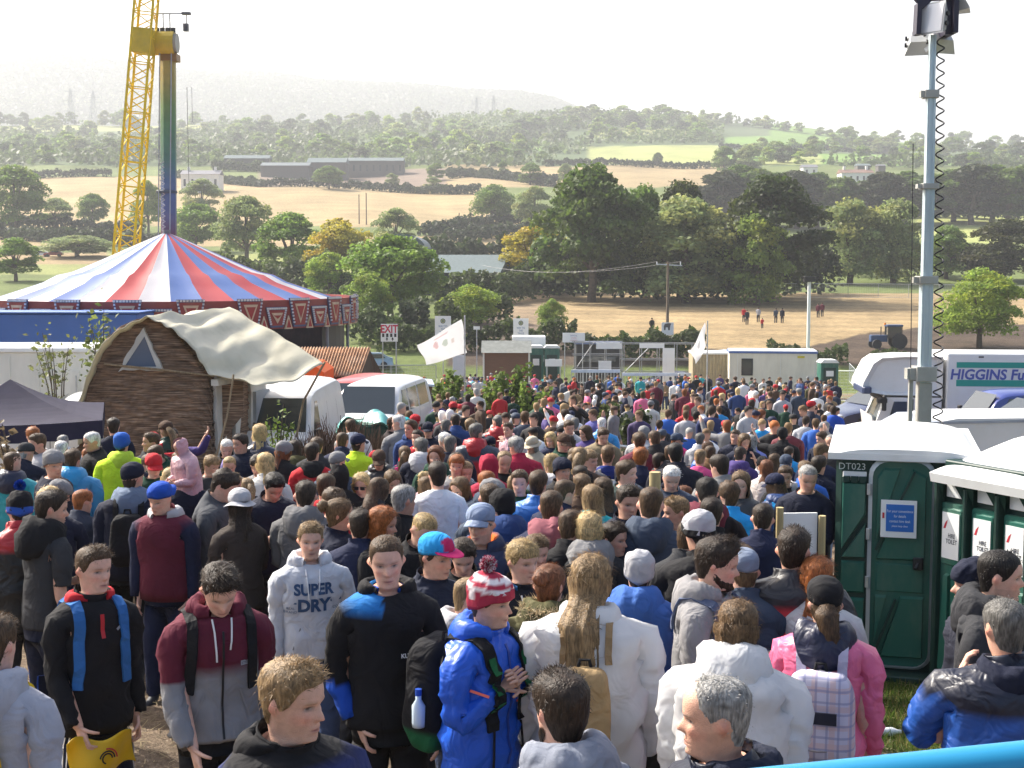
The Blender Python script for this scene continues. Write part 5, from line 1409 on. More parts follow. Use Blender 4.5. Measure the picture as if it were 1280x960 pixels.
small_car(462,428,(.30,.42,.55),'pale blue car behind the fence left of the EXIT sign',128);small_car(660,445,(.6,.6,.6),'white car behind the brown shed',128)
small_car(905,448,(.55,.57,.6),'silver car behind the cream cabin',129)
# ================================================================== the gate area
def gate_hut():
 D=98;o=on_plane(633,D);t=empty('shed',o,0,'brown wooden gate shed with grey felt roof among the crowd','shed')
 Z=lambda row:CAMZ+D*slope(row)-o.z
 W=56/FPX*D;he=Z(440);hr=Z(427)
 wd=mat('red_brown_boards',(.17,.085,.05),.8,na=.2,ns=3,stretch=(.5,.5,12))
 mb=MB();mb.box((0,1.3,he/2),(W,2.6,he));mb.build('wall',wd,t)
 mb=MB();mb.prism([(-.25,he-.05),(1.3,hr),(2.85,he-.05)],-W/2-.2,W/2+.2,'x');mb.build('roof',mat('grey_felt',(.22,.23,.21),.9,na=.2),t)
 mb=MB();mb.bar((-W/2-.03,-.05,0),(-W/2-.03,-.05,he),.12);mb.bar((W/2+.03,-.05,0),(W/2+.03,-.05,he),.12);mb.build('corner_board',WALLWHITE,t)
gate_hut()
mb=MB();D=104;o=on_plane(661,D);W=42/FPX*D;h=CAMZ+D*slope(421)-o.z
mb.box((0,1.2,h-.35),(W,2.4,.7),bev=.05);tt=empty('ticket_kiosk',o,0,'white topped kiosk behind the brown gate shed','kiosk');mb.build('fascia',SIGNW,tt);mb=MB();mb.box((0,1.2,(h-.7)/2),(W-.3,2.1,h-.7));mb.build('wall',CREAM,tt)
def far_loo(px,D,label,top=432):
 o=on_plane(px,D);t=empty('portable_toilet',o,0,label,'portable toilet','toilets by the gate');W=1.15;H=CAMZ+D*slope(top)-o.z
 mb=MB();mb.box((0,.6,H/2-.1),(W,1.2,H-.2),bev=.04);mb.build('wall',LOOG,t)
 mb=MB();mb.prism([(-W/2-.05,H-.2),(-W/2+.15,H),(W/2-.15,H),(W/2+.05,H-.2)],-.05,1.25,'y');mb.build('roof',LOOW,t)
 mb=MB();mb.box((0,-.03,H*.43),(W*.7,.05,H*.78),bev=.02);d=mb.build('door',LOOD,t)
 mb=MB();mb.box((0,-.07,H*.68),(W*.42,.02,H*.13));mb.build('notice',SIGNW,d)
far_loo(670,102,'left green toilet of the two beside the brown shed');far_loo(690,102,'right green toilet of the two beside the brown shed')
far_loo(1037,88,'lone green toilet to the right of the cream cabin',450)
def cabin():
 D=96;x0,x1=xat(912,480,D),xat(1020,480,D);W=x1-x0;o=on_plane(966,D);t=empty('site_cabin',o,R(-7),'cream portable cabin with blue roof edge and one window','cabin')
 Z=lambda row:CAMZ+D*slope(row)-o.z;H=Z(441)
 mb=MB();mb.box((0,1.5,H/2-.1),(W,3,H+.2),bev=.04);mb.build('wall',CREAM,t)
 mb=MB();mb.box((0,1.5,H+.02),(W+.1,3.1,.14),bev=.02);mb.build('roof',mat('blue_edge',(.10,.16,.38),.5),t)
 mb=MB();mb.box((0,1.5,H+.11),(W,3,.05));mb.build('roof_sheet',SIGNW,t)
 wx=xat(934,480,D)-o.x
 mb=MB();mb.box((wx,-.02,Z(459)),(.80,.08,1.2),bev=.02);w_=mb.build('window',BLACKP,t)
 mb=MB();mb.box((wx,-.05,Z(459)),(.64,.06,1.02));mb.build('pane',GLASS,w_)
 for px in (922,975,1017):
  mb=MB();xx=xat(px,480,D)-o.x;mb.bar((xx,-.02,.1),(xx,-.02,H-.1),.06,.04);mb.build('seam_strip',WALLWHITE,t)
 mb=MB();mb.box((xat(1000,480,D)-o.x,-.02,Z(446)),(.5,.03,.14),c=(.6,.5,.02));mb.build('label_plate',PRINT,t)
 mb=MB();mb.box((xat(1010,480,D)-o.x,-.4,Z(478)),(1.4,.5,.08),ry=R(-42));mb.build('step_ramp',STEEL,t)
cabin()
def container2():
 D=100;o=on_plane(889,D);t=empty('shipping_container',o,0,'ribbed tan container with white roof left of the cream cabin','container');W=46/FPX*D;H=CAMZ+D*slope(443)-o.z
 m=mat('tan_ribbed_steel',(.36,.30,.19),.6,na=.15)
 mb=MB();n=44;V=[];F=[]
 for i in range(n+1):
  x=-W/2+W*i/n;y=0 if (i%4)<2 else .07
  V += [(x,y,0),(x,y,H)]
 for i in range(n):F.append((2*i,2*i+2,2*i+3,2*i+1))
 mb.add(V,F);mb.box((0,1.28,H/2),(W,2.3,H));mb.build('wall',m,t)
 mb=MB();mb.box((0,1.2,H+.08),(W+.1,2.6,.14));mb.build('roof',SIGNW,t)
container2()
SCAF=mat('scaffold_tube',(.24,.25,.26),.55,metal=.3)
def stand(px0,px1,D,rows,label,panels=(),name='scaffold_stand',deck=True,hut=None):
 """tubular scaffold stand with rails, decks and hung white sheets"""
 o=on_plane((px0+px1)/2,D);t=empty(name,o,0,label,'scaffold');Z=lambda row:CAMZ+D*slope(row)-o.z;X=lambda px:xat(px,460,D)-o.x
 a,b=X(px0),X(px1);n=max(3,int((b-a)/1.1))
 for y in (0,1.6):
  for i in range(n+1):
   mb=MB();x=a+(b-a)*i/n;mb.tube([(x,y,-.2),(x,y,Z(rows[0]))],.03,6);mb.build('upright',SCAF,t)
 for r in rows:
  for y in (0,1.6):
   mb=MB();mb.tube([(a-.2,y,Z(r)),(b+.2,y,Z(r))],.03,6);mb.build('rail',SCAF,t)
 mb=MB();mb.tube([(a,-.06,Z(rows[-1])),(a+(b-a)*.4,-.06,Z(rows[0]))],.04,6);mb.build('brace',SCAF,t)
 for (p0,p1,r0,r1)in panels:
  mb=MB();mb.box(((X(p0)+X(p1))/2,-.1,(Z(r0)+Z(r1))/2),(X(p1)-X(p0),.04,abs(Z(r0)-Z(r1))));mb.build('sheet',SIGNW,t)
stand(719,777,106,(428,444,462),'scaffold viewing stand with white sheets in front of a dark cabin',[(745,777,428,436),(748,764,451,464)])
stand(780,868,104,(430,450,466),'open scaffold frame with tall white banner',[(799,830,429,435),(828,843,435,478)])
mb=MB();o=on_plane(748,110);tt=empty('dark_cabin',o,0,'low dark cabin inside the scaffold stand','cabin');h=CAMZ+110*slope(430)-o.z;mb.box((0,1.3,h/2),(3.6,2.4,h));mb.build('wall',BARNW,tt);mb=MB();mb.box((0,1.2,h+.05),(3.9,2.8,.12));mb.build('roof',mat('blue_grey_roof',(.16,.20,.32),.5),tt)
mb=MB();mb.box((0,-.03,h*.7),(2.8,.04,.5));mb.build('window',GLASS,tt)
vehicle('van','van','dark blue people carrier behind the open scaffold frame',Vector((xat(793,470,116),116,gz(xat(793,470,116),116))),R(-3),profC,1.8,NAVYP,sideC,shC,scale=1.3)
def barrier(px0,px1,D,rows,label,n=16,name='crowd_barrier',col=None):
 o=on_plane((px0+px1)/2,D);t=empty(name,o,0,label,'barrier','barriers at the gate');Z=lambda row:CAMZ+D*slope(row)-o.z;X=lambda px:xat(px,470,D)-o.x
 a,b=X(px0),X(px1)
 mb=MB()
 zt,zb=Z(rows[0]),Z(rows[1])
 mb.box(((a+b)/2,0,zt),(b-a,.12,.22));mb.build('top_board',mat('blue_white_board',(.55,.62,.75),.5)if 'blue_white_board' not in bpy.data.materials else bpy.data.materials['blue_white_board'],t)
 mb=MB();mb.tube([(a,0,zb),(b,0,zb)],.03,6);mb.build('lower_rail',STEEL,t)
 for i in range(n+1):
  mb=MB();x=a+(b-a)*i/n;mb.tube([(x,0,-.1),(x,0,zt)],.03,5);mb.build('bar',STEEL,t)
barrier(714,775,100,(464,478),'blue topped barrier left of the steward in blue');barrier(778,872,101,(468,482),'blue topped barrier in front of the open scaffold frame')
o=on_plane(850,92);mb=MB();mb.box((0,0,.15),(9.5,.9,.35),bev=.12);q=mb.build('rolled_sheet',WALLWHITE);q.location=o;tag(q,'long roll of white sheeting lying before the barriers','sheeting')
o=on_plane(755,93);mb=MB();mb.box((0,0,.12),(6.5,.6,.26),bev=.1);q=mb.build('rolled_sheet',WALLWHITE);q.location=o;tag(q,'shorter roll of white sheeting left of the long one','sheeting')
post_sign(692,95,(449,458),21,'blank white board among the crowd below the toilets',None,2)
post_sign(574,66,(444,470),16,'blank white panel under the large white flag',None,2)
def mesh_fence(pts,h,label,step=2.5,name='mesh_fence',group=None,panel_=True):
 Q=[Vector((xat(px,row,d),d,0))for px,row,d in pts];o=Q[0];t=empty(name,(o.x,o.y,gz(o.x,o.y)),0,label,'fence',group)
 g0=gz(o.x,o.y)
 wm=bpy.data.materials.get('fence_wire')or mat('fence_wire',(.42,.45,.46),.5,metal=.4)
 for a,b in zip(Q[:-1],Q[1:]):
  n=max(1,int((b-a).length/step))
  for i in range(n+1):
   p=a.lerp(b,i/n);mb=MB();z=gz(p.x,p.y)-g0;mb.tube([(p.x-o.x,p.y-o.y,z),(p.x-o.x,p.y-o.y,z+h)],.035,5);mb.build('post',wm,t)
  mb=MB()
  for k in range(int(h/.2)+1):
   zz=h*k/int(h/.2);pp=[a.lerp(b,i/n)for i in range(n+1)]
   mb.tube([(p.x-o.x,p.y-o.y,gz(p.x,p.y)-g0+zz)for p in pp],.008 if 0<zz<h-.01 else .03,4)
  nv=int((b-a).length/.25)
  for i in range(nv):
   p=a.lerp(b,i/nv);z=gz(p.x,p.y)-g0;mb.bar((p.x-o.x,p.y-o.y,z),(p.x-o.x,p.y-o.y,z+h),.01)
  ob=mb.build('wire_mesh',wm,t);
d1=dist_of_row(1060,372);d2=dist_of_row(1290,366)
mesh_fence([(960,373,d1),(1060,371,d1),(1290,366,d1-4)],2.0,'long mesh fence along the back of the stubble field',4)
mesh_fence([(1046,487,92),(1100,487,90)],2.0,'mesh panel fence right of the lone green toilet')
mesh_fence([(430,460,96),(545,458,100)],2.4,'tall mesh fence below the EXIT sign',2.6)
mesh_fence([(1062,448,124),(1100,462,108)],1.6,'slanting mesh fence in front of the tractor')
def tractor():
 D=138;x=xat(1110,440,D);g=gz(x,D);t=empty('tractor',(x,D,g),0,'dark blue tractor with glazed cab working the ploughed corner','tractor');t.scale=(.85,)*3
 bl=mat('tractor_blue',(.03,.07,.16),.4)
 mb=MB();mb.box((-1.2,0,1.2),(2.0,1.0,.8),bev=.1);mb.build('bonnet',bl,t)
 mb=MB();mb.box((.6,0,2.72),(1.9,1.7,.22),bev=.08);mb.build('roof',bl,t)
 for sx in (-.2,1.4):
  for sy in (-.75,.75):mb=MB();mb.bar((sx,sy,1.2),(sx,sy,2.65),.09);mb.build('cab_pillar',BLACKP,t)
 mb=MB();mb.box((.6,0,1.95),(1.5,1.4,1.3));mb.build('cab_glass',GLASS,t)
 for x_,r in ((-1.6,.55),(1.1,.9)):
  for s in (-1,1):
   mb=MB();mb.tube([(x_,s*.75,r),(x_,s*1.1,r)],r,18);mb.build('wheel',DARK,t)
 mb=MB();mb.tube([(-.9,0,1.5),(-.9,0,2.6)],.06,6);mb.build('exhaust',BLACKP,t);mb=MB();mb.box((-.6,-.6,2.95),(.2,.2,.25),c=(.8,.25,.02));mb.build('beacon',PRINT,t)
tractor()
# ================================================================== bits inside the crowd
def wood_post(px,top,D,w,label,name='wooden_post'):
 p=on_plane(px,D);h=CAMZ+D*slope(top)-p.z;mb=MB();mb.tube([(0,0,-.2),(0,0,h)],w,12);o=mb.build(name,POSTW,smooth=False);o.location=p;auto_smooth(o);tag(o,label,'post')
wood_post(820,590,10.6,.045,'round wooden post standing among the crowd left of the white haired man')
def board_sign():
 D=9.8;o=on_plane(1002,D);t=empty('notice_board',o,R(4),'blank white board on two wooden posts seen from behind beside the wide toilet','board');Z=lambda r:CAMZ+D*slope(r)-o.z;X=lambda p:xat(p,660,D)-o.x
 mb=MB();mb.box((0,.03,(Z(642)+Z(706))/2),(X(1027)-X(978),.02,Z(642)-Z(706)));mb.build('board',SIGNW,t)
 for px,r in ((974,634),(1028,645)):
  mb=MB();mb.tube([(X(px),0,-.1),(X(px),0,Z(r))],.028,10);mb.build('post',POSTW,t)
board_sign()
def brush_fence():
 r=np.random.default_rng(8);Vs=[];mb=MB()
 A,B=on_plane(356,19.5),on_plane(474,20.5)
 n=2600
 for k in range(n):
  f=r.uniform(0,1);p=A.lerp(B,f);q=Vector((p.x+r.normal()*.03,p.y+r.normal()*.14,p.z))
  ht=1.38+.22*math.sin(f*3.5-.6)+.1*r.normal()
  z0=r.uniform(0,ht*.8);L=r.uniform(.35,.8);dx,dy=r.normal()*.14,r.normal()*.14
  a=q+Vector((0,0,z0));b=q+Vector((dx,dy,min(z0+L,ht+.1*abs(r.normal()))))
  wd=r.uniform(.006,.014);s=Vector((wd,0,0));s2=Vector((0,wd,0));cc=np.array([.16,.11,.075])*r.uniform(.4,1.8)
  mb.add([a-s,a+s,b+s*.3,b-s*.3],[(0,1,2,3)],c=tuple(cc));mb.add([a-s2,a+s2,b+s2*.3,b-s2*.3],[(0,1,2,3)],c=tuple(cc))
 core=MB()
 o=mb.build('brushwood_fence',mat('brushwood',(1,1,1),.9,attr=True,na=.2),fix=False);tag(o,'rough brown brushwood fence behind the crowd in front of the vans','fence')
 wv=MB();V=[];
 for i in range(41):
  p=A.lerp(B,i/40);ht=1.28+.22*math.sin(i/40*3.5-.6)
  for j in range(21):V.append((p.x,p.y+.1*math.sin(j*2.1+(PI if i%2 else 0)),p.z+ht*j/20))
 wv.add(V,[(i*21+j,i*21+21+j,i*21+22+j,i*21+j+1)for i in range(40)for j in range(20)]);wv.build('woven_core',WATTLE,o)
brush_fence()
def covered_heap():
 o=on_plane(455,22.5);t=empty('covered_trailer',o,0,'dark green covered trailer with a teal sheet on top before the white van','trailer');
 mb=MB();mb.box((0,.5,.85),(.95,1.0,1.5),bev=.12);mb.build('body',mat('bottle_green',(.02,.07,.045),.6),t)
 r=np.random.default_rng(2)
 def sh(u,v):return ((u-.5)*1.0,v*1.1-.05,1.62+.09*math.sin(u*9+v*3)+.08*math.sin(v*11+u*4)-.25*(abs(2*u-1)**4))
 mb=MB();mb.grid(sh,24,24);mb.build('sheet',mat('teal_sheet',(.12,.38,.36),.45,bump=.4,bs=6),t,smooth=True)
 for s in (-.3,.3):
  mb=MB();mb.tube([(s,-.02,.3),(s,.12,.3)],.3,14);mb.build('wheel',DARK,t)
covered_heap()
def sapling(px,D,top,wpx,label,col=(.13,.19,.04),n=420,lf=.07,seed=1,stem_h=.3):
 p=on_plane(px,D);H=CAMZ+D*slope(top)-p.z;r=np.random.default_rng(seed);R0=wpx/FPX*D/2
 t=empty('shrub',p,0,label,'shrub')
 P=[];st=MB()
 for k in range(9):
  a=r.uniform(0,6.28);q=r.uniform(.3,1);e=Vector((R0*q*math.cos(a),R0*q*math.sin(a),H*r.uniform(.55,1)));st.tube([(0,0,0),e*.5+Vector((0,0,.2*H)),e],[.02,.014,.006],5)
  m=n//9;f=r.uniform(stem_h,1.02,m);base=np.array([[e.x*g_ ,e.y*g_,H*.1+e.z*g_-H*.1*g_]for g_ in f])
  P.append(base+r.normal(size=(m,3))*.07*H*.5)
 P=np.concatenate(P);P[:,2]=np.maximum(P[:,2],.1);Nn=r.normal(size=P.shape);Nn[:,2]+= 1.2
 V,F,C=leaves(P,Nn,lf,r,r.uniform(.7,1.4,len(P))[:,None]*np.array(col))
 mesh_np('foliage',V,F.tolist(),LEAF,t,C=C);st.build('stem',BARK,t)
sapling(345,22.0,505,34,'small potted tree in front of the tall white panel van',n=260,lf=.05,stem_h=.55,seed=2)
sapling(632,48,452,70,'leafy green shrub in the garden plot below the brown shed',seed=3,n=900,lf=.10);sapling(600,45,478,60,'low spreading shrub left of the garden plot shrub',seed=4,n=700,lf=.09);sapling(664,46,480,54,'low shrub right of the garden plot shrub',seed=5,n=700,lf=.09);sapling(556,50,458,46,'tall thin shrub under the large white flag',seed=6,n=700,lf=.10)
sapling(128,30.5,376,34,'thin leafy tree behind the hut against the blue trailer',seed=7,n=420,lf=.07,stem_h=.55,col=(.12,.15,.04));sapling(72,30.5,412,52,'sparse twiggy shrub behind the box cabin',seed=8,n=200,lf=.06,stem_h=.7,col=(.15,.17,.06))
sapling(18,17.5,530,70,'dry brown bush under the navy gazebo',seed=9,n=500,lf=.05,col=(.16,.12,.07))
sapling(745,36,502,54,'dark leafy display plant behind the mesh pen',seed=10,n=800,lf=.09,col=(.07,.09,.03));sapling(790,37,500,60,'dark leafy display plant right of its neighbour at the mesh pen',seed=11,n=900,lf=.09,col=(.06,.085,.03))
def rail_fence(pts,label,h=.9):
 Q=[on_plane(px,d)for px,d in pts];o=Q[0];t=empty('rail_fence',o,0,label,'fence')
 for a,b in zip(Q[:-1],Q[1:]):
  for z in (h,h*.5):
   mb=MB();mb.bar(a-o+Vector((0,0,z)),b-o+Vector((0,0,z)),.06,.09);mb.build('rail',POSTW,t)
  n=max(1,int((b-a).length/1.4))
  for i in range(n+1):
   p=a.lerp(b,i/n)-o;mb=MB();mb.bar(p,p+Vector((0,0,h+.15)),.09);mb.build('post',POSTW,t)
rail_fence([(600,37),(665,37),(688,33)],'pale wooden rail fence round the garden plot')
mesh_fence([(752,640,25),(810,640,25)],1.15,'low galvanised mesh pen in the middle of the crowd',1.2,name='mesh_pen')
p=Vector((xat(1108,884,10.0),10.0,gz(xat(1108,884,10.0),10.0)+.04));mb=MB();mb.tube([(-.11,0,0),(-.1,0,0),(.05,.01,0),(.09,.01,0),(.12,.01,0)],[.028,.034,.034,.016,.014],10);o=mb.build('bottle',mat('clear_plastic',(.75,.78,.80),.15,na=.05),smooth=True);o.location=p;tag(o,'clear plastic bottle lying on the grass by the wide toilet','bottle')
p=Vector((xat(1166,888,9.9),9.9,gz(xat(1166,888,9.9),9.9)+.03));mb=MB();mb.grid(lambda u,v:((u-.5)*.2,(v-.5)*.1,.015*math.sin(u*9)+.01*math.sin(v*8)),10,6);o=mb.build('wrapper',mat('orange_wrapper',(.75,.36,.02),.4));o.location=p;tag(o,'orange wrapper lying on the grass by the toilet row','litter')
def grass_patch():
 r=np.random.default_rng(12);n=26000
 x=r.uniform(2.2,5.2,n);y=r.uniform(8.2,13.5,n);k=(vnoise(x*1.6,y*1.6,41)+1.3*sst(2.6,3.6,x)-.5+r.normal(size=n)*.3)>0;x,y=x[k],y[k];n=len(x)
 z=ground(x,y);h=r.uniform(.03,.10,n);a=r.uniform(0,6.28,n);w=.006
 dx,dy=np.cos(a)*w,np.sin(a)*w;lx,ly=r.normal(size=n)*.03,r.normal(size=n)*.03
 V=np.stack([np.stack([x-dx,y-dy,z],1),np.stack([x+dx,y+dy,z],1),np.stack([x+lx,y+ly,z+h],1)],1).reshape(-1,3)
 C=np.repeat(r.uniform(.7,1.3,n)[:,None]*np.where(r.uniform(0,1,n)[:,None]<.25,np.array([[.22,.19,.07]]),np.array([[.085,.13,.025]])),3,axis=0)
 o=mesh_np('grass',V,np.arange(3*n).reshape(n,3).tolist(),LEAF,C=C);tag(o,kind='stuff')
grass_patch()
def straw():
 r=np.random.default_rng(13);n=9000;y=6+12*r.uniform(0,1,n)**1.5;x=r.uniform(-.45,.42,n)*y
 z=ground(x,y)+.018*vnoise(x*3.1,y*3.1,5)+.02*np.sin(y*2.2+.6*np.sin(x*.8))+.012;a=r.uniform(0,6.28,n);L=r.uniform(.02,.07,n);w=.004
 c,s=np.cos(a),np.sin(a)
 V=np.stack([np.stack([x-c*L-s*w,y-s*L+c*w,z],1),np.stack([x+c*L-s*w,y+s*L+c*w,z+.008],1),np.stack([x+c*L+s*w,y+s*L-c*w,z+.008],1),np.stack([x-c*L+s*w,y-s*L-c*w,z],1)],1).reshape(-1,3)
 C=np.repeat(r.uniform(.5,1.2,n)[:,None]*np.array([[.40,.32,.19]]),4,axis=0)
 o=mesh_np('straw_litter',V,np.arange(4*n).reshape(n,4).tolist(),LEAF,C=C);tag(o,kind='stuff')
straw()
# ================================================================== people
def skin_mat():
 m=mat('skin',(1,1,1),.5,attr=True,na=.13,ns=38,spec=.35,sub=.10,bump=.25,bs=240)
 return m
SKIN=skin_mat()
def crumple(m,s1,d1,s2,d2):
 nt=m.node_tree;N,L=nt.nodes.new,nt.links.new;b=nt.nodes['Principled BSDF'];tc=N('ShaderNodeTexCoord')
 a=N('ShaderNodeTexNoise');a.inputs['Scale'].default_value=s1;a.inputs['Detail'].default_value=2;a.inputs['Distortion'].default_value=1.6;L(tc.outputs['Object'],a.inputs[0])
 c=N('ShaderNodeTexNoise');c.inputs['Scale'].default_value=s2;c.inputs['Detail'].default_value=3;L(tc.outputs['Object'],c.inputs[0])
 b1=N('ShaderNodeBump');b1.inputs['Strength'].default_value=.75;b1.inputs['Distance'].default_value=d1;L(a.outputs[0],b1.inputs['Height'])
 b2=N('ShaderNodeBump');b2.inputs['Strength'].default_value=.5;b2.inputs['Distance'].default_value=d2;L(c.outputs[0],b2.inputs['Height']);L(b1.outputs[0],b2.inputs['Normal']);L(b2.outputs[0],b.inputs['Normal'])
 return m
CLOTH=crumple(mat('cloth',(1,1,1),.85,attr=True,na=.12,ns=9,spec=.2),6.5,.035,160,.002)
SHELL=crumple(mat('shell_fabric',(1,1,1),.42,attr=True,na=.08,ns=7,spec=.45,trans=.10),7,.034,40,.003)
PLASTIC=crumple(mat('thin_white_plastic',(1,1,1),.45,attr=True,na=.05,ns=7,spec=.4,trans=.38),5.5,.03,30,.003)
def hair_mat():
 m,nt,b,N,L=nodes('hair')
 b.inputs['Roughness'].default_value=.5;b.inputs['Specular IOR Level'].default_value=.35
 a=N('ShaderNodeAttribute');a.attribute_name='Col'
 tc=N('ShaderNodeTexCoord');mp=N('ShaderNodeMapping');mp.inputs['Scale'].default_value=(140,140,22);L(tc.outputs['Object'],mp.inputs[0])
 nz=N('ShaderNodeTexNoise');nz.inputs['Scale'].default_value=1;nz.inputs['Detail'].default_value=3;L(mp.outputs[0],nz.inputs[0])
 r=N('ShaderNodeMapRange');r.inputs[1].default_value=.3;r.inputs[2].default_value=.7;r.inputs[3].default_value=.55;r.inputs[4].default_value=1.5;L(nz.outputs[0],r.inputs[0])
 x=N('ShaderNodeMix');x.data_type='RGBA';x.blend_type='MULTIPLY';x.inputs[0].default_value=1;L(a.outputs['Color'],x.inputs[6]);L(r.outputs[0],x.inputs[7]);L(x.outputs[2],b.inputs['Base Color'])
 bp=N('ShaderNodeBump');bp.inputs['Strength'].default_value=.7;bp.inputs['Distance'].default_value=.01;L(nz.outputs[0],bp.inputs['Height']);L(bp.outputs[0],b.inputs['Normal'])
 t=N('ShaderNodeBsdfTranslucent');L(x.outputs[2],t.inputs['Color']);mx=N('ShaderNodeMixShader');mx.inputs[0].default_value=.22;L(b.outputs[0],mx.inputs[1]);L(t.outputs[0],mx.inputs[2]);L(mx.outputs[0],nt.nodes['Material Output'].inputs['Surface'])
 return m
HAIR=hair_mat()
BODYALL=mat('clothed_figure',(1,1,1),.75,attr=True,na=.1,ns=8,bump=.3,bs=14,spec=.25)
C_=dict(black=(.013,.013,.015),navy=(.016,.021,.052),dnavy=(.012,.015,.032),char=(.035,.036,.040),grey=(.20,.20,.205),lgrey=(.40,.40,.42),white=(.78,.79,.80),offw=(.60,.59,.55),red=(.46,.022,.03),crim=(.36,.02,.05),maroon=(.115,.018,.035),pink=(.75,.17,.30),lpink=(.62,.38,.42),mag=(.5,.03,.16),royal=(.015,.075,.42),blue=(.03,.12,.46),sky=(.02,.28,.62),teal=(.02,.34,.38),slate=(.045,.062,.095),dblue=(.02,.05,.16),purple=(.065,.045,.17),lilac=(.24,.20,.42),green=(.02,.17,.055),olive=(.085,.08,.035),dgreen=(.012,.05,.03),brown=(.075,.045,.03),tan=(.32,.22,.11),hiviz=(.52,.75,.03),orange=(.75,.16,.02),yellow=(.72,.50,.02),jean=(.05,.075,.15),ljean=(.16,.21,.32),beige=(.50,.44,.33))
H_=dict(black=(.016,.013,.011),dark=(.036,.023,.015),brown=(.085,.050,.026),mid=(.15,.092,.045),light=(.27,.18,.09),fair=(.38,.27,.12),blond=(.55,.40,.19),ginger=(.32,.105,.028),auburn=(.17,.062,.025),grey=(.30,.295,.28),white=(.72,.71,.68),dgrey=(.13,.125,.115))
def cc(c):return np.array(C_[c]if isinstance(c,str)else c,float)
def hc(c):return np.array(H_[c]if isinstance(c,str)else c,float)
def crease(P,seed,amp,wl):
 r=np.random.default_rng(seed);o=np.zeros(len(P))
 for k in range(4):
  d=r.normal(size=3)*np.array([1,1,1.5]);d /= np.linalg.norm(d);e=r.normal(size=3);e /= np.linalg.norm(e)
  o += 1-2.2*np.abs(np.sin(P @ d*PI/(wl*r.uniform(.8,1.7))+r.uniform(0,6.28)+1.1*np.sin(P @ e*2*PI/(wl*2.6))))**.7
 return o*amp/2.4
def wob(P,seed,amp,wl):
 r=np.random.default_rng(seed);o=np.zeros(len(P))
 for k in range(5):
  d=r.normal(size=3);d /= np.linalg.norm(d);o += np.sin(P @ d*2*PI/(wl*r.uniform(.7,1.5))+r.uniform(0,6.28))
 return o*amp/2.2
CHIN=1.515
HZ=np.array([-.045,-.02,.0,.012,.028,.045,.062,.078,.095,.115,.135,.155,.175,.195,.208,.218,.225])
HW=np.array([.056,.056,.050,.050,.054,.058,.062,.0655,.0695,.0715,.0735,.0745,.0735,.066,.054,.037,.016])
HF=np.array([.046,.052,.078,.092,.094,.094,.0925,.091,.090,.089,.0945,.0945,.090,.077,.062,.043,.018])
HB=np.array([.062,.062,.063,.066,.070,.075,.080,.086,.092,.097,.101,.103,.101,.088,.071,.049,.021])
HW=HW*.985;HF=HF*.985;HB=HB*.985
def headsurf(phi,h,face=True,fem=0.):
 """skull and face surface: phi 0 faces forward (-y), h above the chin; returns x, y"""
 phi=np.asarray(phi,float);h=np.asarray(h,float)
 W=np.interp(h,HZ,HW)*(1-.04*fem);Fr=np.interp(h,HZ,HF);Bk=np.interp(h,HZ,HB)
 s,c=np.sin(phi),np.cos(phi)
 x=W*np.sign(s)*np.abs(s)**.92
 y=-np.where(c>0,Fr,Bk)*np.sign(c)*np.abs(c)**.95
 if face:
  fr=sst(.1,.6,c)
  nose=.026*np.exp(-(x/.0135)**2)*np.where(h>.082,np.exp(-((h-.082)/.026)**2),np.exp(-((h-.082)/.009)**2))
  y=y-nose*fr
  y=y+.010*fr*np.exp(-((np.abs(x)-.031)/.015)**2-((h-.114)/.011)**2)
  y=y-.005*fr*np.exp(-((np.abs(x)-.030)/.022)**2-((h-.134)/.008)**2)*(1-.6*fem)
  y=y-.005*fr*np.exp(-((np.abs(x)-.042)/.016)**2-((h-.088)/.014)**2)
  y=y-.006*fr*np.exp(-(x/.021)**2-((h-.052)/.004)**2)-.0055*fr*np.exp(-(x/.018)**2-((h-.041)/.005)**2)
  y=y+.005*fr*np.exp(-(x/.023)**2-((h-.0468)/.0022)**2)
  y=y-.006*fr*np.exp(-(x/.020)**2-((h-.014)/.010)**2)
  y=y+.004*fr*np.exp(-(x/.02)**2-((h-.030)/.006)**2)
  ear=np.exp(-((y-.014)/.013)**2-((h-.105)/.024)**2)*sst(.8,.95,np.abs(s))
  x=x+np.sign(x)*.020*ear;y=y+.010*ear
 return x,y
def cols_of(nc):
 t=2*PI*np.arange(nc)/nc
 return t-.38*np.sin(t)
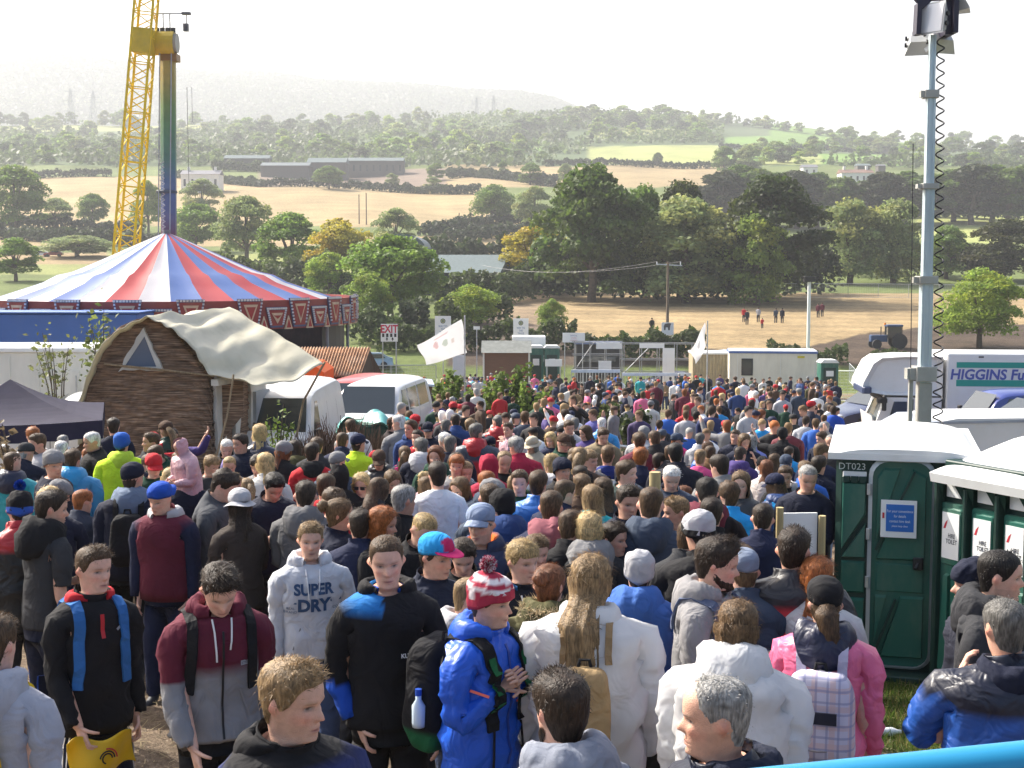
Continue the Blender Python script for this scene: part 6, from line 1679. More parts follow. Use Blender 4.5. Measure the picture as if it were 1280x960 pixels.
class Pose:
 def __init__(s,yaw=0,pitch=0,lean=0,roll=0):s.yaw,s.pitch,s.lean,s.roll=R(yaw),R(pitch),R(lean),R(roll)
 def trunk(s,P,head=None):
  P=np.array(P,float)
  w=sst(1.47,1.55,P[:,2])if head is None else np.full(len(P),float(head))
  pv=np.array([0,.012,1.50])
  Q=P-pv
  a=s.yaw*w;ca,sa=np.cos(a),np.sin(a)
  Q=np.stack([Q[:,0]*ca-Q[:,1]*sa,Q[:,0]*sa+Q[:,1]*ca,Q[:,2]],1)
  p=s.pitch*w;ax=np.stack([ca,sa,0*ca],1);fw=np.stack([sa,-ca,0*ca],1)
  lx=(Q*ax).sum(1);lf=(Q*fw).sum(1);lz=Q[:,2]
  lf,lz=lf*np.cos(p)+lz*np.sin(p),-lf*np.sin(p)+lz*np.cos(p)
  r_=s.roll*w;lx,lz=lx*np.cos(r_)+lz*np.sin(r_),-lx*np.sin(r_)+lz*np.cos(r_)
  Q=ax*lx[:,None]+fw*lf[:,None];Q[:,2]+= lz
  P=Q+pv
  if s.lean:
   w2=sst(.95,1.35,P[:,2]);a=s.lean*w2;pz=1.0
   y,z=P[:,1],P[:,2]-pz
   P[:,1],P[:,2]=y*np.cos(a)-z*np.sin(a),y*np.sin(a)+z*np.cos(a)+pz
  return P
TR_BODY=[(.82,.145,.095,0),(.90,.160,.104,0),(1.0,.158,.105,0),(1.08,.145,.098,0),(1.18,.152,.102,0),(1.27,.165,.110,0),(1.30,.168,.112,0),(1.34,.172,.112,0),(1.38,.172,.108,.004),(1.43,.168,.098,.008),(1.464,.138,.085,.010),(1.484,.096,.074,.010),(1.50,.070,.066,.010)]
def frames(pts):
 pts=[np.array(p,float)for p in pts];out=[];u=None
 for i in range(len(pts)):
  t=pts[min(i+1,len(pts)-1)]-pts[max(i-1,0)];t /= np.linalg.norm(t)+1e-9
  if u is None:
   u=np.array([0,-1.,0])-t*(-t[1])
  else:u=u-t*(u @ t)
  u /= np.linalg.norm(u)+1e-9
  out.append((pts[i],t,u,np.cross(t,u)))
 return out
def bez(a,b,c,n):
 t=np.linspace(0,1,n)[:,None]
 return (1-t)**2*a+2*t*(1-t)*b+t**2*c
class Fig:
 """one continuous surface grown from a trunk with stitched limbs"""
 def __init__(s):s.V=[];s.F=[];s.n=0;s.tags=[]
 def addv(s,P,tag):
  P=np.asarray(P,float).reshape(-1,3);i=s.n;s.V.append(P);s.tags += [tag]*len(P);s.n += len(P);return list(range(i,i+len(P)))
 def bridge(s,A,B,closed=True):
  n=len(A)
  for i in range(n if closed else n-1):s.F.append((A[i],A[(i+1)%n],B[(i+1)%n],B[i]))
 def out(s):return np.concatenate(s.V),s.F
def limb(fig,loop,path,radii,tag,cap=True,flat=None,spread=2,tags=None):
 """grow a tube from an existing boundary loop along a path (path[0] is near the loop centre)"""
 V=np.concatenate(fig.V);L=V[loop]
 fr=frames(path);n=len(loop)
 c,t,u,v=fr[1]
 ang=np.unwrap(np.arctan2((L-L.mean(0))@ v,(L-L.mean(0))@ u))
 sg=np.sign(ang[-1]-ang[0])or 1
 uni=ang.mean()+sg*2*PI*(np.arange(n)-(n-1)/2)/n
 prev=loop
 for i in range(1,len(path)):
  c,t,u,v=fr[i]
  th=ang+(uni-ang)*min(1,i/spread)
  ra=radii[i];fl=1 if flat is None else flat[i]
  P=c+np.outer(np.cos(th),u)*ra*fl+np.outer(np.sin(th),v)*ra
  cur=fig.addv(P,tags[i]if tags else tag);fig.bridge(prev,cur);prev=cur
 if cap:fig.F.append(tuple(prev))
 return prev
ARMS={
 'down':((.16,.05,-1),(.03,-.22,-1)),'down2':((.20,.10,-1),(.02,-.35,-.95)),'swing':((.16,-.25,-1),(.0,-.5,-.85)),'back':((.16,.28,-1),(.05,.02,-1)),
 'pocket':((.28,.20,-1),(-.30,-.34,-.85)),'phone':((.16,-.12,-1),(-.35,-.85,.30)),'hold':((.18,-.08,-1),(-.45,-.80,-.05)),'cross':((.22,-.18,-1),(-.95,-.45,.12)),
 'strap':((.26,-.06,-1),(-.72,-.50,.62)),'ear':((.34,-.35,-.75),(-.42,-.18,.95)),'brow':((.55,-.55,-.25),(-.72,-.05,.60)),'raise':((.85,-.35,.15),(.35,-.35,.8)),'bag':((.14,-.10,-1),(-.12,-.55,-.8))}
def nrm(v):v=np.array(v,float);return v/np.linalg.norm(v)
def arm_path(sh,side,kind,lens=(.285,.25),n1=5,n2=5,out=.016):
 up,fo=ARMS[kind];m=np.array([side,1,1.])
 up,fo=nrm(up)*m,nrm(fo)*m
 s0=np.array(sh);d=s0+np.array([side*out,0,-.008]);e=d+up*lens[0];w=e+fo*lens[1]
 a=bez(s0,s0+np.array([side*.034,0,.0]),s0+np.array([side*(out+.02),0,0])+up*.10,4)
 mid=e-up*.06;k=e+fo*.06
 b=np.linspace(a[-1],mid,n1)[1:]
 el=bez(mid,e,k,4)[1:]
 f=np.linspace(k,w,n2)[1:]
 return np.concatenate([a,b,el,f]),w,fo,e
def leg_path(hip,side,st,n=4):
 knee=np.array([side*(.095+.01),-.03+st[0]*.20-st[2]*.12,.47]);ank=np.array([side*.10,.02+st[0]*.42,.085+st[1]])
 a=np.linspace(hip,knee+(hip-knee)*.12,n);b=bez(knee+(hip-knee)*.12,knee,knee+(ank-knee)*.12,3)[1:];c=np.linspace(knee+(ank-knee)*.12,ank,n)[1:]
 return np.concatenate([a,b,c]),ank
def shoulders(fig,grid,zs,phis,side,zlo,zhi,half):
 ph0=PI/2 if side>0 else 3*PI/2
 rows=[i for i,z in enumerate(zs)if zlo-1e-6<=z<=zhi+1e-6]
 cs=[j for j,p in enumerate(phis)if abs(p-ph0)<=half]
 return rows[0],rows[-1],cs[0],cs[-1]
def trunk(fig,rings,phis,pose,tag='trunk',holes=True,zlo=1.30,zhi=1.47,half=R(40),scale=(1,1),seed=0,folds=0.,exp=.9,neck=0.):
 nc=len(phis);grid=[];s,c=np.sin(phis),np.cos(phis)
 allP=[]
 for (z,w,d,yc)in rings:
  x=w*scale[0]*np.sign(s)*np.abs(s)**exp;y=yc-d*scale[1]*np.sign(c)*np.abs(c)**exp
  allP.append(np.stack([x,y,np.full(nc,z)],1))
 P=np.concatenate(allP)
 if folds:
  f=wob(P*np.array([1,1,1.6]),seed,folds,.22)+wob(P*np.array([.7,.7,2.]),seed+9,folds*.5,.10)
  f=f*(1-.8*sst(1.4,1.48,P[:,2]))
  rad=P[:,:2]/(np.linalg.norm(P[:,:2],axis=1)[:,None]+1e-6);P[:,:2]+= rad*f[:,None]
 if neck:c_=np.tile(c,len(rings));P[:,2]-= neck*sst(1.45,1.515,P[:,2])*(.35+.65*c_)
 P=pose.trunk(P)
 ids=fig.addv(P,tag)
 grid=[ids[i*nc:(i+1)*nc]for i in range(len(rings))]
 zs=[r[0]for r in rings];H=[]
 if holes:
  for side in (1,-1):H.append(shoulders(fig,grid,zs,phis,side,zlo,zhi,half))
 for i in range(len(rings)-1):
  for j in range(nc):
   if any(r0<=i<r1 and c0<=j<c1 for (r0,r1,c0,c1)in H):continue
   fig.F.append((grid[i][j],grid[i][(j+1)%nc],grid[i+1][(j+1)%nc],grid[i+1][j]))
 loops=[]
 for (r0,r1,c0,c1)in H:
  lp=[grid[r0][j]for j in range(c0,c1)]+[grid[i][c1]for i in range(r0,r1)]+[grid[r1][j]for j in range(c1,c0,-1)]+[grid[i][c0]for i in range(r1,r0,-1)]
  loops.append(lp)
 return grid,loops
def hand(fig,loop,w,fo,side,curl,lod,palm_n=None,tag='hand',s=1.0):
 """palm grown from the wrist loop, then four fingers and a thumb of unequal length"""
 fo=nrm(fo);pn=np.array([-side,.15,0.])if palm_n is None else np.array(palm_n,float)
 pn=nrm(pn-fo*(pn @ fo));lat=np.cross(fo,pn)*1.0
 if (lat @ np.array([0,-1,0]))<0 and palm_n is None:lat=-lat
 V=np.concatenate(fig.V);L=V[loop];n=len(loop)
 ang=np.unwrap(np.arctan2((L-L.mean(0))@ lat,(L-L.mean(0))@ pn))
 prev=loop
 for d,a,b in ((.02,.026,.018),(.045,.036,.017),(.075,.041,.015),(.092,.039,.012),(.098,.028,.006)):
  c=w+fo*d*s+pn*.002
  P=c+(np.outer(np.sin(ang),lat)*a+np.outer(np.cos(ang),pn)*b)*s
  cur=fig.addv(P,tag);fig.bridge(prev,cur);prev=cur
 fig.F.append(tuple(prev))
 m=6 if lod==0 else 4
 def digit(base,d0,lens,rad,bend,axis_n):
  pts=[base-d0*.02];d=d0.copy();p=base.copy();pts.append(p.copy())
  for k,l in enumerate(lens):
   p=p+d*l*s;pts.append(p.copy());ca,sa=math.cos(bend),math.sin(bend)
   d=nrm(d*ca+axis_n*sa)
  fr=frames(pts);pr=None;rr=[rad,rad,rad*.95,rad*.86,rad*.62]
  for (c,t,u,v),q in zip(fr,rr):
   th=2*PI*np.arange(m)/m;P=c+(np.outer(np.cos(th),u)+np.outer(np.sin(th),v))*q*s
   cur=fig.addv(P,tag)
   if pr:fig.bridge(pr,cur)
   else:fig.F.append(tuple(reversed(cur)))
   pr=cur
  fig.F.append(tuple(pr))
 for k,(off,L_)in enumerate(((.029,.072),(.010,.080),(-.010,.075),(-.028,.060))):
  digit(w+fo*.090*s+lat*off*s,nrm(fo+lat*off*1.5+pn*.05),(L_*.45,L_*.32,L_*.23),.0088,curl,pn)
 digit(w+fo*.035*s+lat*.034*s,nrm(fo*.75+lat*.75+pn*.25),(.034,.03,.024),.0105,curl*.5,nrm(pn-lat*.3))
SKINS=[(.62,.36,.26),(.58,.33,.235),(.66,.40,.30),(.50,.28,.19)]
LODN={0:(52,14,12),1:(26,0,0)}
def head_rows(lod):
 if lod==0:return np.array([-.03,-.015,.0,.006,.012,.020,.028,.034,.040,.0435,.0468,.050,.054,.060,.067,.074,.079,.084,.090,.097,.104,.109,.114,.119,.125,.131,.137,.145,.155,.166,.178,.190,.201,.210,.218,.223])
 if lod==1:return np.array([-.02,.0,.012,.028,.042,.049,.060,.074,.082,.092,.104,.115,.126,.137,.155,.175,.195,.210,.221])
 return np.array([-.01,.015,.05,.082,.115,.15,.185,.212])
def eye_paint(P,C,skin,hcol,phi_front,lod,fem,stub):
 """P: head coords x, y, h"""
 x,y,h=P[:,0],P[:,1],P[:,2];fr=y<-.03
 def put(mask,c,a=1.):
  mask=np.clip(mask*a,0,1)[:,None];C[:]=C*(1-mask)+np.array(c)*mask
 put(fr*np.exp(-((np.abs(x)-.040)/.020)**2-((h-.082)/.020)**2),skin*np.array([1.12,.72,.70]),.5)
 put(fr*np.exp(-(x/.012)**2-((h-.08)/.012)**2),skin*np.array([1.1,.78,.75]),.5)
 put(np.exp(-((h-.105)/.022)**2-((y-.02)/.02)**2)*(np.abs(x)>.07),skin*np.array([1.15,.65,.6]),.6)
 if stub:put(((h<.062)&(h>-.005)&(y<.02))*1.,hcol*.6+skin*.4,stub)
 put(fr*np.exp(-(x/.022)**4-((h-.0465)/.0075)**2),np.array([.38,.13,.12])if not fem else np.array([.45,.11,.12]),.75)
 put(fr*np.exp(-(x/.021)**4-((h-.0468)/.002)**2),(.10,.03,.03),.7)
 put(fr*np.exp(-((np.abs(x)-.031)/.017)**4-((h-.133)/.0042)**2),hcol*.7,.75)
 put(fr*np.exp(-((np.abs(x)-.031)/.0145)**4-((h-.1145)/.0062)**4),(.05,.03,.025),.75)
 put(fr*np.exp(-((np.abs(x)-.031)/.012)**4-((h-.1135)/.0042)**4),(.42,.40,.38),.85)
 put(fr*np.exp(-((np.abs(x)-.031)/.006)**4-((h-.114)/.0048)**4),(.02,.015,.012),.95)
def build_body(p,lod):
 """bare figure: returns V, F, C and anchor points"""
 nc=LODN[lod][0];phis=cols_of(nc);fig=Fig();pose=p['pose'];fem=p.get('fem',0)
 rings=list(TR_BODY)
 hr=head_rows(lod)
 grid,loops=trunk(fig,rings,phis,pose,scale=(1-.06*fem,1),zlo=1.30,zhi=1.47,neck=.026)
 prev=grid[-1];hp=[];hids=[]
 for h in hr:
  x,y=headsurf(phis,np.full(nc,h),True,fem)
  P=np.stack([x*p.get('hw',1),y+(.012 if h<0 else .0)-.004,np.full(nc,CHIN+h)],1)
  cur=fig.addv(pose.trunk(P),'head');fig.bridge(prev,cur);prev=cur;hids += cur;hp.append(np.stack([x,y,np.full(nc,h)],1))
 top=fig.addv(pose.trunk(np.array([[0,.002,CHIN+.2255]])),'head')[0]
 for j in range(nc):fig.F.append((prev[j],prev[(j+1)%nc],top))
 info={}
 for side,lp in zip((1,-1),loops):
  kind=p['arms'][0 if side>0 else 1]
  sh=np.concatenate(fig.V)[lp].mean(0);path,w,fo,e=arm_path(sh-np.array([side*.01,0,0]),side,kind)
  n=len(path);q=np.linspace(0,1,n);rad=np.interp(q,[0,.2,.45,.55,.68,1],[.058,.05,.042,.039,.040,.0265])
  last=limb(fig,lp,path,rad,'arm',cap=False)
  pn=p.get('palm',{}).get(side)
  hand(fig,last,path[-1],fo,side,p.get('curl',.62),lod,pn)
  info['wrist%d'%side]=path[-1];info['fore%d'%side]=fo;info['elbow%d'%side]=e
 half=nc//2;m=3;z0=.80
 fpt=np.concatenate(fig.V)[grid[0][0]];bpt=np.concatenate(fig.V)[grid[0][half]]
 cr=fig.addv([bpt*(1-t)+fpt*t-np.array([0,0,.03*math.sin(PI*t)])for t in (.25,.5,.75)],'leg')
 Lp=[grid[0][j]for j in range(0,half+1)]+cr;Rp=[grid[0][j%nc]for j in range(half,nc+1)]+cr[::-1]
 for side,lp in ((1,Lp),(-1,Rp)):
  path,ank=leg_path(np.array([side*.085,0,.80]),side,p['legs'][0 if side>0 else 1]);n=len(path);q=np.linspace(0,1,n)
  foot=np.array([[0,-.02,-.035],[0,-.09,-.055],[0,-.15,-.062]])+ank
  path=np.concatenate([path,foot]);rad=list(np.interp(q,[0,.2,.5,.62,.75,1],[.082,.075,.055,.057,.05,.038]))+[.038,.036,.028]
  limb(fig,lp,path,rad,'leg');info['ank%d'%side]=ank
 V,F=fig.out();C=np.tile(np.array(p['skin']),(len(V),1));C[np.array(fig.tags)=='leg']=(.04,.04,.045)
 Hp=np.concatenate(hp);Ch=np.tile(np.array(p['skin']),(len(Hp),1));eye_paint(Hp,Ch,np.array(p['skin']),hc(p['hc']),None,lod,fem,p.get('stub',0));C[hids]=Ch
 return V,F,C,info
def garment_rings(kind,fat,hem,lod,collar):
 """(z, half width, half depth, y offset)"""
 K=dict(tee=(.012,.0),hoodie=(.022,.005),jacket=(.030,.010),shell=(.038,.014),coat=(.034,.012),poncho=(.075,.05),puffer=(.05,.025))[kind]
 a,b=K
 base=[(hem,.178,.122,0),(.90,.178,.122,0),(1.0,.172,.118,0),(1.09,.164,.112,0),(1.18,.167,.112,0),(1.26,.174,.118,0),(1.30,.178,.120,0),(1.34,.182,.120,0),(1.38,.182,.116,.004),(1.43,.176,.106,.008),(1.466,.148,.094,.010),(1.487,.116,.092,.008),(1.505,.088,.084,.007)]
 if lod==0:
  extra=[]
  for (z0,z1)in ((hem,.90),(.90,1.0),(1.0,1.09),(1.09,1.18)):extra.append((z0+z1)/2)
  zz=[r[0]for r in base]
  for z in extra:
   if z>hem:base.append((z,)+tuple(np.interp(z,zz,[r[k]for r in base[:len(zz)]])for k in (1,2,3)))
 base=sorted([r for r in base if r[0]>=hem])
 out=[]
 for (z,w,d,yc)in base:
  f=1-.75*sst(1.43,1.505,z)
  out.append((z,(w+a*f)*(1+(fat[0]-1)*f),(d+a*f+b*f*math.exp(-((z-1.1)/.2)**2))*(1+(fat[1]-1)*f),yc))
 r0=out[0]
 lower=[(r0[0]+.02,r0[1]-.022,r0[2]-.022,r0[3])]
 top=[]
 z,w,d,yc=out[-1]
 if collar>0:
  top=[(z+collar*.5,w*.93,d*.94,yc-.002),(z+collar,w*.95,d*.96,yc-.004),(z+collar-.006,w*.86,d*.87,yc-.004),(z-.005,w*.80,d*.82,yc)]
 else:top=[(z+.006,w*.92,d*.93,yc),(z-.004,w*.82,d*.86,yc)]
 return lower+out,top
def build_top(p,lod,t):
 """upper garment; t: dict(kind, col, hem, sleeve, collar, paint)"""
 nc=LODN[lod][0];phis=cols_of(nc);fig=Fig();pose=p['pose'];kind=t['kind'];fem=p.get('fem',0)
 hem=t.get('hem',{'tee':.86,'hoodie':.86,'jacket':.83,'shell':.80,'coat':.68,'poncho':.50,'puffer':.80}[kind])
 fat=p.get('fat',(1,1));fat=(fat[0]*(1-.06*fem),fat[1])
 main,top=garment_rings(kind,fat,hem,lod,t.get('collar',.0 if kind in ('tee','hoodie','poncho')else .035))
 fold={'tee':.006,'hoodie':.008,'jacket':.010,'shell':.012,'coat':.009,'poncho':.017,'puffer':.008}[kind]
 rings=main+top
 grid,loops=trunk(fig,rings,phis,pose,seed=p['seed'],folds=fold if lod==0 else fold*.7,half=R(42),neck=t.get('neck',.024))
 sl=t.get('sleeve',1.0);thick={'tee':1.28,'hoodie':1.34,'jacket':1.38,'shell':1.48,'coat':1.45,'poncho':1.75,'puffer':1.8}[kind]*(.5+.5*fat[0])
 info={}
 for side,lp in zip((1,-1),loops):
  k=p['arms'][0 if side>0 else 1]
  sh=np.concatenate(fig.V)[lp].mean(0);path,w,fo,e=arm_path(sh-np.array([side*.012,0,0]),side,k,n1=7 if lod==0 else 4,n2=8 if lod==0 else 4)
  full=len(path);keep=max(5,int(round(full*sl)));n=full
  q=np.linspace(0,1,n);rad=np.interp(q,[0,.15,.45,.55,.68,.93,1],[.064,.055,.046,.045,.044,.034,.032])*thick
  if lod==0:rad=rad*(1+.04*np.sin(np.arange(n)*2.1+p['seed']))
  cuff=.034*(1.12 if kind!='poncho' else 1.9)
  if sl>.95:rad[-1]=cuff;rad[-2]=max(cuff*1.05,rad[-2]*.9)if kind not in ('poncho',)else rad[-2]
  path=path[:keep];rad=list(rad[:keep])
  inner=path[-1]-nrm(path[-1]-path[-2])*.02
  path=np.concatenate([path,[path[-1]+nrm(path[-1]-path[-2])*.002],[inner]]);rad += [rad[-1]*.9,rad[-1]*.72]
  limb(fig,lp,path,rad,'sleeve%d'%side,cap=True)
 V,F=fig.out();V=V.copy()
 tg=np.array([0 if x=='trunk' else (1 if x=='sleeve1' else 2)for x in fig.tags])
 if lod==0:
  N=vnormals(V,F);am=np.where(tg>0,fold*.75,fold*.5)
  V += N*(am*1.15*(crease(V,p['seed']+3,1.,.085)))[:,None]
 C=np.tile(cc(t['col']),(len(V),1))
 if t.get('paint'):t['paint'](V,C,tg,fig.tags)
 return V,F,C
def vnormals(V,F):
 N=np.zeros_like(V)
 q=np.array([f[:4]if len(f)>=4 else (f[0],f[1],f[2],f[2])for f in F])
 n=np.cross(V[q[:,2]]-V[q[:,0]],V[q[:,3]]-V[q[:,1]])
 n2=np.cross(V[q[:,1]]-V[q[:,0]],V[q[:,2]]-V[q[:,0]]);tri=(q[:,2]==q[:,3]);n[tri]=n2[tri]
 for k in range(4):np.add.at(N,q[:,k],n)
 return N/(np.linalg.norm(N,axis=1)[:,None]+1e-9)
def build_trousers(p,lod,col,paint=None,loose=1.0):
 nc=LODN[lod][0];phis=cols_of(nc);fig=Fig();pose=p['pose'];fat=p.get('fat',(1,1))
 rings=[(.785,.168,.120,0),(.83,.176,.124,0),(.90,.178,.124,0),(1.0,.168,.116,0),(1.04,.160,.112,0),(1.03,.15,.10,0)]
 rings=[(z,w*fat[0],d*fat[1],yc)for z,w,d,yc in rings]
 grid,_=trunk(fig,rings,phis,pose,holes=False)
 half=nc//2
 fpt=np.concatenate(fig.V)[grid[0][0]];bpt=np.concatenate(fig.V)[grid[0][half]]
 cr=fig.addv([bpt*(1-t)+fpt*t-np.array([0,0,.035*math.sin(PI*t)])for t in (.25,.5,.75)],'leg')
 Lp=[grid[0][j]for j in range(0,half+1)]+cr;Rp=[grid[0][j%nc]for j in range(half,nc+1)]+cr[::-1]
 for side,lp in ((1,Lp),(-1,Rp)):
  path,ank=leg_path(np.array([side*.088,0,.77]),side,p['legs'][0 if side>0 else 1],n=7 if lod==0 else 4);n=len(path);q=np.linspace(0,1,n)
  rad=np.interp(q,[0,.2,.5,.62,.8,1],[.096,.088,.070,.070,.064,.066])*loose
  if lod==0:rad=rad*(1+.04*np.sin(np.arange(n)*1.9+p['seed']+side))
  path=np.concatenate([path,[path[-1]+np.array([0,-.01,-.03])],[path[-1]]]);rad=list(rad)+[.066*loose,.05]
  limb(fig,lp,path,rad,'leg%d'%side)
 V,F=fig.out();C=np.tile(cc(col),(len(V),1))
 if paint:paint(V,C,fig.tags)
 return V,F,C
def shoe_mesh(ank,side,col,sole=(.6,.6,.58)):
 mb=MB();a=np.array(ank);secs=[(.075,.0,.030,.04),(.06,.035,.040,.085),(.02,.05,.042,.095),(-.04,.04,.044,.075),(-.10,.03,.048,.055),(-.15,.025,.044,.045),(-.185,.02,.028,.03)]
 V=[];F=[];n=12
 for (y,_,w,h)in secs:
  for j in range(n):
   t=2*PI*j/n;V.append((a[0]+w*math.cos(t),a[1]+y,a[2]-.085+max(0,h*.5+h*.5*math.sin(t))))
 for i in range(len(secs)-1):
  for j in range(n):F.append((i*n+j,i*n+(j+1)%n,(i+1)*n+(j+1)%n,(i+1)*n+j))
 F += [tuple(range(n)),tuple(range((len(secs)-1)*n,len(secs)*n))]
 C=np.array([np.array(sole)if v[2]<a[2]-.085+.018 else cc(col)for v in V])
 return np.array(V),F,C
# ---------------------------------------------------------------- hair and hats
def hairline(phi,style):
 a=np.abs((phi+PI)%(2*PI)-PI)
 if style in ('short','crop','quiff','curly','fringe'):
  fr={'short':.182,'crop':.186,'quiff':.184,'curly':.178,'fringe':.158}[style]
  return np.interp(a,[0,.7,.95,1.25,1.5,1.75,2.2,PI],[fr,fr-.004,.160,.118,.098,.10,.040,.025])
 if style=='bald':return np.interp(a,[0,.9,1.2,1.5,1.75,2.2,PI],[.220,.200,.135,.10,.09,.04,.025])
 return np.interp(a,[0,.5,.8,1.1,1.5,1.9,PI],[.190,.178,.150,.105,.07,.04,.0])
def hair_shell(p,lod,style,col,seed):
 nc=40 if lod==0 else (20 if lod==1 else 12);nr=16 if lod==0 else (8 if lod==1 else 5)
 phi=2*PI*np.arange(nc)/nc
 hl=hairline(phi,style)
 thick=dict(short=.010,crop=.0045,quiff=.016,curly=.020,fringe=.013,bald=.006,long=.014,pony=.008,bun=.008,bob=.017)[style]
 r=np.random.default_rng(seed);P=[];ztop=.2235
 V=[];F=[]
 for i in range(nr+1):
  f=i/nr;h=hl+(ztop-hl)*(math.sin(f*PI/2)**.9)
  x,y=headsurf(phi,h,False)
  d=np.stack([x,y,(h-.11)*.75],1);d /= np.linalg.norm(d,axis=1)[:,None]
  th=thick*(0.25+.75*math.sin(min(1,f*2.2)*PI/2))if style not in ('long','bob')else thick*(.6+.4*min(1,f*2))
  t=np.full(nc,th)
  if style=='quiff':t=t*(1+.9*np.exp(-(np.abs((phi+PI)%(2*PI)-PI)/.9)**2)*(f>.1))
  if style=='short':t=t*(1+.5*np.exp(-(np.abs((phi+PI)%(2*PI)-PI)/.9)**2)*min(1,f*2))
  if f==0:t=t*0+.001
  V.append(np.stack([x,y-.004,h+CHIN],1)+d*t[:,None])
 V.append(np.array([[0,.0,CHIN+.2255+thick*1.0]]))
 V=np.concatenate(V)
 base=V.copy()
 cen=np.array([0,0,CHIN+.11]);N=V-cen;N /= np.linalg.norm(N,axis=1)[:,None]
 am=thick*(.16 if style not in ('curly',)else .35)
 w=np.ones(len(V));w[:nc]=.2
 V += N*(am*w*(wob(V,seed,1.,.05)+.8*wob(V,seed+1,1.,.022)))[:,None]
 for i in range(nr):
  for j in range(nc):F.append((i*nc+j,i*nc+(j+1)%nc,(i+1)*nc+(j+1)%nc,(i+1)*nc+j))
 for j in range(nc):F.append((nr*nc+j,nr*nc+(j+1)%nc,(nr+1)*nc))
 Vs=[V];Fs=list(F);off=len(V)
 def addgrid(P3,nu,nv,wrap):
  nonlocal off
  Vs.append(P3)
  for j in range(nv):
   for i in range(nu if wrap else nu-1):Fs.append((off+j*nu+i,off+j*nu+(i+1)%nu,off+(j+1)*nu+(i+1)%nu,off+(j+1)*nu+i))
  off += len(P3)
 headw=[1.0]*len(V)
 if style in ('long','bob'):
  L=p.get('hairlen',.30 if style=='long' else .10);nu=26 if lod==0 else 13;nv=14 if lod==0 else 6;P3=[]
  for lay in (0,1):
   for j in range(nv+1):
    f=j/nv
    for i in range(nu):
     u=i/(nu-1);ph=R(62)+u*R(236)
     h=.135-(.135+L*(1-.25*abs(2*u-1)**3))*f
     hh=max(h,.03);x,y=headsurf(np.array([ph]),np.array([hh]),False)
     k=1.0+.22+.10*math.sin(min(1,f*1.6)*PI)-(.10 if lay else 0)
     ax,ay=x[0]*k,y[0]*k
     ay=ay+.06*min(1,max(0,(.07-h)/.14))*(p.get('hairout',.06)/.06);ax *= 1.0+.35*min(1,max(0,(.03-h)/.12))-.35*max(0,f-.6)
     q=.010*math.sin(u*31+f*3+seed)+.007*math.sin(u*57+f*8)
     n_=math.hypot(ax,ay);P3.append((ax*(1+q/n_),ay*(1+q/n_)-.004,CHIN+h))
  P3=np.array(P3);m=nu*(nv+1)
  addgrid(P3[:m],nu,nv,False);addgrid(P3[m:],nu,nv,False)
 if style=='pony' or style=='bun':
  if style=='bun':
   n1_,n2_=10,8;c=np.array([0,.118,CHIN+.165]);P3=[]
   for j in range(n2_+1):
    for i in range(n1_):
     a=2*PI*i/n1_;b=PI*j/n2_;P3.append(c+.045*np.array([math.sin(b)*math.cos(a),math.sin(b)*math.sin(a),math.cos(b)]))
   P3=np.array(P3);P3 += (wob(P3,seed,.006,.03))[:,None]
   addgrid(P3,n1_,n2_,True)
  else:
   L=p.get('hairlen',.34);pts=[];nv=12 if lod==0 else 6;nu=12 if lod==0 else 8;P3=[]
   hgt=p.get('ponyh',.155)
   for j in range(nv+1):
    f=j/nv;c=np.array([.012*math.sin(f*5+seed),.105+.055*math.sin(f*2.2)-.01*f,CHIN+hgt+.03*math.sin(f*PI)*(1-f)-L*f**1.2])
    rr=np.interp(f,[0,.08,.35,.75,1],[.016,.030,.044,.038,.010])
    for i in range(nu):
     a=2*PI*i/nu;q=1+.22*math.sin(i*2.6+seed+f*4);P3.append(c+rr*q*np.array([math.cos(a)*1.15,math.sin(a)*.7,.3*math.sin(a)]))
   addgrid(np.array(P3),nu,nv,True)
 if lod<2:
  nt={0:1300,1:220}[lod]
  if style in ('crop','bald'):nt=int(nt*.5)
  Vb=np.concatenate(Vs);k=r.integers(nc,len(Vb),nt);B=Vb[k]+r.normal(size=(nt,3))*.006
  out=B-np.array([0,0,CHIN+.11]);out /= np.linalg.norm(out,axis=1)[:,None]
  down=np.array([0,.45,-.6])+r.normal(size=(nt,3))*.5;down -= out*(down*out).sum(1)[:,None];down /= np.linalg.norm(down,axis=1)[:,None]
  if style in ('quiff','short','crop'):down=np.where((B[:,2]>CHIN+.17)[:,None],down+out*.12+np.array([.25,-.7,.25]),down)
  ln=r.uniform(.5,1.3,nt)[:,None]*{'short':.016,'crop':.007,'quiff':.022,'curly':.022,'fringe':.024,'bald':.010,'long':.055,'pony':.03,'bun':.022,'bob':.045}[style]
  side=np.cross(down,out);side /= np.linalg.norm(side,axis=1)[:,None]+1e-9
  wd=r.uniform(.0009,.0022,nt)[:,None]*(1.6 if lod else 1)
  A=B-out*.004;T=B+down*ln+out*ln*(r.uniform(0,.5,nt)**2)[:,None]
  P3=np.stack([A-side*wd,A+side*wd,T],1).reshape(-1,3);Vs.append(P3)
  Fs += [(off+3*i,off+3*i+1,off+3*i+2)for i in range(nt)]
 V=np.concatenate(Vs);base=hc(col)
 C=base*np.clip(1+.35*wob(V,seed+2,1.,.03)*.5+.2*r.normal(size=len(V)),.45,1.8)[:,None]
 return V,Fs,C
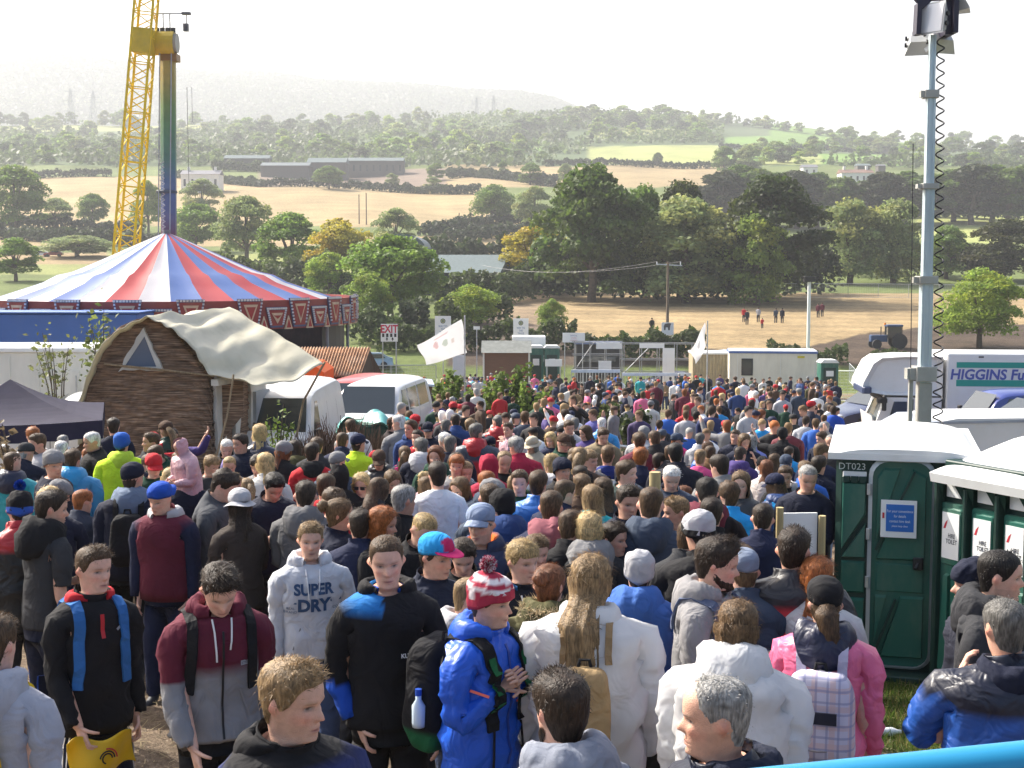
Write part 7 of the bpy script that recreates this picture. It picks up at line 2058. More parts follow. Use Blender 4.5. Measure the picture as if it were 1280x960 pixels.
def beard_mesh(seed,col,lod,full=True):
 nc,nr=34,10;V=[];F=[]
 for i in range(nr+1):
  for j in range(nc+1):
   u=2*j/nc-1;ph=u*1.62;a=abs(ph)
   top=np.interp(a,[0,.25,.5,1.0,1.4,1.62],[.036,.038,.044,.050,.066,.085]);bot=np.interp(a,[0,1.0,1.62],[-.008,.0,.05])
   h=bot+(top-bot)*i/nr;x,y=headsurf(np.array([ph]),np.array([h]),True);e=.007*math.sin(PI*i/nr)**.6*(1 if a<1.5 else .5)
   n_=math.hypot(x[0],y[0]);V.append((x[0]*(1+e/n_),y[0]*(1+e/n_)-.004,CHIN+h-.004*(1-i/nr)))
 for i in range(nr):
  for j in range(nc):F.append((i*(nc+1)+j,i*(nc+1)+j+1,(i+1)*(nc+1)+j+1,(i+1)*(nc+1)+j))
 V=np.array(V);V += (wob(V,seed,.002,.015))[:,None]*np.array([1,1,.3])
 C=hc(col)*np.clip(1+.4*wob(V,seed+4,.6,.02),.5,1.6)[:,None]
 return V,F,C
def cap_shell(phi0,hl,thick,lod,top=.2235,nr=12,nc=40,puff=0.):
 if lod:nr,nc=7,20
 phi=2*PI*np.arange(nc)/nc;lo=hl(phi);V=[];F=[]
 for i in range(nr+1):
  f=i/nr;h=lo+(top-lo)*math.sin(f*PI/2);x,y=headsurf(phi,h,False);d=np.stack([x,y,(h-.11)*.75],1);d /= np.linalg.norm(d,axis=1)[:,None]
  V.append(np.stack([x,y-.004,h+CHIN],1)+d*(thick+puff*math.sin(f*PI/2)))
 inner=np.stack([headsurf(phi,lo,False)[0],headsurf(phi,lo,False)[1]-.004,lo+CHIN+.012],1)
 V=[inner]+V+[np.array([[0,0,CHIN+.2255+thick+puff]])]
 for i in range(nr+1):
  for j in range(nc):F.append((i*nc+j,i*nc+(j+1)%nc,(i+1)*nc+(j+1)%nc,(i+1)*nc+j))
 for j in range(nc):F.append(((nr+1)*nc+j,(nr+1)*nc+(j+1)%nc,(nr+2)*nc))
 return np.concatenate(V),F
def hat_mesh(kind,col,lod,seed,p):
 """returns list of (name, V, F, C)"""
 out=[];a_=lambda ph:np.abs((ph+PI)%(2*PI)-PI)
 if kind in ('beanie','bobble'):
  V,F=cap_shell(0,lambda ph:np.interp(a_(ph),[0,1.2,1.7,PI],[.150,.135,.10,.06]),.014,lod,puff=.012)
  V=V.copy();cen=np.array([0,0,CHIN+.1]);N=V-cen;N /= np.linalg.norm(N,axis=1)[:,None];V += N*wob(V,seed,.0035,.05)[:,None]
  V[:,1]+= .25*np.clip(V[:,2]-CHIN-.2,0,1)
  C=np.tile(cc(col),(len(V),1));q=p.get('hatpaint')
  if q:q(V,C)
  out.append(('beanie',V,F,C))
  V2,F2=cap_shell(0,lambda ph:np.interp(a_(ph),[0,1.2,1.7,PI],[.146,.131,.096,.056]),.020,lod,top=.19)
  lo=np.interp(np.abs(np.arctan2(V2[:,0],-V2[:,1])),[0,1.2,1.7,PI],[.146,.131,.096,.056])+CHIN
  keep=[i for i,f in enumerate(F2)if max(V2[k][2]-lo[k]for k in f)<.052]
  out.append(('cuff',V2,[F2[i]for i in keep],np.tile(cc(p.get('cuffcol',col))*.92,(len(V2),1))))
  if kind=='bobble':
   r=np.random.default_rng(seed);n=700 if lod==0 else 160;d=r.normal(size=(n,3));d /= np.linalg.norm(d,axis=1)[:,None];c=np.array([0,.025,CHIN+.285]);s=np.cross(d,r.normal(size=(n,3)));s /= np.linalg.norm(s,axis=1)[:,None]
   P=np.stack([c+d*.008-s*.004,c+d*.008+s*.004,c+d*r.uniform(.03,.045,n)[:,None]+s*.006,c+d*r.uniform(.03,.045,n)[:,None]-s*.004],1).reshape(-1,3)
   pc=cc(p.get('bobcol',col));pc2=cc(p.get('bobcol2',p.get('bobcol',col)));m=(r.uniform(0,1,n)<.5)[:,None]
   out.append(('bobble',P,np.arange(4*n).reshape(n,4).tolist(),np.repeat(np.where(m,pc,pc2),4,axis=0)))
 elif kind in ('cap','backcap','flatcap','tweed'):
  V,F=cap_shell(0,lambda ph:np.interp(a_(ph),[0,1.2,1.8,PI],[.160,.145,.125,.105]),.010,lod,puff=.014 if kind!='tweed' else .006)
  C=np.tile(cc(col),(len(V),1))
  if p.get('hatpaint'):p['hatpaint'](V,C)
  out.append(('cap',V,F,C))
  nu,nv=16,6;P=[];flat=kind=='flatcap';sg=1 if kind!='backcap' else -1
  for lay in (0,.004):
   for j in range(nv+1):
    for i in range(nu+1):
     u=2*i/nu-1;ph=u*1.15;x,y=headsurf(np.array([ph]),np.array([.160]),False);f=j/nv;ext=.078*math.cos(u*1.25)**.8*f if math.cos(u*1.25)>0 else 0
     P.append((x[0]*1.10*(1+(.10 if flat else .0)*f),sg*(y[0]*1.08-ext)*1.0-.004,CHIN+.166-(.0 if flat else .030*u*u)-.022*f*(1 if not flat else .2)+lay))
  P=np.array(P);w=nu+1;m=w*(nv+1);F=[(j*w+i,j*w+i+1,(j+1)*w+i+1,(j+1)*w+i)for j in range(nv)for i in range(nu)]
  F += [(f[3]+m,f[2]+m,f[1]+m,f[0]+m)for f in F[:nu*nv]]+[(nv*w+i,nv*w+i+1,m+nv*w+i+1,m+nv*w+i)for i in range(nu)]
  out.append(('peak',P,F,np.tile(cc(p.get('peakcol',col)),(len(P),1))))
 elif kind=='sunhat':
  V,F=cap_shell(0,lambda ph:np.full_like(ph,.145),.014,lod,puff=.02);out.append(('hat',V,F,np.tile(cc(col),(len(V),1))))
  nu,nv=32,4;P=[]
  for j in range(nv+1):
   for i in range(nu):
    ph=2*PI*i/nu;x,y=headsurf(np.array([ph]),np.array([.15]),False);f=1.12+.62*j/nv;P.append((x[0]*f,y[0]*f-.004,CHIN+.150-.030*j/nv+.008*math.sin(ph*3+seed)))
  out.append(('brim',np.array(P),[(j*nu+i,j*nu+(i+1)%nu,(j+1)*nu+(i+1)%nu,(j+1)*nu+i)for j in range(nv)for i in range(nu)],np.tile(cc(col),(len(P),1))))
 elif kind=='hoodup':
  nu,nv=(30,16)if lod==0 else (16,9);P=[]
  for j in range(nv+1):
   f=j/nv
   for i in range(nu+1):
    ph=R(38)+R(284)*i/nu;h=-.06+.29*f;x,y=headsurf(np.array([ph]),np.array([max(h,.02)]),False)
    k=1.32+.1*(1-f)if f<.95 else .5;
    sc=math.sqrt(max(0,1-max(0,(h-.12)/.135)**2));P.append((x[0]*1.34*max(sc,.05)/max(.12,min(1,np.interp(h,HZ,HW)/.0745))*min(1,np.interp(min(h,.12),HZ,HW)/.0745)if h>.12 else x[0]*1.36,(y[0]*1.30 if h<=.12 else (-np.cos(ph)*(.094 if math.cos(ph)>0 else .10)*1.30*max(sc,.05)))+.006,CHIN+h+.012))
  P=np.array(P);P += wob(P,seed,.004,.08)[:,None];w=nu+1
  out.append(('hood',P,[(j*w+i,j*w+i+1,(j+1)*w+i+1,(j+1)*w+i)for j in range(nv)for i in range(nu)],np.tile(cc(col),(len(P),1))))
 return out
def hood_down(col,lod,seed,size=1.0,inner=None,fur=None):
 """a hood lying folded on the shoulders, open ring round the neck, pouch at the back"""
 nu,nv=(36,12)if lod==0 else (18,8);P=[];Cc=[]
 for i in range(nu+1):
  u=2*i/nu-1;a=u*R(150);back=max(0.,math.cos(a*.58))**1.5
  cx,cy=math.sin(a)*(.098+.012*back),.012+math.cos(a)*(.085+.030*back)
  cz=1.504-.035*back+.018*(1-back)-.03*abs(u)**4
  rw=(.026+.030*back)*size;rh=(.030+.062*back)*size
  for j in range(nv):
   t=2*PI*j/nv;o,z=math.cos(t)*rw,math.sin(t)*rh
   dr=.30*back*-z*.6
   P.append((cx+math.sin(a)*(o+dr),cy+math.cos(a)*(o+dr),cz+z-.035*back*size*(1 if z<0 else .3)))
   Cc.append(cc(inner)if inner is not None and math.cos(t)<-.25 and z>-.4*rh else cc(col))
 P=np.array(P);P += (wob(P,seed,.007*size,.09)+wob(P,seed+1,.003,.03))[:,None]*.8
 F=[(i*nv+j,i*nv+(j+1)%nv,(i+1)*nv+(j+1)%nv,(i+1)*nv+j)for i in range(nu)for j in range(nv)]+[tuple(range(nv)),tuple(range(nu*nv,nu*nv+nv))]
 return P,F,np.array(Cc)
def fur_trim(seed,col,n=1400):
 r=np.random.default_rng(seed);a=r.uniform(-R(150),R(150),n);back=np.maximum(0,np.cos(a*.58))**1.5
 c=np.stack([np.sin(a)*(.10+.045*back),.012+np.cos(a)*(.085+.08*back),1.51-.0*back],1)+r.normal(size=(n,3))*.014
 d=r.normal(size=(n,3));d[:,2]+= .5;d /= np.linalg.norm(d,axis=1)[:,None];s=np.cross(d,r.normal(size=(n,3)));s /= np.linalg.norm(s,axis=1)[:,None]
 L=r.uniform(.03,.06,n)[:,None];P=np.stack([c-s*.003,c+s*.003,c+d*L],1).reshape(-1,3)
 return P,np.arange(3*n).reshape(n,3).tolist(),np.repeat(np.array(col)*r.uniform(.6,1.3,n)[:,None],3,axis=0)
# ---------------------------------------------------------------- things laid on the clothes
class Drape:
 def __init__(s,V,F):s.b=BVHTree.FromPolygons([tuple(v)for v in V],F)
 def hit(s,x,z,front=True,y0=.8):
  o=Vector((x,-y0 if front else y0,z));h=s.b.ray_cast(o,Vector((0,1 if front else -1,0)))
  return h[0]if h[0]is not None else None
 def near(s,p):
  h=s.b.find_nearest(Vector(p));return h[0],h[1]
def ribbon(mb,pts,nrms,w,th,c):
 n=len(pts);V=[];F=[]
 for i in range(n):
  t=(pts[min(i+1,n-1)]-pts[max(i-1,0)]).normalized();b=t.cross(nrms[i]).normalized();p=pts[i]
  for sx,sy in ((-1,0),(1,0),(1,1),(-1,1)):V.append(p+b*sx*w/2+nrms[i]*(sy*th))
 for i in range(n-1):
  for j in range(4):F.append((i*4+j,i*4+(j+1)%4,i*4+4+(j+1)%4,i*4+4+j))
 F += [(0,1,2,3),tuple((n-1)*4+k for k in (3,2,1,0))]
 mb.add(V,F,c=c)
def strap(dr,x0,col,w=.045,top=1.545,low=1.12,xl=None,back=True,th=.012):
 pts=[];nr=[]
 xl=x0*1.25 if xl is None else xl
 cand=[(x0+(xl-x0)*f,top-.04-(top-.04-low)*f,True)for f in np.linspace(1,0,14)]
 for x,z,fr in cand:
  h=dr.hit(x,z,fr)
  if h is not None:pts.append(h)
 if back:
  for z in np.linspace(top-.04,1.32,6):
   h=dr.hit(x0,z,False)
   if h is not None:pts.append(h)
 P=[]
 for i,q in enumerate(pts):P.append(q)
 N=[]
 for q in P:
  l,n=dr.near(q);n=Vector(n);N.append(n if n.dot(q-Vector((q.x*.7,.01,q.z-.1)))>0 else -n)
 P2=[q+n*.004 for q,n in zip(P,N)]
 mb=MB()
 if len(P2)>3:ribbon(mb,P2,N,w,th,cc(col))
 return mb
def decal_text(dr,body,x,z,size,col,front=True,sx=1.,bold=0.,mb=None,arc=0.,off=.004):
 mb=mb or MB();V,F=text_mesh(body,size,bold);P=[]
 for v in V:
  xx=v[0]*sx;zz=z+v[1]-arc*xx*xx
  h=dr.hit(x+(xx if front else -xx),zz,front)
  P.append(h+Vector((0,-off if front else off,0))if h is not None else Vector((x+xx,-.2 if front else .2,zz)))
 mb.add(P,F,c=cc(col));return mb
def decal_line(dr,pts,w,col,front=True,mb=None,th=.003):
 mb=mb or MB();P=[];N=[]
 for x,z in pts:
  h=dr.hit(x,z,front)
  if h is None:continue
  P.append(h+Vector((0,-.002 if front else .002,0)));N.append(Vector((0,-1 if front else 1,0)))
 if len(P)>1:ribbon(mb,P,N,w,th,cc(col))
 return mb
def pack_mesh(col,col2=None,w=.30,h=.44,d=.16,seed=1,paint=None,lod=0):
 """day pack: rounded main body with a front pocket; sits with its flat side at y=0"""
 nu,nv=(24,20)if lod==0 else (14,10);V=[];F=[]
 def sup(a,e):return math.copysign(abs(a)**e,a)
 for j in range(nv+1):
  b=-PI/2+PI*j/nv
  for i in range(nu):
   a=2*PI*i/nu;x=w/2*sup(math.cos(b),.35)*sup(math.cos(a),.45);y=d/2+d/2*sup(math.cos(b),.45)*sup(math.sin(a),.6);z=h/2*sup(math.sin(b),.55)
   pk=.03*math.exp(-((z+h*.2)/(h*.16))**4)*max(0,math.sin(a))**.5
   V.append((x*(1-.10*(z/h+.5)),y+pk,z))
 for j in range(nv):
  for i in range(nu):F.append((j*nu+i,j*nu+(i+1)%nu,(j+1)*nu+(i+1)%nu,(j+1)*nu+i))
 V=np.array(V);V += wob(V,seed,.004,.12)[:,None]
 C=np.tile(cc(col),(len(V),1))
 if col2 is not None:C[V[:,2]<-h*.02]=cc(col2)
 if paint:paint(V,C)
 return V,F,C
# ================================================================== assembling people
PEOPLE=[]
def mesh_part(name,VFC,m,parent,smooth=True):
 V,F,C=VFC
 return mesh_np(name,V,F,m,parent,C=C,smooth=smooth)
def mb_part(mb,name,m,parent):
 if mb.V:return mesh_np(name,mb.V,mb.F,m,parent,C=np.array(mb.C,np.float32))
FARH=np.array([-.01,.02,.05,.082,.115,.15,.185,.212])
def build_far(p):
 nc=14;phis=cols_of(nc);fig=Fig();pose=p['pose'];t=p['top'];fat=p.get('fat',(1,1))
 hem={'coat':.68,'poncho':.55}.get(t['kind'],.84)
 rings=[(.82,.17,.12,0),(hem if hem>.83 else .84,.175,.122,0),(.99,.188,.130,0),(1.15,.185,.128,0),(1.30,.19,.13,0),(1.38,.195,.126,.004),(1.462,.160,.10,.01),(1.505,.085,.075,.01)]
 rings=[(z,w*fat[0],d*fat[1],y)for z,w,d,y in rings]
 grid,loops=trunk(fig,rings,phis,pose,seed=p['seed'],folds=.008,half=R(38),zlo=1.29,zhi=1.47)
 prev=grid[-1];hid=[];hs,hcol=p['hair'];hl=hairline(phis,hs if hs else 'short');hat=p.get('hat')
 for h in FARH:
  x,y=headsurf(phis,np.full(nc,h),True);
  isH=h>hl-.008
  if hs in ('long','bob','pony'):isH=isH|(np.abs((phis+PI)%(2*PI)-PI)>1.15)
  k=np.where(isH,1.16 if hs!='crop' else 1.06,1.0)*(1.12 if hat and h>.14 else 1)
  P=np.stack([x*k,y*k,np.full(nc,CHIN+h+(.012*(h>.2)))],1);cur=fig.addv(pose.trunk(P),'head');fig.bridge(prev,cur);prev=cur
  C1=np.where(isH[:,None],hc(hcol)*1.05,np.array(p['skin']))
  if hat==None:pass
  else:
   m=h>np.interp(np.abs((phis+PI)%(2*PI)-PI),[0,1.3,PI],[.14,.12,.09]);C1=np.where(m[:,None],cc(hat[1]),C1)
  hid.append((cur,C1))
 topv=fig.addv(pose.trunk(np.array([[0,0,CHIN+.236]])),'head')[0]
 for j in range(nc):fig.F.append((prev[j],prev[(j+1)%nc],topv))
 hid.append(([topv],np.array([cc(hat[1])if hat else hc(hcol)])))
 ends=[]
 for side,lp in zip((1,-1),loops):
  sh=np.concatenate(fig.V)[lp].mean(0);path,w,fo,e=arm_path(sh,side,p['arms'][0 if side>0 else 1],n1=3,n2=3)
  path=np.concatenate([path,[w+fo*.09],[w+fo*.17]]);n=len(path);rad=list(np.interp(np.linspace(0,1,n-2),[0,.15,.5,1],[.085,.075,.062,.046]))+[.036,.02]
  limb(fig,lp,path,rad,'arm',tags=['arm']*(n-2)+['hand']*2)
 half=nc//2;V0=np.concatenate(fig.V);f0,b0=V0[grid[0][0]],V0[grid[0][half]]
 cr=fig.addv([b0*.5+f0*.5-np.array([0,0,.04])],'leg')
 for side,lp in ((1,[grid[0][j]for j in range(0,half+1)]+cr),(-1,[grid[0][j%nc]for j in range(half,nc+1)]+cr)):
  path,ank=leg_path(np.array([side*.088,0,.80]),side,p['legs'][0 if side>0 else 1],n=3);path=np.concatenate([path,np.array([[0,-.03,-.04],[0,-.12,-.06]])+ank]);n=len(path)
  limb(fig,lp,path,np.interp(np.linspace(0,1,n),[0,.5,.8,1],[.095,.072,.062,.04]),'leg',tags=['leg']*(n-2)+['foot']*2)
 V,F=fig.out();C=np.tile(cc(t['col']),(len(V),1));tg=np.array(fig.tags)
 C[tg=='leg']=cc(p['legcol']);C[tg=='foot']=(.04,.04,.045);C[tg=='hand']=p['skin']
 C[grid[0]]=cc(p['legcol'])
 for ids,c in hid:C[ids]=c
 if t.get('two')is not None:
  m=(tg=='trunk')&(V[:,2]>1.28);C[m]=cc(t['two'])
 return V,F,C
KIND_W=dict(tee='T-shirt',hoodie='hooded top',jacket='jacket',shell='rain jacket',coat='coat',poncho='loose coat',puffer='puffer jacket')
COL_W=dict(black='black',navy='navy',dnavy='dark navy',char='charcoal',grey='grey',lgrey='pale grey',white='white',offw='off white',red='red',crim='crimson',maroon='maroon',pink='pink',lpink='pale pink',mag='magenta',royal='royal blue',blue='blue',sky='bright blue',teal='turquoise',slate='slate blue',dblue='dark blue',purple='purple',lilac='lilac',green='green',olive='olive',dgreen='dark green',brown='brown',tan='tan',hiviz='yellow high visibility',orange='orange',yellow='yellow',beige='beige')
HC_W=dict(black='black',dark='dark brown',brown='brown',mid='mid brown',light='light brown',fair='fair',blond='blond',ginger='ginger',auburn='auburn',grey='grey',white='white',dgrey='dark grey')
HS_W=dict(short='short',crop='cropped',quiff='swept',curly='curly',fringe='fringed',bald='receding',long='long',pony='ponytailed',bun='tied up',bob='bobbed')
HAT_W=dict(beanie='beanie',bobble='bobble hat',cap='peaked cap',backcap='backward cap',flatcap='flat peaked cap',tweed='flat cap',sunhat='brimmed hat',hoodup='hood up')
def view_w(hd):
 a=(hd+180)%360-180
 if abs(a)<40:return 'facing us'
 if abs(a)>130:return 'seen from behind'
 return 'looking right' if a>0 else 'looking left'
def auto_label(p):
 hs,hcol=p['hair'];hat=p.get('hat')
 w='person in '+COL_W.get(p['top']['colname'],'dark')+' '+KIND_W[p['top']['kind']]
 if hat:w += ' and '+COL_W.get(hat[1]if isinstance(hat[1],str)else 'grey','dark')+' '+HAT_W[hat[0]]
 else:w += ' with '+HS_W[hs]+' '+HC_W[hcol]+' hair'
 return w+', '+view_w(p['hd'])
LMK=[(20,'the navy gazebo'),(110,'the box cabin'),(185,'the hut window'),(260,'the plaster door'),(320,'the hut tarpaulin'),(375,'the panel van'),(425,'the covered trailer'),(480,'the van windscreen'),(550,'the large flag'),(632,'the brown shed'),(685,'the gate toilets'),(750,'the scaffold stand'),(835,'the tall banner'),(880,'the narrow flag'),(930,'the cabin window'),(990,'the cream cabin'),(1036,'the lone toilet'),(1080,'the navy car')]
def finish_labels():
 from collections import defaultdict
 used=defaultdict(list)
 for p in PEOPLE:
  if not p.get('L'):used[auto_label(p)].append(p)
 ORD=['leftmost','second from left','third from left','fourth from left','fifth from left','sixth from left','seventh from left','eighth from left','ninth from left','tenth from left']
 NUM=['','','two','three','four','five','six','seven','eight','nine','ten']
 final=defaultdict(list)
 for lab,ps in used.items():
  if len(ps)==1:final[lab].append(ps[0]);continue
  for p in ps:
   lm=min(LMK,key=lambda q:abs(q[0]-p['px']))[1];final[lab.replace('person in ','',1)+' below '+lm].append(p)
 for lab,ps in final.items():
  ps.sort(key=lambda p:p['px'])
  for i,p in enumerate(ps):
   l=lab if lab.startswith('person')else 'person in '+lab
   if len(ps)>1 and len(ps)<=10:
    core=lab.replace('person in ','')
    l=('nearer of two in ' if False else ORD[i]+' of '+NUM[len(ps)]+' in ')+core
   w=l.split()
   if len(w)>16:l=' '.join(x for x in w if x not in ('with','and','hair,'))
   w=l.split();p['obj']['label']=' '.join(w[:16]).rstrip(',')
 for p in PEOPLE:
  if p.get('L'):p['obj']['label']=p['L']
def find_d(px,py,Ht):
 ds=np.concatenate([np.arange(2.5,30,.02),np.arange(30,116,.1)]);rows=row_of(ground(xat(px,py,ds),ds)+Ht,ds)
 i=np.argmax(rows<=py);return float(ds[i])if rows.min()<=py else 100.
pid=0
def person(px,py,hd=0,hair='short dark',top='jacket navy',hat=None,legs='char',H=None,fem=0,arms=None,pose=(0,0,0),D=None,L=None,extra=None,lod=None,stance=None,skin=None,paint=None,tpaint=None,dz=0,**kw):
 global pid
 pid += 1;r=random.Random(pid*7+3)
 hs,hcol=hair.split();tk,tc=top.split()[:2]
 if hs in ('long','pony','bun','bob'):fem=fem or 1
 H=H or (r.uniform(1.60,1.69)if fem else r.uniform(1.72,1.82))
 p=dict(px=px,hd=hd,hair=(hs,hcol),hc=hcol,fem=fem,seed=pid,L=L,skin=np.array(SKINS[r.randrange(3)if skin is None else skin])*r.uniform(.92,1.06),legcol=legs)
 p['hw']=r.uniform(.955,1.045)
 p.update(kw)
 p['hat']=tuple(hat.split())if hat else None
 p['top']=dict(kind=tk,col=kw.get('topc',tc),colname=tc,paint=paint,sleeve=kw.get('sleeve',.5 if tk=='tee' else 1.0),two=kw.get('two'),collar=kw.get('collar',.0 if tk in ('tee','hoodie','poncho')else .035))
 if kw.get('hem'):p['top']['hem']=kw['hem']
 opts=['down','down2','down','pocket','hold','swing','phone','down2']
 p['arms']=arms or (r.choice(opts),r.choice(opts))
 pz=pose if pose!=(0,0,0)else (r.uniform(-38,38),r.uniform(-2,20),r.uniform(-1,8))
 p['pose']=Pose(pz[0],pz[1],pz[2],r.uniform(-3,3))
 s=r.uniform(-.15,.15)if stance is None else stance
 p['legs']=((s,0,max(0,s)),(-s,0,max(0,-s)))
 if 'fat' not in p:f=r.uniform(.96,1.08);p['fat']=(f,f)
 D=D or find_d(px,py,H+.012);x=xat(px,py,D);z=gz(x,D)+dz
 if lod is None:lod=0 if D<10.2 else (1 if D<23 else 2)
 sc=H/1.75
 rz=R(hd)
 rz=rz-math.atan2(x,D)
 if lod==2:
  o=mesh_part('person',build_far(p),BODYALL,None);o.location=(x,D,z);o.rotation_euler=(0,0,rz);o.scale=(sc,)*3
  tag(o,None,'person','people in the crowd');p['obj']=o;PEOPLE.append(p);return o
 e=empty('person',(x,D,z),rz,None,'person','people in the crowd');e.scale=(sc,)*3;p['obj']=e;PEOPLE.append(p)
 V,F,C,info=build_body(p,lod);p['info']=info
 mesh_np('body',V,F,SKIN,e,C=C,smooth=True)
 TV,TF,TC=build_top(p,lod,p['top'])
 cl=PLASTIC if tk=='poncho' else SHELL if tk in ('shell','puffer')else CLOTH
 gname={'tee':'t_shirt','hoodie':'hoodie','jacket':'jacket','shell':'jacket','coat':'coat','poncho':'loose_coat','puffer':'jacket'}[tk]
 g=mesh_np(gname,TV,TF,cl,e,C=TC,smooth=True)
 mesh_part('trousers',build_trousers(p,lod,legs,tpaint),CLOTH,e)
 if lod==0:
  for sd in (1,-1):mesh_part('shoe',shoe_mesh(info['ank%d'%sd],sd,kw.get('shoe',(.05,.05,.055))),CLOTH,e)
 headf=lambda V:p['pose'].trunk(V,1.0)
 if not (p['hat']and p['hat'][0]=='hoodup'):
  HV,HF,HCc=hair_shell(p,lod,hs,hcol,pid)
  if p['hat']:
   lim=CHIN+np.interp(np.abs(np.arctan2(HV[:,0],-HV[:,1])),[0,1.2,1.8,PI],[.150,.135,.12,.10])
   sq=HV[:,2]>lim;c0=np.array([0,0,CHIN+.1]);HV=HV.copy();HV[sq]=c0+(HV[sq]-c0)*.90
  if hs in ('long','bob','pony'):
   w=1-.55*sst(0,.25,CHIN-HV[:,2]);A=headf(HV);B=p['pose'].trunk(HV,.25);HV=A*w[:,None]+B*(1-w)[:,None]
  else:HV=headf(HV)
  mesh_np('hair',HV,HF,HAIR,e,C=HCc,smooth=True)
 if p['hat']:
  for nm,V,F,C in hat_mesh(p['hat'][0],p['hat'][1],lod,pid,p):mesh_np(nm,headf(V),F,CLOTH,e,C=C,smooth=True)
 if kw.get('beard'):
  V,F,C=beard_mesh(pid,hcol,lod);mesh_np('beard',headf(V),F,HAIR,e,C=C,smooth=True)
 if kw.get('hood'):
  V,F,C=hood_down(kw['hood'],lod,pid,kw.get('hoods',1.0),kw.get('hoodin'));mesh_np('hood',p['pose'].trunk(V,0),F,cl,e,C=C,smooth=True)
 if extra:extra(e,p,Drape(TV,TF),headf)
 return e
def print_part(mb,e,name='print',m=None):return mb_part(mb,name,m or PRINT,e)
def backpack(e,p,dr,col,label,col2=None,w=.30,h=.44,d=.15,z=1.20,x=0,paint=None,straps=None,sw=.045,cut='black'):
 """a pack on the back; it rests on the wearer, so it is a thing of its own"""
 V,F,C=pack_mesh(col,col2,w,h,d,p['seed'],paint)
 ln=p['pose'].lean;zz=z-1.0
 hb=dr.hit(x,z,False);y0=(hb.y if hb is not None else .14)-.02
 M=e.matrix_basis
 V=V+np.array([x,y0,z])
 o=mesh_np('backpack',V,F,CLOTH,None,C=C,smooth=True);o.matrix_basis=M;tag(o,label,'backpack','backpacks in the crowd')
 for sx in (-1,1):
  mb=strap(dr,sx*.095,straps or col,sw,xl=sx*.125);
  q=mb_part(mb,'strap',CLOTH,o)
 mb=MB();zt=z+h/2;pts=[Vector((x-.03,y0+.05,zt-.015)),Vector((x-.02,y0+.05,zt+.03)),Vector((x+.02,y0+.05,zt+.03)),Vector((x+.03,y0+.05,zt-.015))]
 mb.tube(pts,.008,6,c=cc('black'));mb_part(mb,'handle',CLOTH,o)
 return o,y0
def zipline(e,dr,z0,z1,col,w=.010):
 mb=decal_line(dr,[(0,z)for z in np.linspace(z0,z1,18)],w,col);mb_part(mb,'zip',PRINT,e)
def drawstrings(e,dr,col,z1=1.24,dx=.045):
 for s,L_ in ((-1,0),(1,.05)):
  mb=MB();pts=[dr.hit(s*(dx-.012*f),1.455-(1.455-z1-L_)*f)for f in np.linspace(0,1,8)];pts=[q+Vector((0,-.008,0))for q in pts if q is not None]
  if len(pts)>2:mb.tube(pts,.0045,6,c=cc(col));mb_part(mb,'drawstring',CLOTH,e)
def pocket(e,dr,z=1.0):
 for s in (-1,1):
  mb=decal_line(dr,[(s*.085,z+.10),(s*.135,z-.04)],.008,(.25,.25,.26));mb_part(mb,'pocket_seam',CLOTH,e)
def split_paint(zs,ctop,cbot,arms=True,slope_=0.,za=None):
 def f(V,C,tg,tags):
  m=V[:,2]+slope_*np.abs(V[:,0])>zs
  C[m&(tg==0)]=cc(ctop);C[(~m)&(tg==0)]=cc(cbot)
  if arms:
   m2=V[:,2]>(zs if za is None else za);C[(tg>0)&m2]=cc(ctop);C[(tg>0)&~m2]=cc(cbot)
 return f
def sleeves_paint(col):
 def f(V,C,tg,tags):C[tg>0]=cc(col)
 return f
def side_stripe(col,w=.014,n=3,gap=.022):
 def f(V,C,tags):
  pass
 return f
def leg_stripes(e,p,col,n=3):
 pass
# ================================================================== the people one can tell apart in the photograph
def text_on(dr,e,items,m=None):
 mb=MB()
 for (body,x,z,size,col,kw)in items:decal_text(dr,body,x,z,size,col,mb=mb,**kw)
 mb_part(mb,'print',m or PRINT,e)
def side_ribbon(e,p,side,y,z0,z1,w,col):
 """stripe down the outside of a trouser leg"""
 tr=[c for c in e.children if c.name.startswith('trousers')][0];me=tr.data
 b=BVHTree.FromPolygons([tuple(v.co)for v in me.vertices],[tuple(f.vertices)for f in me.polygons]);P=[];N=[]
 for z in np.linspace(z0,z1,14):
  h=b.ray_cast(Vector((side*.8,y,z)),Vector((-side,0,0)))
  if h[0]is not None:P.append(h[0]+Vector((side*.003,0,0)));N.append(Vector((side,0,0)))
 mb=MB()
 if len(P)>2:ribbon(mb,P,N,w,.003,cc(col));mb_part(mb,'stripe',PRINT,e)
def held(e,name,V,F,m,loc,label,cat,C=None,smooth=True):
 o=mesh_np(name,np.array(V,float),F,m,None,C=C,smooth=smooth);o.matrix_basis=e.matrix_basis @ Matrix.Translation(Vector(loc));return tag(o,label,cat)
def hand_at(p,s,d=.08):return Vector(p['info']['wrist%d'%s]+p['info']['fore%d'%s]*d)
def phone(e,p,s,label):
 mb=MB();mb.box((0,0,0),(.07,.012,.14),rx=R(-35),bev=.004);held(e,'phone',mb.V,mb.F,BLACKP,hand_at(p,s,.10)+Vector((0,-.02,.02)),label,'phone',smooth=False)
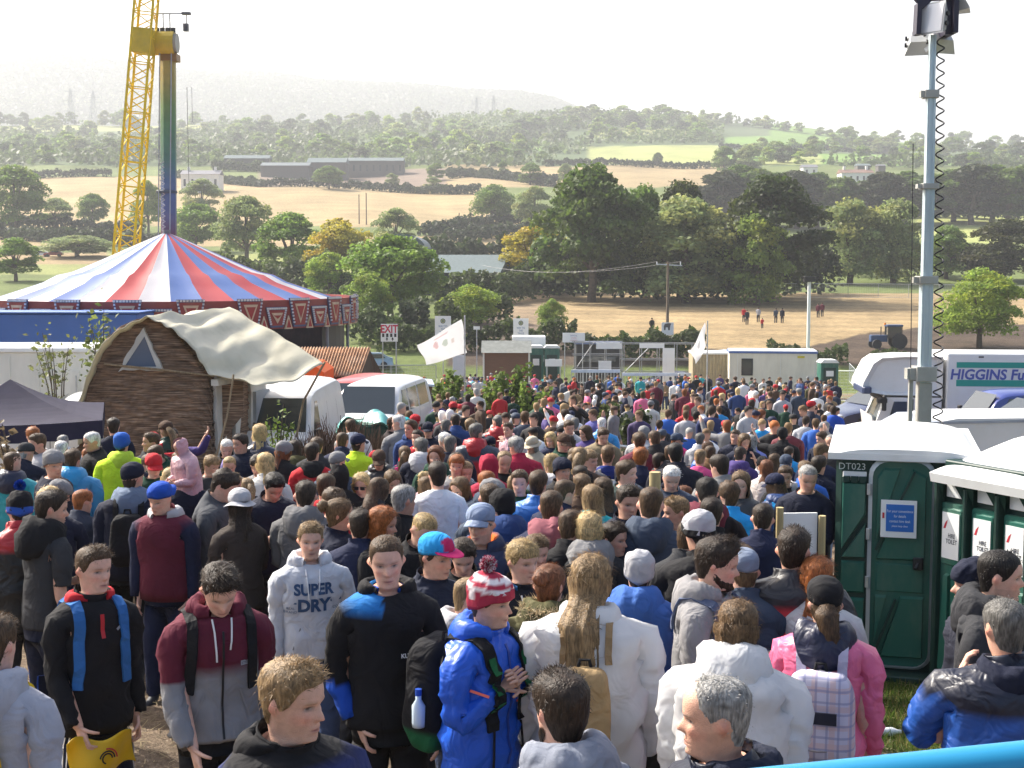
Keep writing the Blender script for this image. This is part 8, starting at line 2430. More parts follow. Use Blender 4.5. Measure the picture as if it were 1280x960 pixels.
# --- 1 man in charcoal T-shirt over a black hooded vest, left
def x1(e,p,dr,hf):
 for y,s in ((-.02,1),(.01,1),(.04,1),(-.02,-1),(.01,-1),(.04,-1)):side_ribbon(e,p,s,y,.78,.12,.010,'royal')
person(52,611,118,'short dark','tee char',legs='dnavy',arms=('cross','down2'),pose=(-22,6,4),hood='black',hoods=1.35,stance=.12,extra=x1,shoe=(.7,.7,.68),stub=.35,sleeve=.52,skin=0,H=1.80,
 L='tall man in charcoal T-shirt with black hood, arms folded, looking right')
# --- 2 youth in black jacket with red collar
def x2(e,p,dr,hf):
 zipline(e,dr,1.30,1.42,'red',.02)
 V,F,C=hood_down('red',0,5,.55);V=V[:];mesh_np('collar',V,F,CLOTH,e,C=C,smooth=True)
 for s in (-1,1):
  mb=strap(dr,s*.105,(.03,.13,.36),.055,low=1.05,xl=s*.125);o=mb_part(mb,'strap',CLOTH,None);o.matrix_basis=e.matrix_basis;tag(o,('right' if s<0 else 'left')+' blue rucksack strap on the black jacket with red collar','strap')
 mb=decal_line(dr,[(.075,1.33),(.095,1.345)],.012,'lgrey');mb_part(mb,'emblem',PRINT,e)
 for s in (1,-1):
  for y in (-.03,0,.03):side_ribbon(e,p,s,y-.02,.80,.15,.009,'white')
 mb=MB();mb.grid(lambda u,v:((u-.5)*.33+.03*v,.03*math.sin(u*6+v*3),-.18*v+.02*math.sin(u*9)),18,12);b=held(e,'carrier_bag',mb.V,mb.F,mat('yellow_bag',(.75,.50,.02),.4,trans=.2,bump=.5,bs=9),hand_at(p,-1,.10)+Vector((.06,-.03,.03)),'crumpled yellow carrier bag in the hand of the youth with red collar','bag')
 b.modifiers.new('t','SOLIDIFY').thickness=.004
 mb=MB()
 for k in range(3):mb.tube([(.02+.05*math.cos(a/3)*(1-k*.25),-.05,-.10+.05*math.sin(a/3)*(1-k*.25))for a in range(6+k*4)],.004,5,c=cc('black')if k else cc('red'))
 mb_part(mb,'print',PRINT,b)
person(113,680,22,'short brown','jacket black',legs='dnavy',arms=('down','bag'),curl=1.0,pose=(14,2,0),extra=x2,H=1.72,fat=(.95,.95),skin=2,hem=.80,L='youth in black jacket with red collar and blue straps holding yellow bag')
# --- 3 youth in two tone hoodie
def x3(e,p,dr,hf):
 zipline(e,dr,.88,1.40,'black',.010);drawstrings(e,dr,'white',1.26);pocket(e,dr,1.0)
 mb=decal_line(dr,[(.085,1.235),(.145,1.235)],.022,'lgrey');mb_part(mb,'badge',PRINT,e)
 mb=decal_text(dr,'STREET',.115,1.235,.017,'black',off=.008);mb_part(mb,'print',PRINT,e)
 for s in (-1,1):
  mb=strap(dr,s*.13,'black',.05,low=1.10,xl=s*.145);o=mb_part(mb,'strap',CLOTH,None);o.matrix_basis=e.matrix_basis;tag(o,('right' if s<0 else 'left')+' black rucksack strap over the maroon and grey hooded top','strap')
person(266,684,12,'quiff dark','hoodie maroon',legs='black',arms=('back','bag'),pose=(0,26,9),hood='maroon',hoods=.95,paint=split_paint(1.22,'maroon',(.24,.24,.25),za=1.16),extra=x3,H=1.76,skin=2,stance=.12,L='youth in maroon and grey hooded top walking with head bowed')
# --- 4 fair haired man in navy jacket at the bottom
def x4(e,p,dr,hf):
 zipline(e,dr,.9,1.44,'black',.016)
 mb=decal_text(dr,'THE NORTH',.12,1.285,.020,'lgrey');decal_text(dr,'FACE',.105,1.262,.020,'lgrey',mb=mb);mb_part(mb,'print',PRINT,e)
 V,F,C=hood_down('black',0,9,.62);mesh_np('collar',V,F,CLOTH,e,C=C,smooth=True)
person(352,816,34,'short light','jacket navy',legs='char',pose=(22,6,2),arms=('down','down'),paint=split_paint(1.44,'black',(.024,.034,.12),za=1.445),extra=x4,H=1.78,fat=(1.12,1.12),stub=.2,skin=2,L='fair haired man in navy jacket with black shoulders, closest at the bottom')
# --- 5 man in pale hoodie with big lettering
def x5(e,p,dr,hf):
 drawstrings(e,dr,'white',1.27);pocket(e,dr,.98)
 text_on(dr,e,[('SUPER',0,1.33,.098,(.03,.075,.17),dict(bold=.004,sx=.92)),('DRY',0,1.225,.112,(.03,.075,.17),dict(bold=.005,sx=.95)),('REAL',-.145,1.21,.024,(.03,.075,.17),{}),('BRAND',-.145,1.185,.024,(.03,.075,.17),{}),('CO',.145,1.20,.026,(.03,.075,.17),{})])
 mb=decal_line(dr,[(-.185,1.245),(-.11,1.245)],.010,(.03,.075,.17));decal_line(dr,[(.11,1.25),(.185,1.25)],.016,(.03,.075,.17),mb=mb);mb_part(mb,'emblem',PRINT,e)
person(387,649,8,'short light','hoodie lgrey',topc=(.52,.54,.58),legs='jean',pose=(-4,3,1),arms=('pocket','down'),hood=(.55,.57,.62),hoodin=(.62,.63,.66),extra=x5,H=1.69,stub=.25,skin=2,L='man in pale grey hooded top with large navy lettering on the chest')
# --- 6 tall youth in black sweater with blue collar
def x6(e,p,dr,hf):
 V,F,C=hood_down('royal',0,6,.48);mesh_np('collar',V,F,CLOTH,e,C=C,smooth=True)
 V,F,C=hood_down('black',0,7,.62);V=V*np.array([1.06,1.06,1]);mesh_np('collar',V,F,CLOTH,e,C=C,smooth=True)
 mb=decal_text(dr,'KUKRI',.085,1.21,.026,'white',bold=.001);mb_part(mb,'print',PRINT,e)
 w,f=Vector(p['info']['wrist-1']),Vector(p['info']['fore-1']);mb=MB();mb.tube([w-f*.015,w-f*.002],.034,14,c=cc('orange'));mb_part(mb,'wristband',PRINT,e)
def paint6(V,C,tg,tags):C[(tg==2)&(V[:,2]<1.06)]=cc('royal');C[(tg==0)&(V[:,2]>1.405)&(V[:,0]<-.03)]=(.02,.17,.48)
person(484,662,4,'crop brown','hoodie black',legs='black',pose=(-2,6,2),arms=('down2','pocket'),sleeve=.96,paint=paint6,extra=x6,H=1.84,fat=(.98,.98),skin=2,L='tall youth in black sweater with blue collar and orange wristband')
# --- 7 youth in blue and pink flat cap
def hp7(V,C):
 m=(V[:,1]<-.06)&(np.abs(V[:,0])<.045)&(V[:,2]>CHIN+.17);C[m]=(.42,.02,.10)
person(538,664,38,'fringe dark','jacket dnavy',hat='flatcap sky',hatpaint=hp7,peakcol=(.62,.03,.16),pose=(10,8,2),H=1.74,D=7.3,skin=0,topc=(.02,.025,.045),L='youth in blue cap with flat pink peak looking right')
# --- 8 short haired lad behind the blue jacket, black rucksack
person(566,722,112,'crop light','hoodie lgrey',topc=(.27,.28,.31),hood='lgrey',legs='jean',pose=(-10,6,8),H=1.57,D=6.75,skin=2,arms=('down','down'),L='short haired lad in grey hood largely hidden by the bright blue jacket')
# --- 9 man in red and white bobble hat and bright blue jacket
def hp9(V,C):
 h=V[:,2]-CHIN;C[:]=cc((.36,.03,.06));C[(h>.175)&(h<.198)]=cc((.72,.66,.66));C[(h>.218)&(h<.238)]=cc((.72,.66,.66))
 st=(np.sin(np.arctan2(V[:,0],V[:,1])*5)>.72)&(h<.17);C[st]=cc((.70,.64,.64))
def x9(e,p,dr,hf):
 zipline(e,dr,.88,1.44,(.012,.05,.30),.014)
 o=None
 for s in (-1,1):
  mb=strap(dr,s*.115,(.012,.012,.014),.062,low=1.06,xl=s*.10);ribb=mb_part(mb,'strap',CLOTH,None);ribb.matrix_basis=e.matrix_basis;tag(ribb,('right' if s<0 else 'left')+' green and black rucksack strap on the bright blue jacket','strap')
  for z0,z1 in ((1.40,1.33),(1.29,1.24),(1.20,1.15)):
   mb=MB();pts=[];nn=[]
   for z in np.linspace(z0,z1,4):
    f=(1.45-z)/(1.45-1.06);h=dr.hit(s*(.115-.015*f),z)
    if h is not None:pts.append(h+Vector((0,-.019,0)));nn.append(Vector((0,-1,0)))
   if len(pts)>1:ribbon(mb,pts,nn,.05,.004,cc((.015,.12,.045)));mb_part(mb,'strap_band',CLOTH,ribb)
  mb=decal_line(dr,[(s*.155,1.235),(s*.20,1.262)],.012,(.85,.16,.10));mb_part(mb,'trim',PRINT,e);mb=decal_line(dr,[(s*.055,1.165),(s*.085,1.155)],.010,(.85,.16,.10));mb_part(mb,'trim',PRINT,e)
  mb=MB();h=dr.hit(s*.095,1.06)or Vector((s*.1,-.15,1.06));mb.tube([h+Vector((0,-.01,0)),h+Vector((s*.01,-.015,-.12)),h+Vector((s*.015,-.01,-.26))],.006,5,c=cc('black'));mb_part(mb,'strap_tail',CLOTH,ribb)
 o,y0=backpack(e,p,dr,'black','big black rucksack with green base behind the bright blue jacket',col2=None,w=.33,h=.54,d=.21,z=1.14,straps='black',sw=.001,paint=lambda V,C:C.__setitem__(V[:,2]<-.15,cc((.012,.10,.04))))
 mb=MB();mb.lathe([(.03,0),(.032,.02),(.032,.10),(.014,.13),(.014,.15)],(-.17,y0+.08,1.02),12);b=mesh_np('bottle',mb.V,mb.F,mat('bottle_plastic',(.55,.66,.75),.15),None,smooth=True);b.matrix_basis=e.matrix_basis;tag(b,'small clear water bottle in the side pocket of the black rucksack','bottle')
 mb=MB();mb.tube([(-.17,y0+.08,1.17),(-.17,y0+.08,1.20)],.016,10,c=cc('royal'));mb_part(mb,'cap',PRINT,b)
person(600,716,52,'short brown','shell royal',topc=(.012,.105,.62),hat='bobble maroon',hatpaint=hp9,cuffcol=(.40,.035,.07),bobcol=(.42,.05,.10),bobcol2=(.65,.55,.58),legs='dnavy',pose=(14,4,4),arms=('strap','strap'),curl=1.0,hood=(.012,.10,.58),extra=x9,H=1.70,D=6.0,fat=(.98,1.0),skin=2,stub=.25,L='man in red bobble hat and bright blue jacket gripping rucksack straps')
# --- 10 fair boy in dark jacket
def x10(e,p,dr,hf):drawstrings(e,dr,'white',1.22)
person(651,671,24,'fringe fair','jacket black',topc=(.015,.016,.022),legs='black',pose=(12,4,1),extra=x10,hood=(.02,.09,.22),hoods=.6,H=1.70,skin=2,L='fair haired boy in black jacket behind the red bobble hat')
# --- 11 olive parka with fur hood
def x11(e,p,dr,hf):
 V,F,C=fur_trim(3,(.50,.40,.24));mesh_np('fur_trim',V,F,HAIR,e,C=C)
person(686,708,168,'bun auburn','coat olive',legs='ljean',hood='olive',hoods=1.25,extra=x11,H=1.64,D=6.7,skin=2,L='person in olive parka with pale fur hood beside the white poncho')
# --- 12 long haired woman in white poncho, tan rucksack
def x12(e,p,dr,hf):backpack(e,p,dr,'tan','tan rucksack with red patch on the white poncho',w=.24,h=.46,d=.13,z=1.10,straps=(.25,.17,.09),paint=lambda V,C:C.__setitem__((V[:,2]<-.10)&(V[:,0]>.0),cc('red')),sw=.03)
person(737,699,176,'long light','poncho white',legs='lgrey',hood='white',hoods=.85,hoodin='white',D=6.0,pose=(-16,6,3),arms=('down2','down2'),extra=x12,H=1.77,hairlen=.34,hairout=.15,fat=(1.12,1.1),skin=2,L='woman with long brown hair in white poncho carrying a tan rucksack')
# --- 13 bearded man, grey hood, bottom
person(708,838,214,'short dark','hoodie grey',topc=(.20,.22,.27),hood=(.21,.23,.28),hoods=1.2,pose=(-8,4,2),beard=1,H=1.74,skin=2,L='dark haired bearded man in grey hood at the bottom centre')
# --- 14 grey beanie, royal fleece
person(797,702,172,'short brown','jacket blue',topc=(.045,.11,.34),hat='beanie lgrey',hood=(.05,.13,.40),hoods=1.15,pose=(8,4,3),H=1.62,D=7.25,fat=(1.2,1.15),legs='char',skin=2,L='person in pale grey beanie and blue fleece seen from behind')
# --- 15 bearded man in grey hoodie, profile right
def x15(e,p,dr,hf):
 mb=decal_text(dr,'ABERCROMBIE',0,1.20,.055,'purple',bold=.002);mb_part(mb,'print',PRINT,e)
 for s in (1,-1):
  mb=strap(dr,s*.12,(.08,.10,.16),.045,low=1.15);o=mb_part(mb,'strap',CLOTH,None);o.matrix_basis=e.matrix_basis;tag(o,('right' if s<0 else 'left')+' slate strap over the bearded man\'s grey hooded top','strap')
person(880,667,68,'quiff dark','hoodie grey',topc=(.25,.245,.25),hood=(.25,.245,.25),pose=(22,8,4),beard=1,extra=x15,H=1.80,legs='jean',skin=2,L='bearded young man in grey hooded top looking right past the blue fleece')
# --- 16 second white poncho
person(918,752,170,'bob mid','poncho white',legs='lgrey',hood='white',hoods=1.45,pose=(10,8,6),arms=('down2','back'),H=1.66,fat=(1.1,1.1),hairlen=.05,skin=2,L='person in billowing white poncho with large white hood and wavy hair')
person(930,732,175,'short mid','jacket slate',hat='cap slate',hatpaint=lambda V,C:C.__setitem__(slice(None),cc((.20,.24,.32))),D=6.9,H=1.68,L='person in grey denim cap just behind the second white poncho')
# --- 17 balding man in navy coat, profile left
def x17(e,p,dr,hf):
 V,F,C=hood_down((.012,.016,.034),0,17,.72);mesh_np('collar',V,F,CLOTH,e,C=C,smooth=True)
person(914,838,-82,'bald grey','shell dnavy',topc=(.012,.016,.034),pose=(-6,2,3),extra=x17,H=1.76,fat=(1.2,1.2),skin=0,L='balding grey haired man in navy coat looking left at the bottom')
# --- 18 pink jacket, plaid rucksack, black cap
def plaid(V,C):
 base=np.array([.50,.47,.58]);C[:]=base
 for f,c in ((34,(.62,.50,.50)),(21,(.36,.38,.52))):
  C[np.sin(V[:,0]*f*2.6)>.72]=c;C[np.sin(V[:,2]*f*2.2)>.72]=c
 C[V[:,2]<-.19]=(.25,.24,.26)
def plaid_mat():
 m,nt,b,N,L=nodes('plaid_canvas');b.inputs['Roughness'].default_value=.8
 tc=N('ShaderNodeTexCoord');sp=N('ShaderNodeSeparateXYZ');L(tc.outputs['Object'],sp.inputs[0]);out=None
 def stripe(sock,f,thr):
  a=N('ShaderNodeMath');a.operation='MULTIPLY';a.inputs[1].default_value=f;L(sock,a.inputs[0]);s=N('ShaderNodeMath');s.operation='SINE';L(a.outputs[0],s.inputs[0]);g=N('ShaderNodeMath');g.operation='GREATER_THAN';g.inputs[1].default_value=thr;L(s.outputs[0],g.inputs[0]);return g.outputs[0]
 cur=None
 for k,(sk,f,thr,c)in enumerate(((0,74,.55,(.60,.42,.40)),(2,74,.55,(.60,.42,.40)),(0,118,.8,(.22,.24,.40)),(2,118,.8,(.22,.24,.40)))):
  x=N('ShaderNodeMix');x.data_type='RGBA';x.inputs[7].default_value=(*c,1);mm=N('ShaderNodeMath');mm.operation='MULTIPLY';mm.inputs[1].default_value=.6;L(stripe(sp.outputs[sk],f,thr),mm.inputs[0]);L(mm.outputs[0],x.inputs[0])
  if cur is None:x.inputs[6].default_value=(.56,.54,.64,1)
  else:L(cur,x.inputs[6])
  cur=x.outputs[2]
 L(cur,b.inputs['Base Color']);return m
def x18(e,p,dr,hf):
 o,y0=backpack(e,p,dr,'lilac','lilac plaid rucksack with dark label on the pink jacket',w=.34,h=.48,d=.16,z=1.12,straps=(.5,.47,.58));o.data.materials[0]=plaid_mat()
 mb=MB();mb.box((-.03,y0+.185,1.17),(.11,.012,.055),c=cc('dnavy'));mb_part(mb,'label_patch',PRINT,o)
 mb=MB();mb.tube([(-.13,y0+.17,1.02),(0,y0+.19,1.015),(.13,y0+.17,1.02)],.006,5,c=(.3,.28,.3));mb_part(mb,'pocket_zip',CLOTH,o)
person(1032,722,176,'pony brown','shell pink',topc=(.80,.16,.30),hat='cap black',legs='pink',hood=(.016,.02,.05),hoods=1.1,pose=(14,2,2),arms=('down','down2'),extra=x18,H=1.66,hairlen=.24,ponyh=.13,hem=.84,skin=2,L='woman in pink jacket and black cap carrying a plaid rucksack')
person(1020,708,172,'long ginger','coat offw',topc=(.52,.52,.52),pose=(6,4,2),D=6.9,H=1.66,hairlen=.12,skin=2,L='person with ginger hair in pale grey coat behind the pink jacket')
# --- 20 man in black and red jacket
person(991,657,184,'short dark','shell red',paint=split_paint(1.36,(.03,.03,.035),(.50,.02,.03),za=1.28),pose=(-18,4,2),H=1.80,fat=(1.15,1.12),legs='black',skin=0,L='dark haired man in red jacket with black shoulders by the white board')
# --- 21-23 three men at the right edge
person(1241,682,70,'crop black','hoodie char',hood='char',hoods=1.2,pose=(24,4,2),H=1.80,legs='black',skin=2,stub=.3,L='man with cropped black hair and charcoal hood looking right')
person(1226,717,-76,'bald grey','jacket dnavy',topc=(.02,.022,.035),hat='beanie dnavy',pose=(-4,2,2),arms=('down','down'),H=1.72,D=6.5,skin=0,L='man in navy beanie looking left beside the toilets')
def x23(e,p,dr,hf):
 V,F,C=hood_down('dnavy',0,23,.55);mesh_np('collar',V,F,CLOTH,e,C=C,smooth=True)
person(1264,745,196,'crop dgrey','shell blue',topc=(.018,.085,.36),paint=split_paint(1.34,'dnavy',(.018,.085,.36),za=1.36),pose=(10,4,2),arms=('ear','down'),extra=x23,H=1.74,fat=(1.2,1.15),legs='char',skin=0,L='man in blue jacket with navy shoulders touching his ear')
# --- 24 left edge, yellow bag
def x24(e,p,dr,hf):backpack(e,p,dr,'yellow','yellow bag on the back of the grey hooded person at the left edge',w=.27,h=.46,d=.10,z=1.12,straps='yellow',sw=.02)
person(-14,768,148,'short brown','hoodie lgrey',topc=(.36,.37,.42),hood=(.36,.37,.42),hoodin='royal',hoods=1.2,extra=x24,H=1.70,legs='black',pose=(0,4,2),skin=2,L='person in pale grey hood with yellow bag cut off at the left edge')
# --- 25 denim cap, navy NY hoodie
def x25(e,p,dr,hf):
 drawstrings(e,dr,'lgrey',1.20);text_on(dr,e,[('NEW YORK',0,1.275,.052,'lgrey',dict(sx=.9,arc=1.6,bold=.002)),('90',0,1.195,.105,'orange',dict(bold=.008)),('ORIGINALS',0,1.125,.045,'lgrey',dict(sx=.9,bold=.002))])
person(604,628,-16,'short dgrey','hoodie navy',topc=(.035,.045,.085),hat='cap slate',hatpaint=lambda V,C:C.__setitem__(slice(None),cc((.20,.25,.36))),peakcol=(.26,.31,.42),hood=(.04,.05,.09),hoodin='orange',extra=x25,pose=(-8,4,1),H=1.78,skin=0,stub=.4,arms=('down','down'),L='man in denim cap and navy hooded top with orange hood lining')
for a in [
 (688,611,182,'crop brown','jacket navy',dict(hood=(.26,.09,.11),hoods=1.25,H=1.78,L='man with cropped hair in navy jacket with dusty red hood')),
 (738,639,186,'bob blond','coat char',dict(hood='grey',hoods=1.4,H=1.68,hairlen=.03,L='person with blond bobbed hair and big grey hood')),
 (782,604,14,'quiff dark','jacket dnavy',dict(pose=(10,8,1),H=1.74,L='smiling dark haired youth in dark zipped jacket')),
 (764,650,40,'short dark','jacket dnavy',dict(H=1.60,pose=(20,6,0),L='dark haired boy peering out beside the blond bob')),
 (812,606,178,'crop brown','hoodie slate',dict(hood='slate',hoods=1.15,H=1.82,fat=(1.12,1.1),arms=('pocket','pocket'),L='broad man in slate hooded top with cropped hair seen from behind')),
 (851,618,-72,'short light','hoodie navy',dict(H=1.66,pose=(0,4,2),L='fair haired boy in navy hood looking left by the wooden post')),
 (879,638,182,'short black','jacket black',dict(hat='beanie lgrey',cuffcol='black',fat=(1.15,1.1),H=1.78,L='person in grey beanie with black rim and black jacket')),
 (884,614,176,'short black','jacket black',dict(hood='maroon',hoods=1.2,H=1.80,D=9.9,lod=0,L='black haired person with maroon hood and blue rucksack strap')),
 (632,612,188,'short black','jacket dblue',dict(hat='beanie black',hood='dblue',hoods=1.35,H=1.74,fat=(1.15,1.15),L='person in black beanie and dark blue hooded jacket from behind')),
 (612,612,176,'crop brown','jacket slate',dict(H=1.74,D=10.1,L='person with cropped hair and grey collar just behind the denim cap')),
 (468,630,62,'bob ginger','hoodie black',dict(H=1.68,hairlen=.02,arms=('phone','phone'),L='person with wavy ginger hair in black top holding a phone',pose=(10,8,4))),
 (418,620,84,'bun mid','jacket dnavy',dict(H=1.70,pose=(10,4,2),L='woman with tied up brown hair in navy top looking right')),
 (500,603,150,'crop grey','jacket black',dict(H=1.76,pose=(-20,4,2),skin=1,L='grey haired man in black top turned away to the right')),
 (519,636,30,'crop fair','jacket black',dict(H=1.72,pose=(0,26,4),D=8.9,L='cropped fair haired head bowed behind the flat pink peak')),
 (547,575,184,'short dark','tee white',dict(H=1.80,fat=(1.05,1.0),arms=('down2','down2'),legs='jean',L='dark haired man in white T-shirt seen from behind')),
 (381,598,160,'short dark','hoodie grey',dict(topc=(.13,.13,.135),hood=(.14,.14,.145),hoods=1.2,H=1.76,fat=(1.1,1.05),L='dark haired man in charcoal grey hooded top seen from behind')),
 (337,583,12,'quiff black','jacket dnavy',dict(paint=lambda V,C,tg,tags:(C.__setitem__((tg>0)&(np.abs(V[:,1])<.012),cc('yellow'))),collar=.02,pose=(4,30,4),H=1.74,arms=('phone','phone'),L='black haired youth in navy jersey with yellow piping looking down')),
 (300,612,210,'long dark','jacket brown',dict(topc=(.045,.035,.03),hat='sunhat lgrey',H=1.68,pose=(-30,6,2),hairlen=.16,arms=('phone','phone'),L='woman in grey brimmed hat and dark brown jacket')),
 (262,582,70,'curly dark','jacket grey',dict(topc=(.075,.08,.09),pose=(8,26,5),H=1.80,L='curly dark haired man in grey blazer looking down')),
 (206,598,-24,'crop ginger','jacket maroon',dict(hat='backcap royal',paint=sleeves_paint('navy'),hood='lgrey',hoods=.9,pose=(-14,14,4),H=1.74,stance=.16,legs='navy',arms=('down','down'),L='youth in backward royal blue cap and maroon jacket with navy sleeves')),
 (163,578,170,'short dark','jacket dnavy',dict(hat='cap dnavy',hood=(.13,.17,.24),hoods=1.2,pose=(-26,2,2),H=1.80,fat=(1.12,1.1),legs='black',arms=('down2','back'),pack='black',L='man in navy cap and dark jacket with black rucksack seen from behind')),
 (97,611,168,'short ginger','jacket slate',dict(topc=(.035,.042,.065),H=1.58,L='ginger haired boy in slate jacket behind the folded arms')),
 (23,614,178,'crop dark','shell red',dict(hat='bobble black',cuffcol=(.03,.10,.45),bobcol='royal',paint=split_paint(1.36,'red','black',za=1.32),H=1.76,fat=(1.1,1.1),L='person in black and blue bobble hat and red shouldered jacket')),
 (88,560,164,'short brown','shell sky',dict(topc=(.03,.25,.50),hood=(.02,.30,.60),hoods=1.3,H=1.78,fat=(1.1,1.1),L='person in bright blue hooded jacket with brown hair, left')),
 (13,563,160,'crop brown','shell teal',dict(hood='navy',hoods=1.2,H=1.74,pose=(-20,2,2),L='person in turquoise jacket with navy hood at the far left')),
 (52,539,-66,'short brown','jacket navy',dict(paint=split_paint(1.24,'lgrey','navy',za=1.3),H=1.80,pose=(0,8,3),L='tall man in navy jacket with pale grey shoulders looking left')),
 (120,537,-78,'crop white','jacket black',dict(H=1.80,fat=(1.15,1.15),pose=(0,10,2),L='white haired man in black jacket with red stripe looking left',redline=1)),
 (151,541,176,'short dark','jacket hiviz',dict(hat='beanie blue',hood=(.45,.62,.05),H=1.80,fat=(1.15,1.1),L='person in yellow high visibility vest and blue beanie by the hut')),
 (75,549,170,'crop white','jacket char',dict(H=1.72,L='white haired person just right of the pale shouldered navy jacket')),
 (27,552,170,'short grey','jacket dnavy',dict(hat='tweed char',H=1.74,L='person in dark flat cap under the navy gazebo')),
 (190,539,-80,'short brown','jacket dnavy',dict(H=1.78,pose=(0,0,1),L='brown haired man looking left before the hut wall')),
 (206,551,-60,'crop brown','jacket dgreen',dict(H=1.74,L='man with cropped brown hair in dark green jacket before the hut')),
 (181,565,40,'fringe brown','hoodie char',dict(H=1.68,pose=(10,16,2),L='fringed brown haired boy facing right beside the high visibility vest')),
 (218,560,34,'short mid','jacket dgreen',dict(H=1.74,pose=(10,20,4))),(303,540,-30,'short dark','jacket dnavy',dict(H=1.80,paint=sleeves_paint('lilac'),pose=(-20,6,1),L='man in navy gilet with lilac sleeves by the plaster door')),(283,545,0,'crop white','jacket black',dict(H=1.74,pose=(0,20,2))),
 (325,531,-78,'crop dark','jacket dnavy',dict(H=1.82,fat=(1.1,1.1),pose=(0,2,0))),(260,566,10,'fringe light','hoodie char',dict(H=1.66)),(287,567,-4,'crop fair','hoodie grey',dict(H=1.62)),(290,588,20,'short light','jacket lgrey',dict(H=1.66,pose=(0,10,0))),
 (328,563,-30,'fringe dark','hoodie grey',dict(H=1.70,pose=(0,20,4))),(210,583,180,'bob blond','jacket tan',dict(H=1.66)),(240,583,20,'short brown','hoodie lpink',dict(H=1.62)),(270,600,40,'bob ginger','jacket maroon',dict(H=1.62)),
 (390,552,180,'short dark','hoodie red',dict(hood='black',hoods=.9,H=1.74,L='dark haired person in red hooded top below the panel van')),(368,549,172,'long dark','jacket olive',dict(topc=(.10,.11,.08),hood='olive',H=1.70)),(395,545,176,'short brown','jacket char',dict(H=1.74)),(446,542,160,'short dark','jacket hiviz',dict(hat='cap navy',H=1.76,pose=(-20,4,2),L='person in yellow high visibility vest and navy cap in mid crowd')),(427,538,170,'crop brown','jacket navy',dict(H=1.78)),(421,563,170,'short grey','jacket slate',dict(hat='tweed grey',H=1.70)),
 (425,580,180,'short black','hoodie black',dict(hat='hoodup black',H=1.70,L='person with a pointed black hood up in mid crowd')),(452,587,4,'bob blond','jacket black',dict(H=1.64,shades=1,L='blond woman in sunglasses facing us')),(468,595,176,'long brown','jacket char',dict(H=1.66,hairlen=.32)),(489,582,-10,'long mid','jacket black',dict(H=1.62)),(405,590,176,'short brown','hoodie red',dict(H=1.70)),(412,606,10,'curly brown','hoodie red',dict(H=1.66)),
 (486,520,84,'short dark','coat brown',dict(topc=(.035,.025,.025),hat='tweed brown',H=1.80,fat=(1.1,1.1),L='man in brown flat cap and long dark coat before the white van')),(497,502,100,'crop grey','jacket brown',dict(H=1.80)),(505,521,10,'short grey','jacket char',dict(hat='cap teal',H=1.74)),(518,517,20,'short dark','jacket red',dict(hat='cap red',H=1.78)),(535,526,10,'short dark','jacket dnavy',dict(hat='cap dnavy',H=1.74)),(512,512,170,'crop brown','jacket char',dict(H=1.76)),
 (503,534,100,'bob black','jacket lpink',dict(H=1.64)),(522,536,10,'short dark','hoodie red',dict(H=1.70)),(527,546,178,'short dgrey','jacket dnavy',dict(hood='lgrey',hoods=1.3,H=1.76,L='person in navy jacket with pale grey hood, mid crowd')),(505,556,178,'pony mid','jacket dnavy',dict(H=1.64,pack='mag',L='person with pink strapped bag and ponytail from behind')),(552,512,172,'crop white','jacket maroon',dict(H=1.74)),(561,511,176,'crop white','jacket char',dict(H=1.76)),(570,516,182,'crop dark','jacket dblue',dict(H=1.80,fat=(1.1,1.1))),(581,505,4,'crop dark','jacket black',dict(H=1.78)),
 (557,522,178,'crop dgrey','jacket dnavy',dict(H=1.76)),(553,537,20,'crop white','jacket char',dict(H=1.76)),(563,543,184,'crop dgrey','jacket dnavy',dict(H=1.78,fat=(1.15,1.1))),(594,528,178,'short dgrey','shell red',dict(paint=split_paint(1.27,'slate','red',za=1.30),hood='red',hoods=1.2,H=1.84,fat=(1.2,1.1),L='grey haired man in red jacket with slate shoulders, mid crowd')),(587,522,170,'short light','jacket navy',dict(H=1.70)),(622,519,178,'crop dgrey','shell red',dict(hood='red',hoods=1.2,paint=sleeves_paint('navy'),H=1.74,fat=(1.1,1.1),L='man in red hooded jacket with navy sleeves below the brown shed')),(633,514,10,'short dark','jacket red',dict(H=1.72)),(641,526,-60,'short brown','jacket lpink',dict(H=1.70,arms=('brow','down'))),
 (648,545,184,'curly grey','jacket crim',dict(H=1.76,fat=(1.2,1.15),L='grey curly haired person in crimson jacket, mid crowd')),(669,544,-30,'bob grey','jacket beige',dict(hat='sunhat beige',H=1.62,L='woman in beige sun hat, mid crowd')),(690,538,10,'long blond','jacket navy',dict(H=1.66,L='woman with long blond hair in navy facing us, mid crowd')),(656,513,178,'short brown','jacket slate',dict(H=1.76)),(669,515,-40,'short black','jacket black',dict(H=1.76)),(614,545,180,'short dark','jacket dgreen',dict(hat='cap dnavy',H=1.66)),
 (614,568,178,'short dark','hoodie crim',dict(hat='hoodup crim',H=1.74,L='person with a crimson hood up in mid crowd')),(626,559,30,'bald light','jacket black',dict(H=1.74)),(568,566,30,'fringe ginger','hoodie grey',dict(H=1.70)),(582,573,10,'crop light','hoodie slate',dict(H=1.64)),(610,587,178,'short ginger','hoodie slate',dict(hood='slate',H=1.70)),(578,592,-10,'long mid','jacket navy',dict(H=1.64)),(530,588,178,'bun blond','hoodie lpink',dict(H=1.58)),(534,594,178,'long mid','jacket char',dict(H=1.62)),
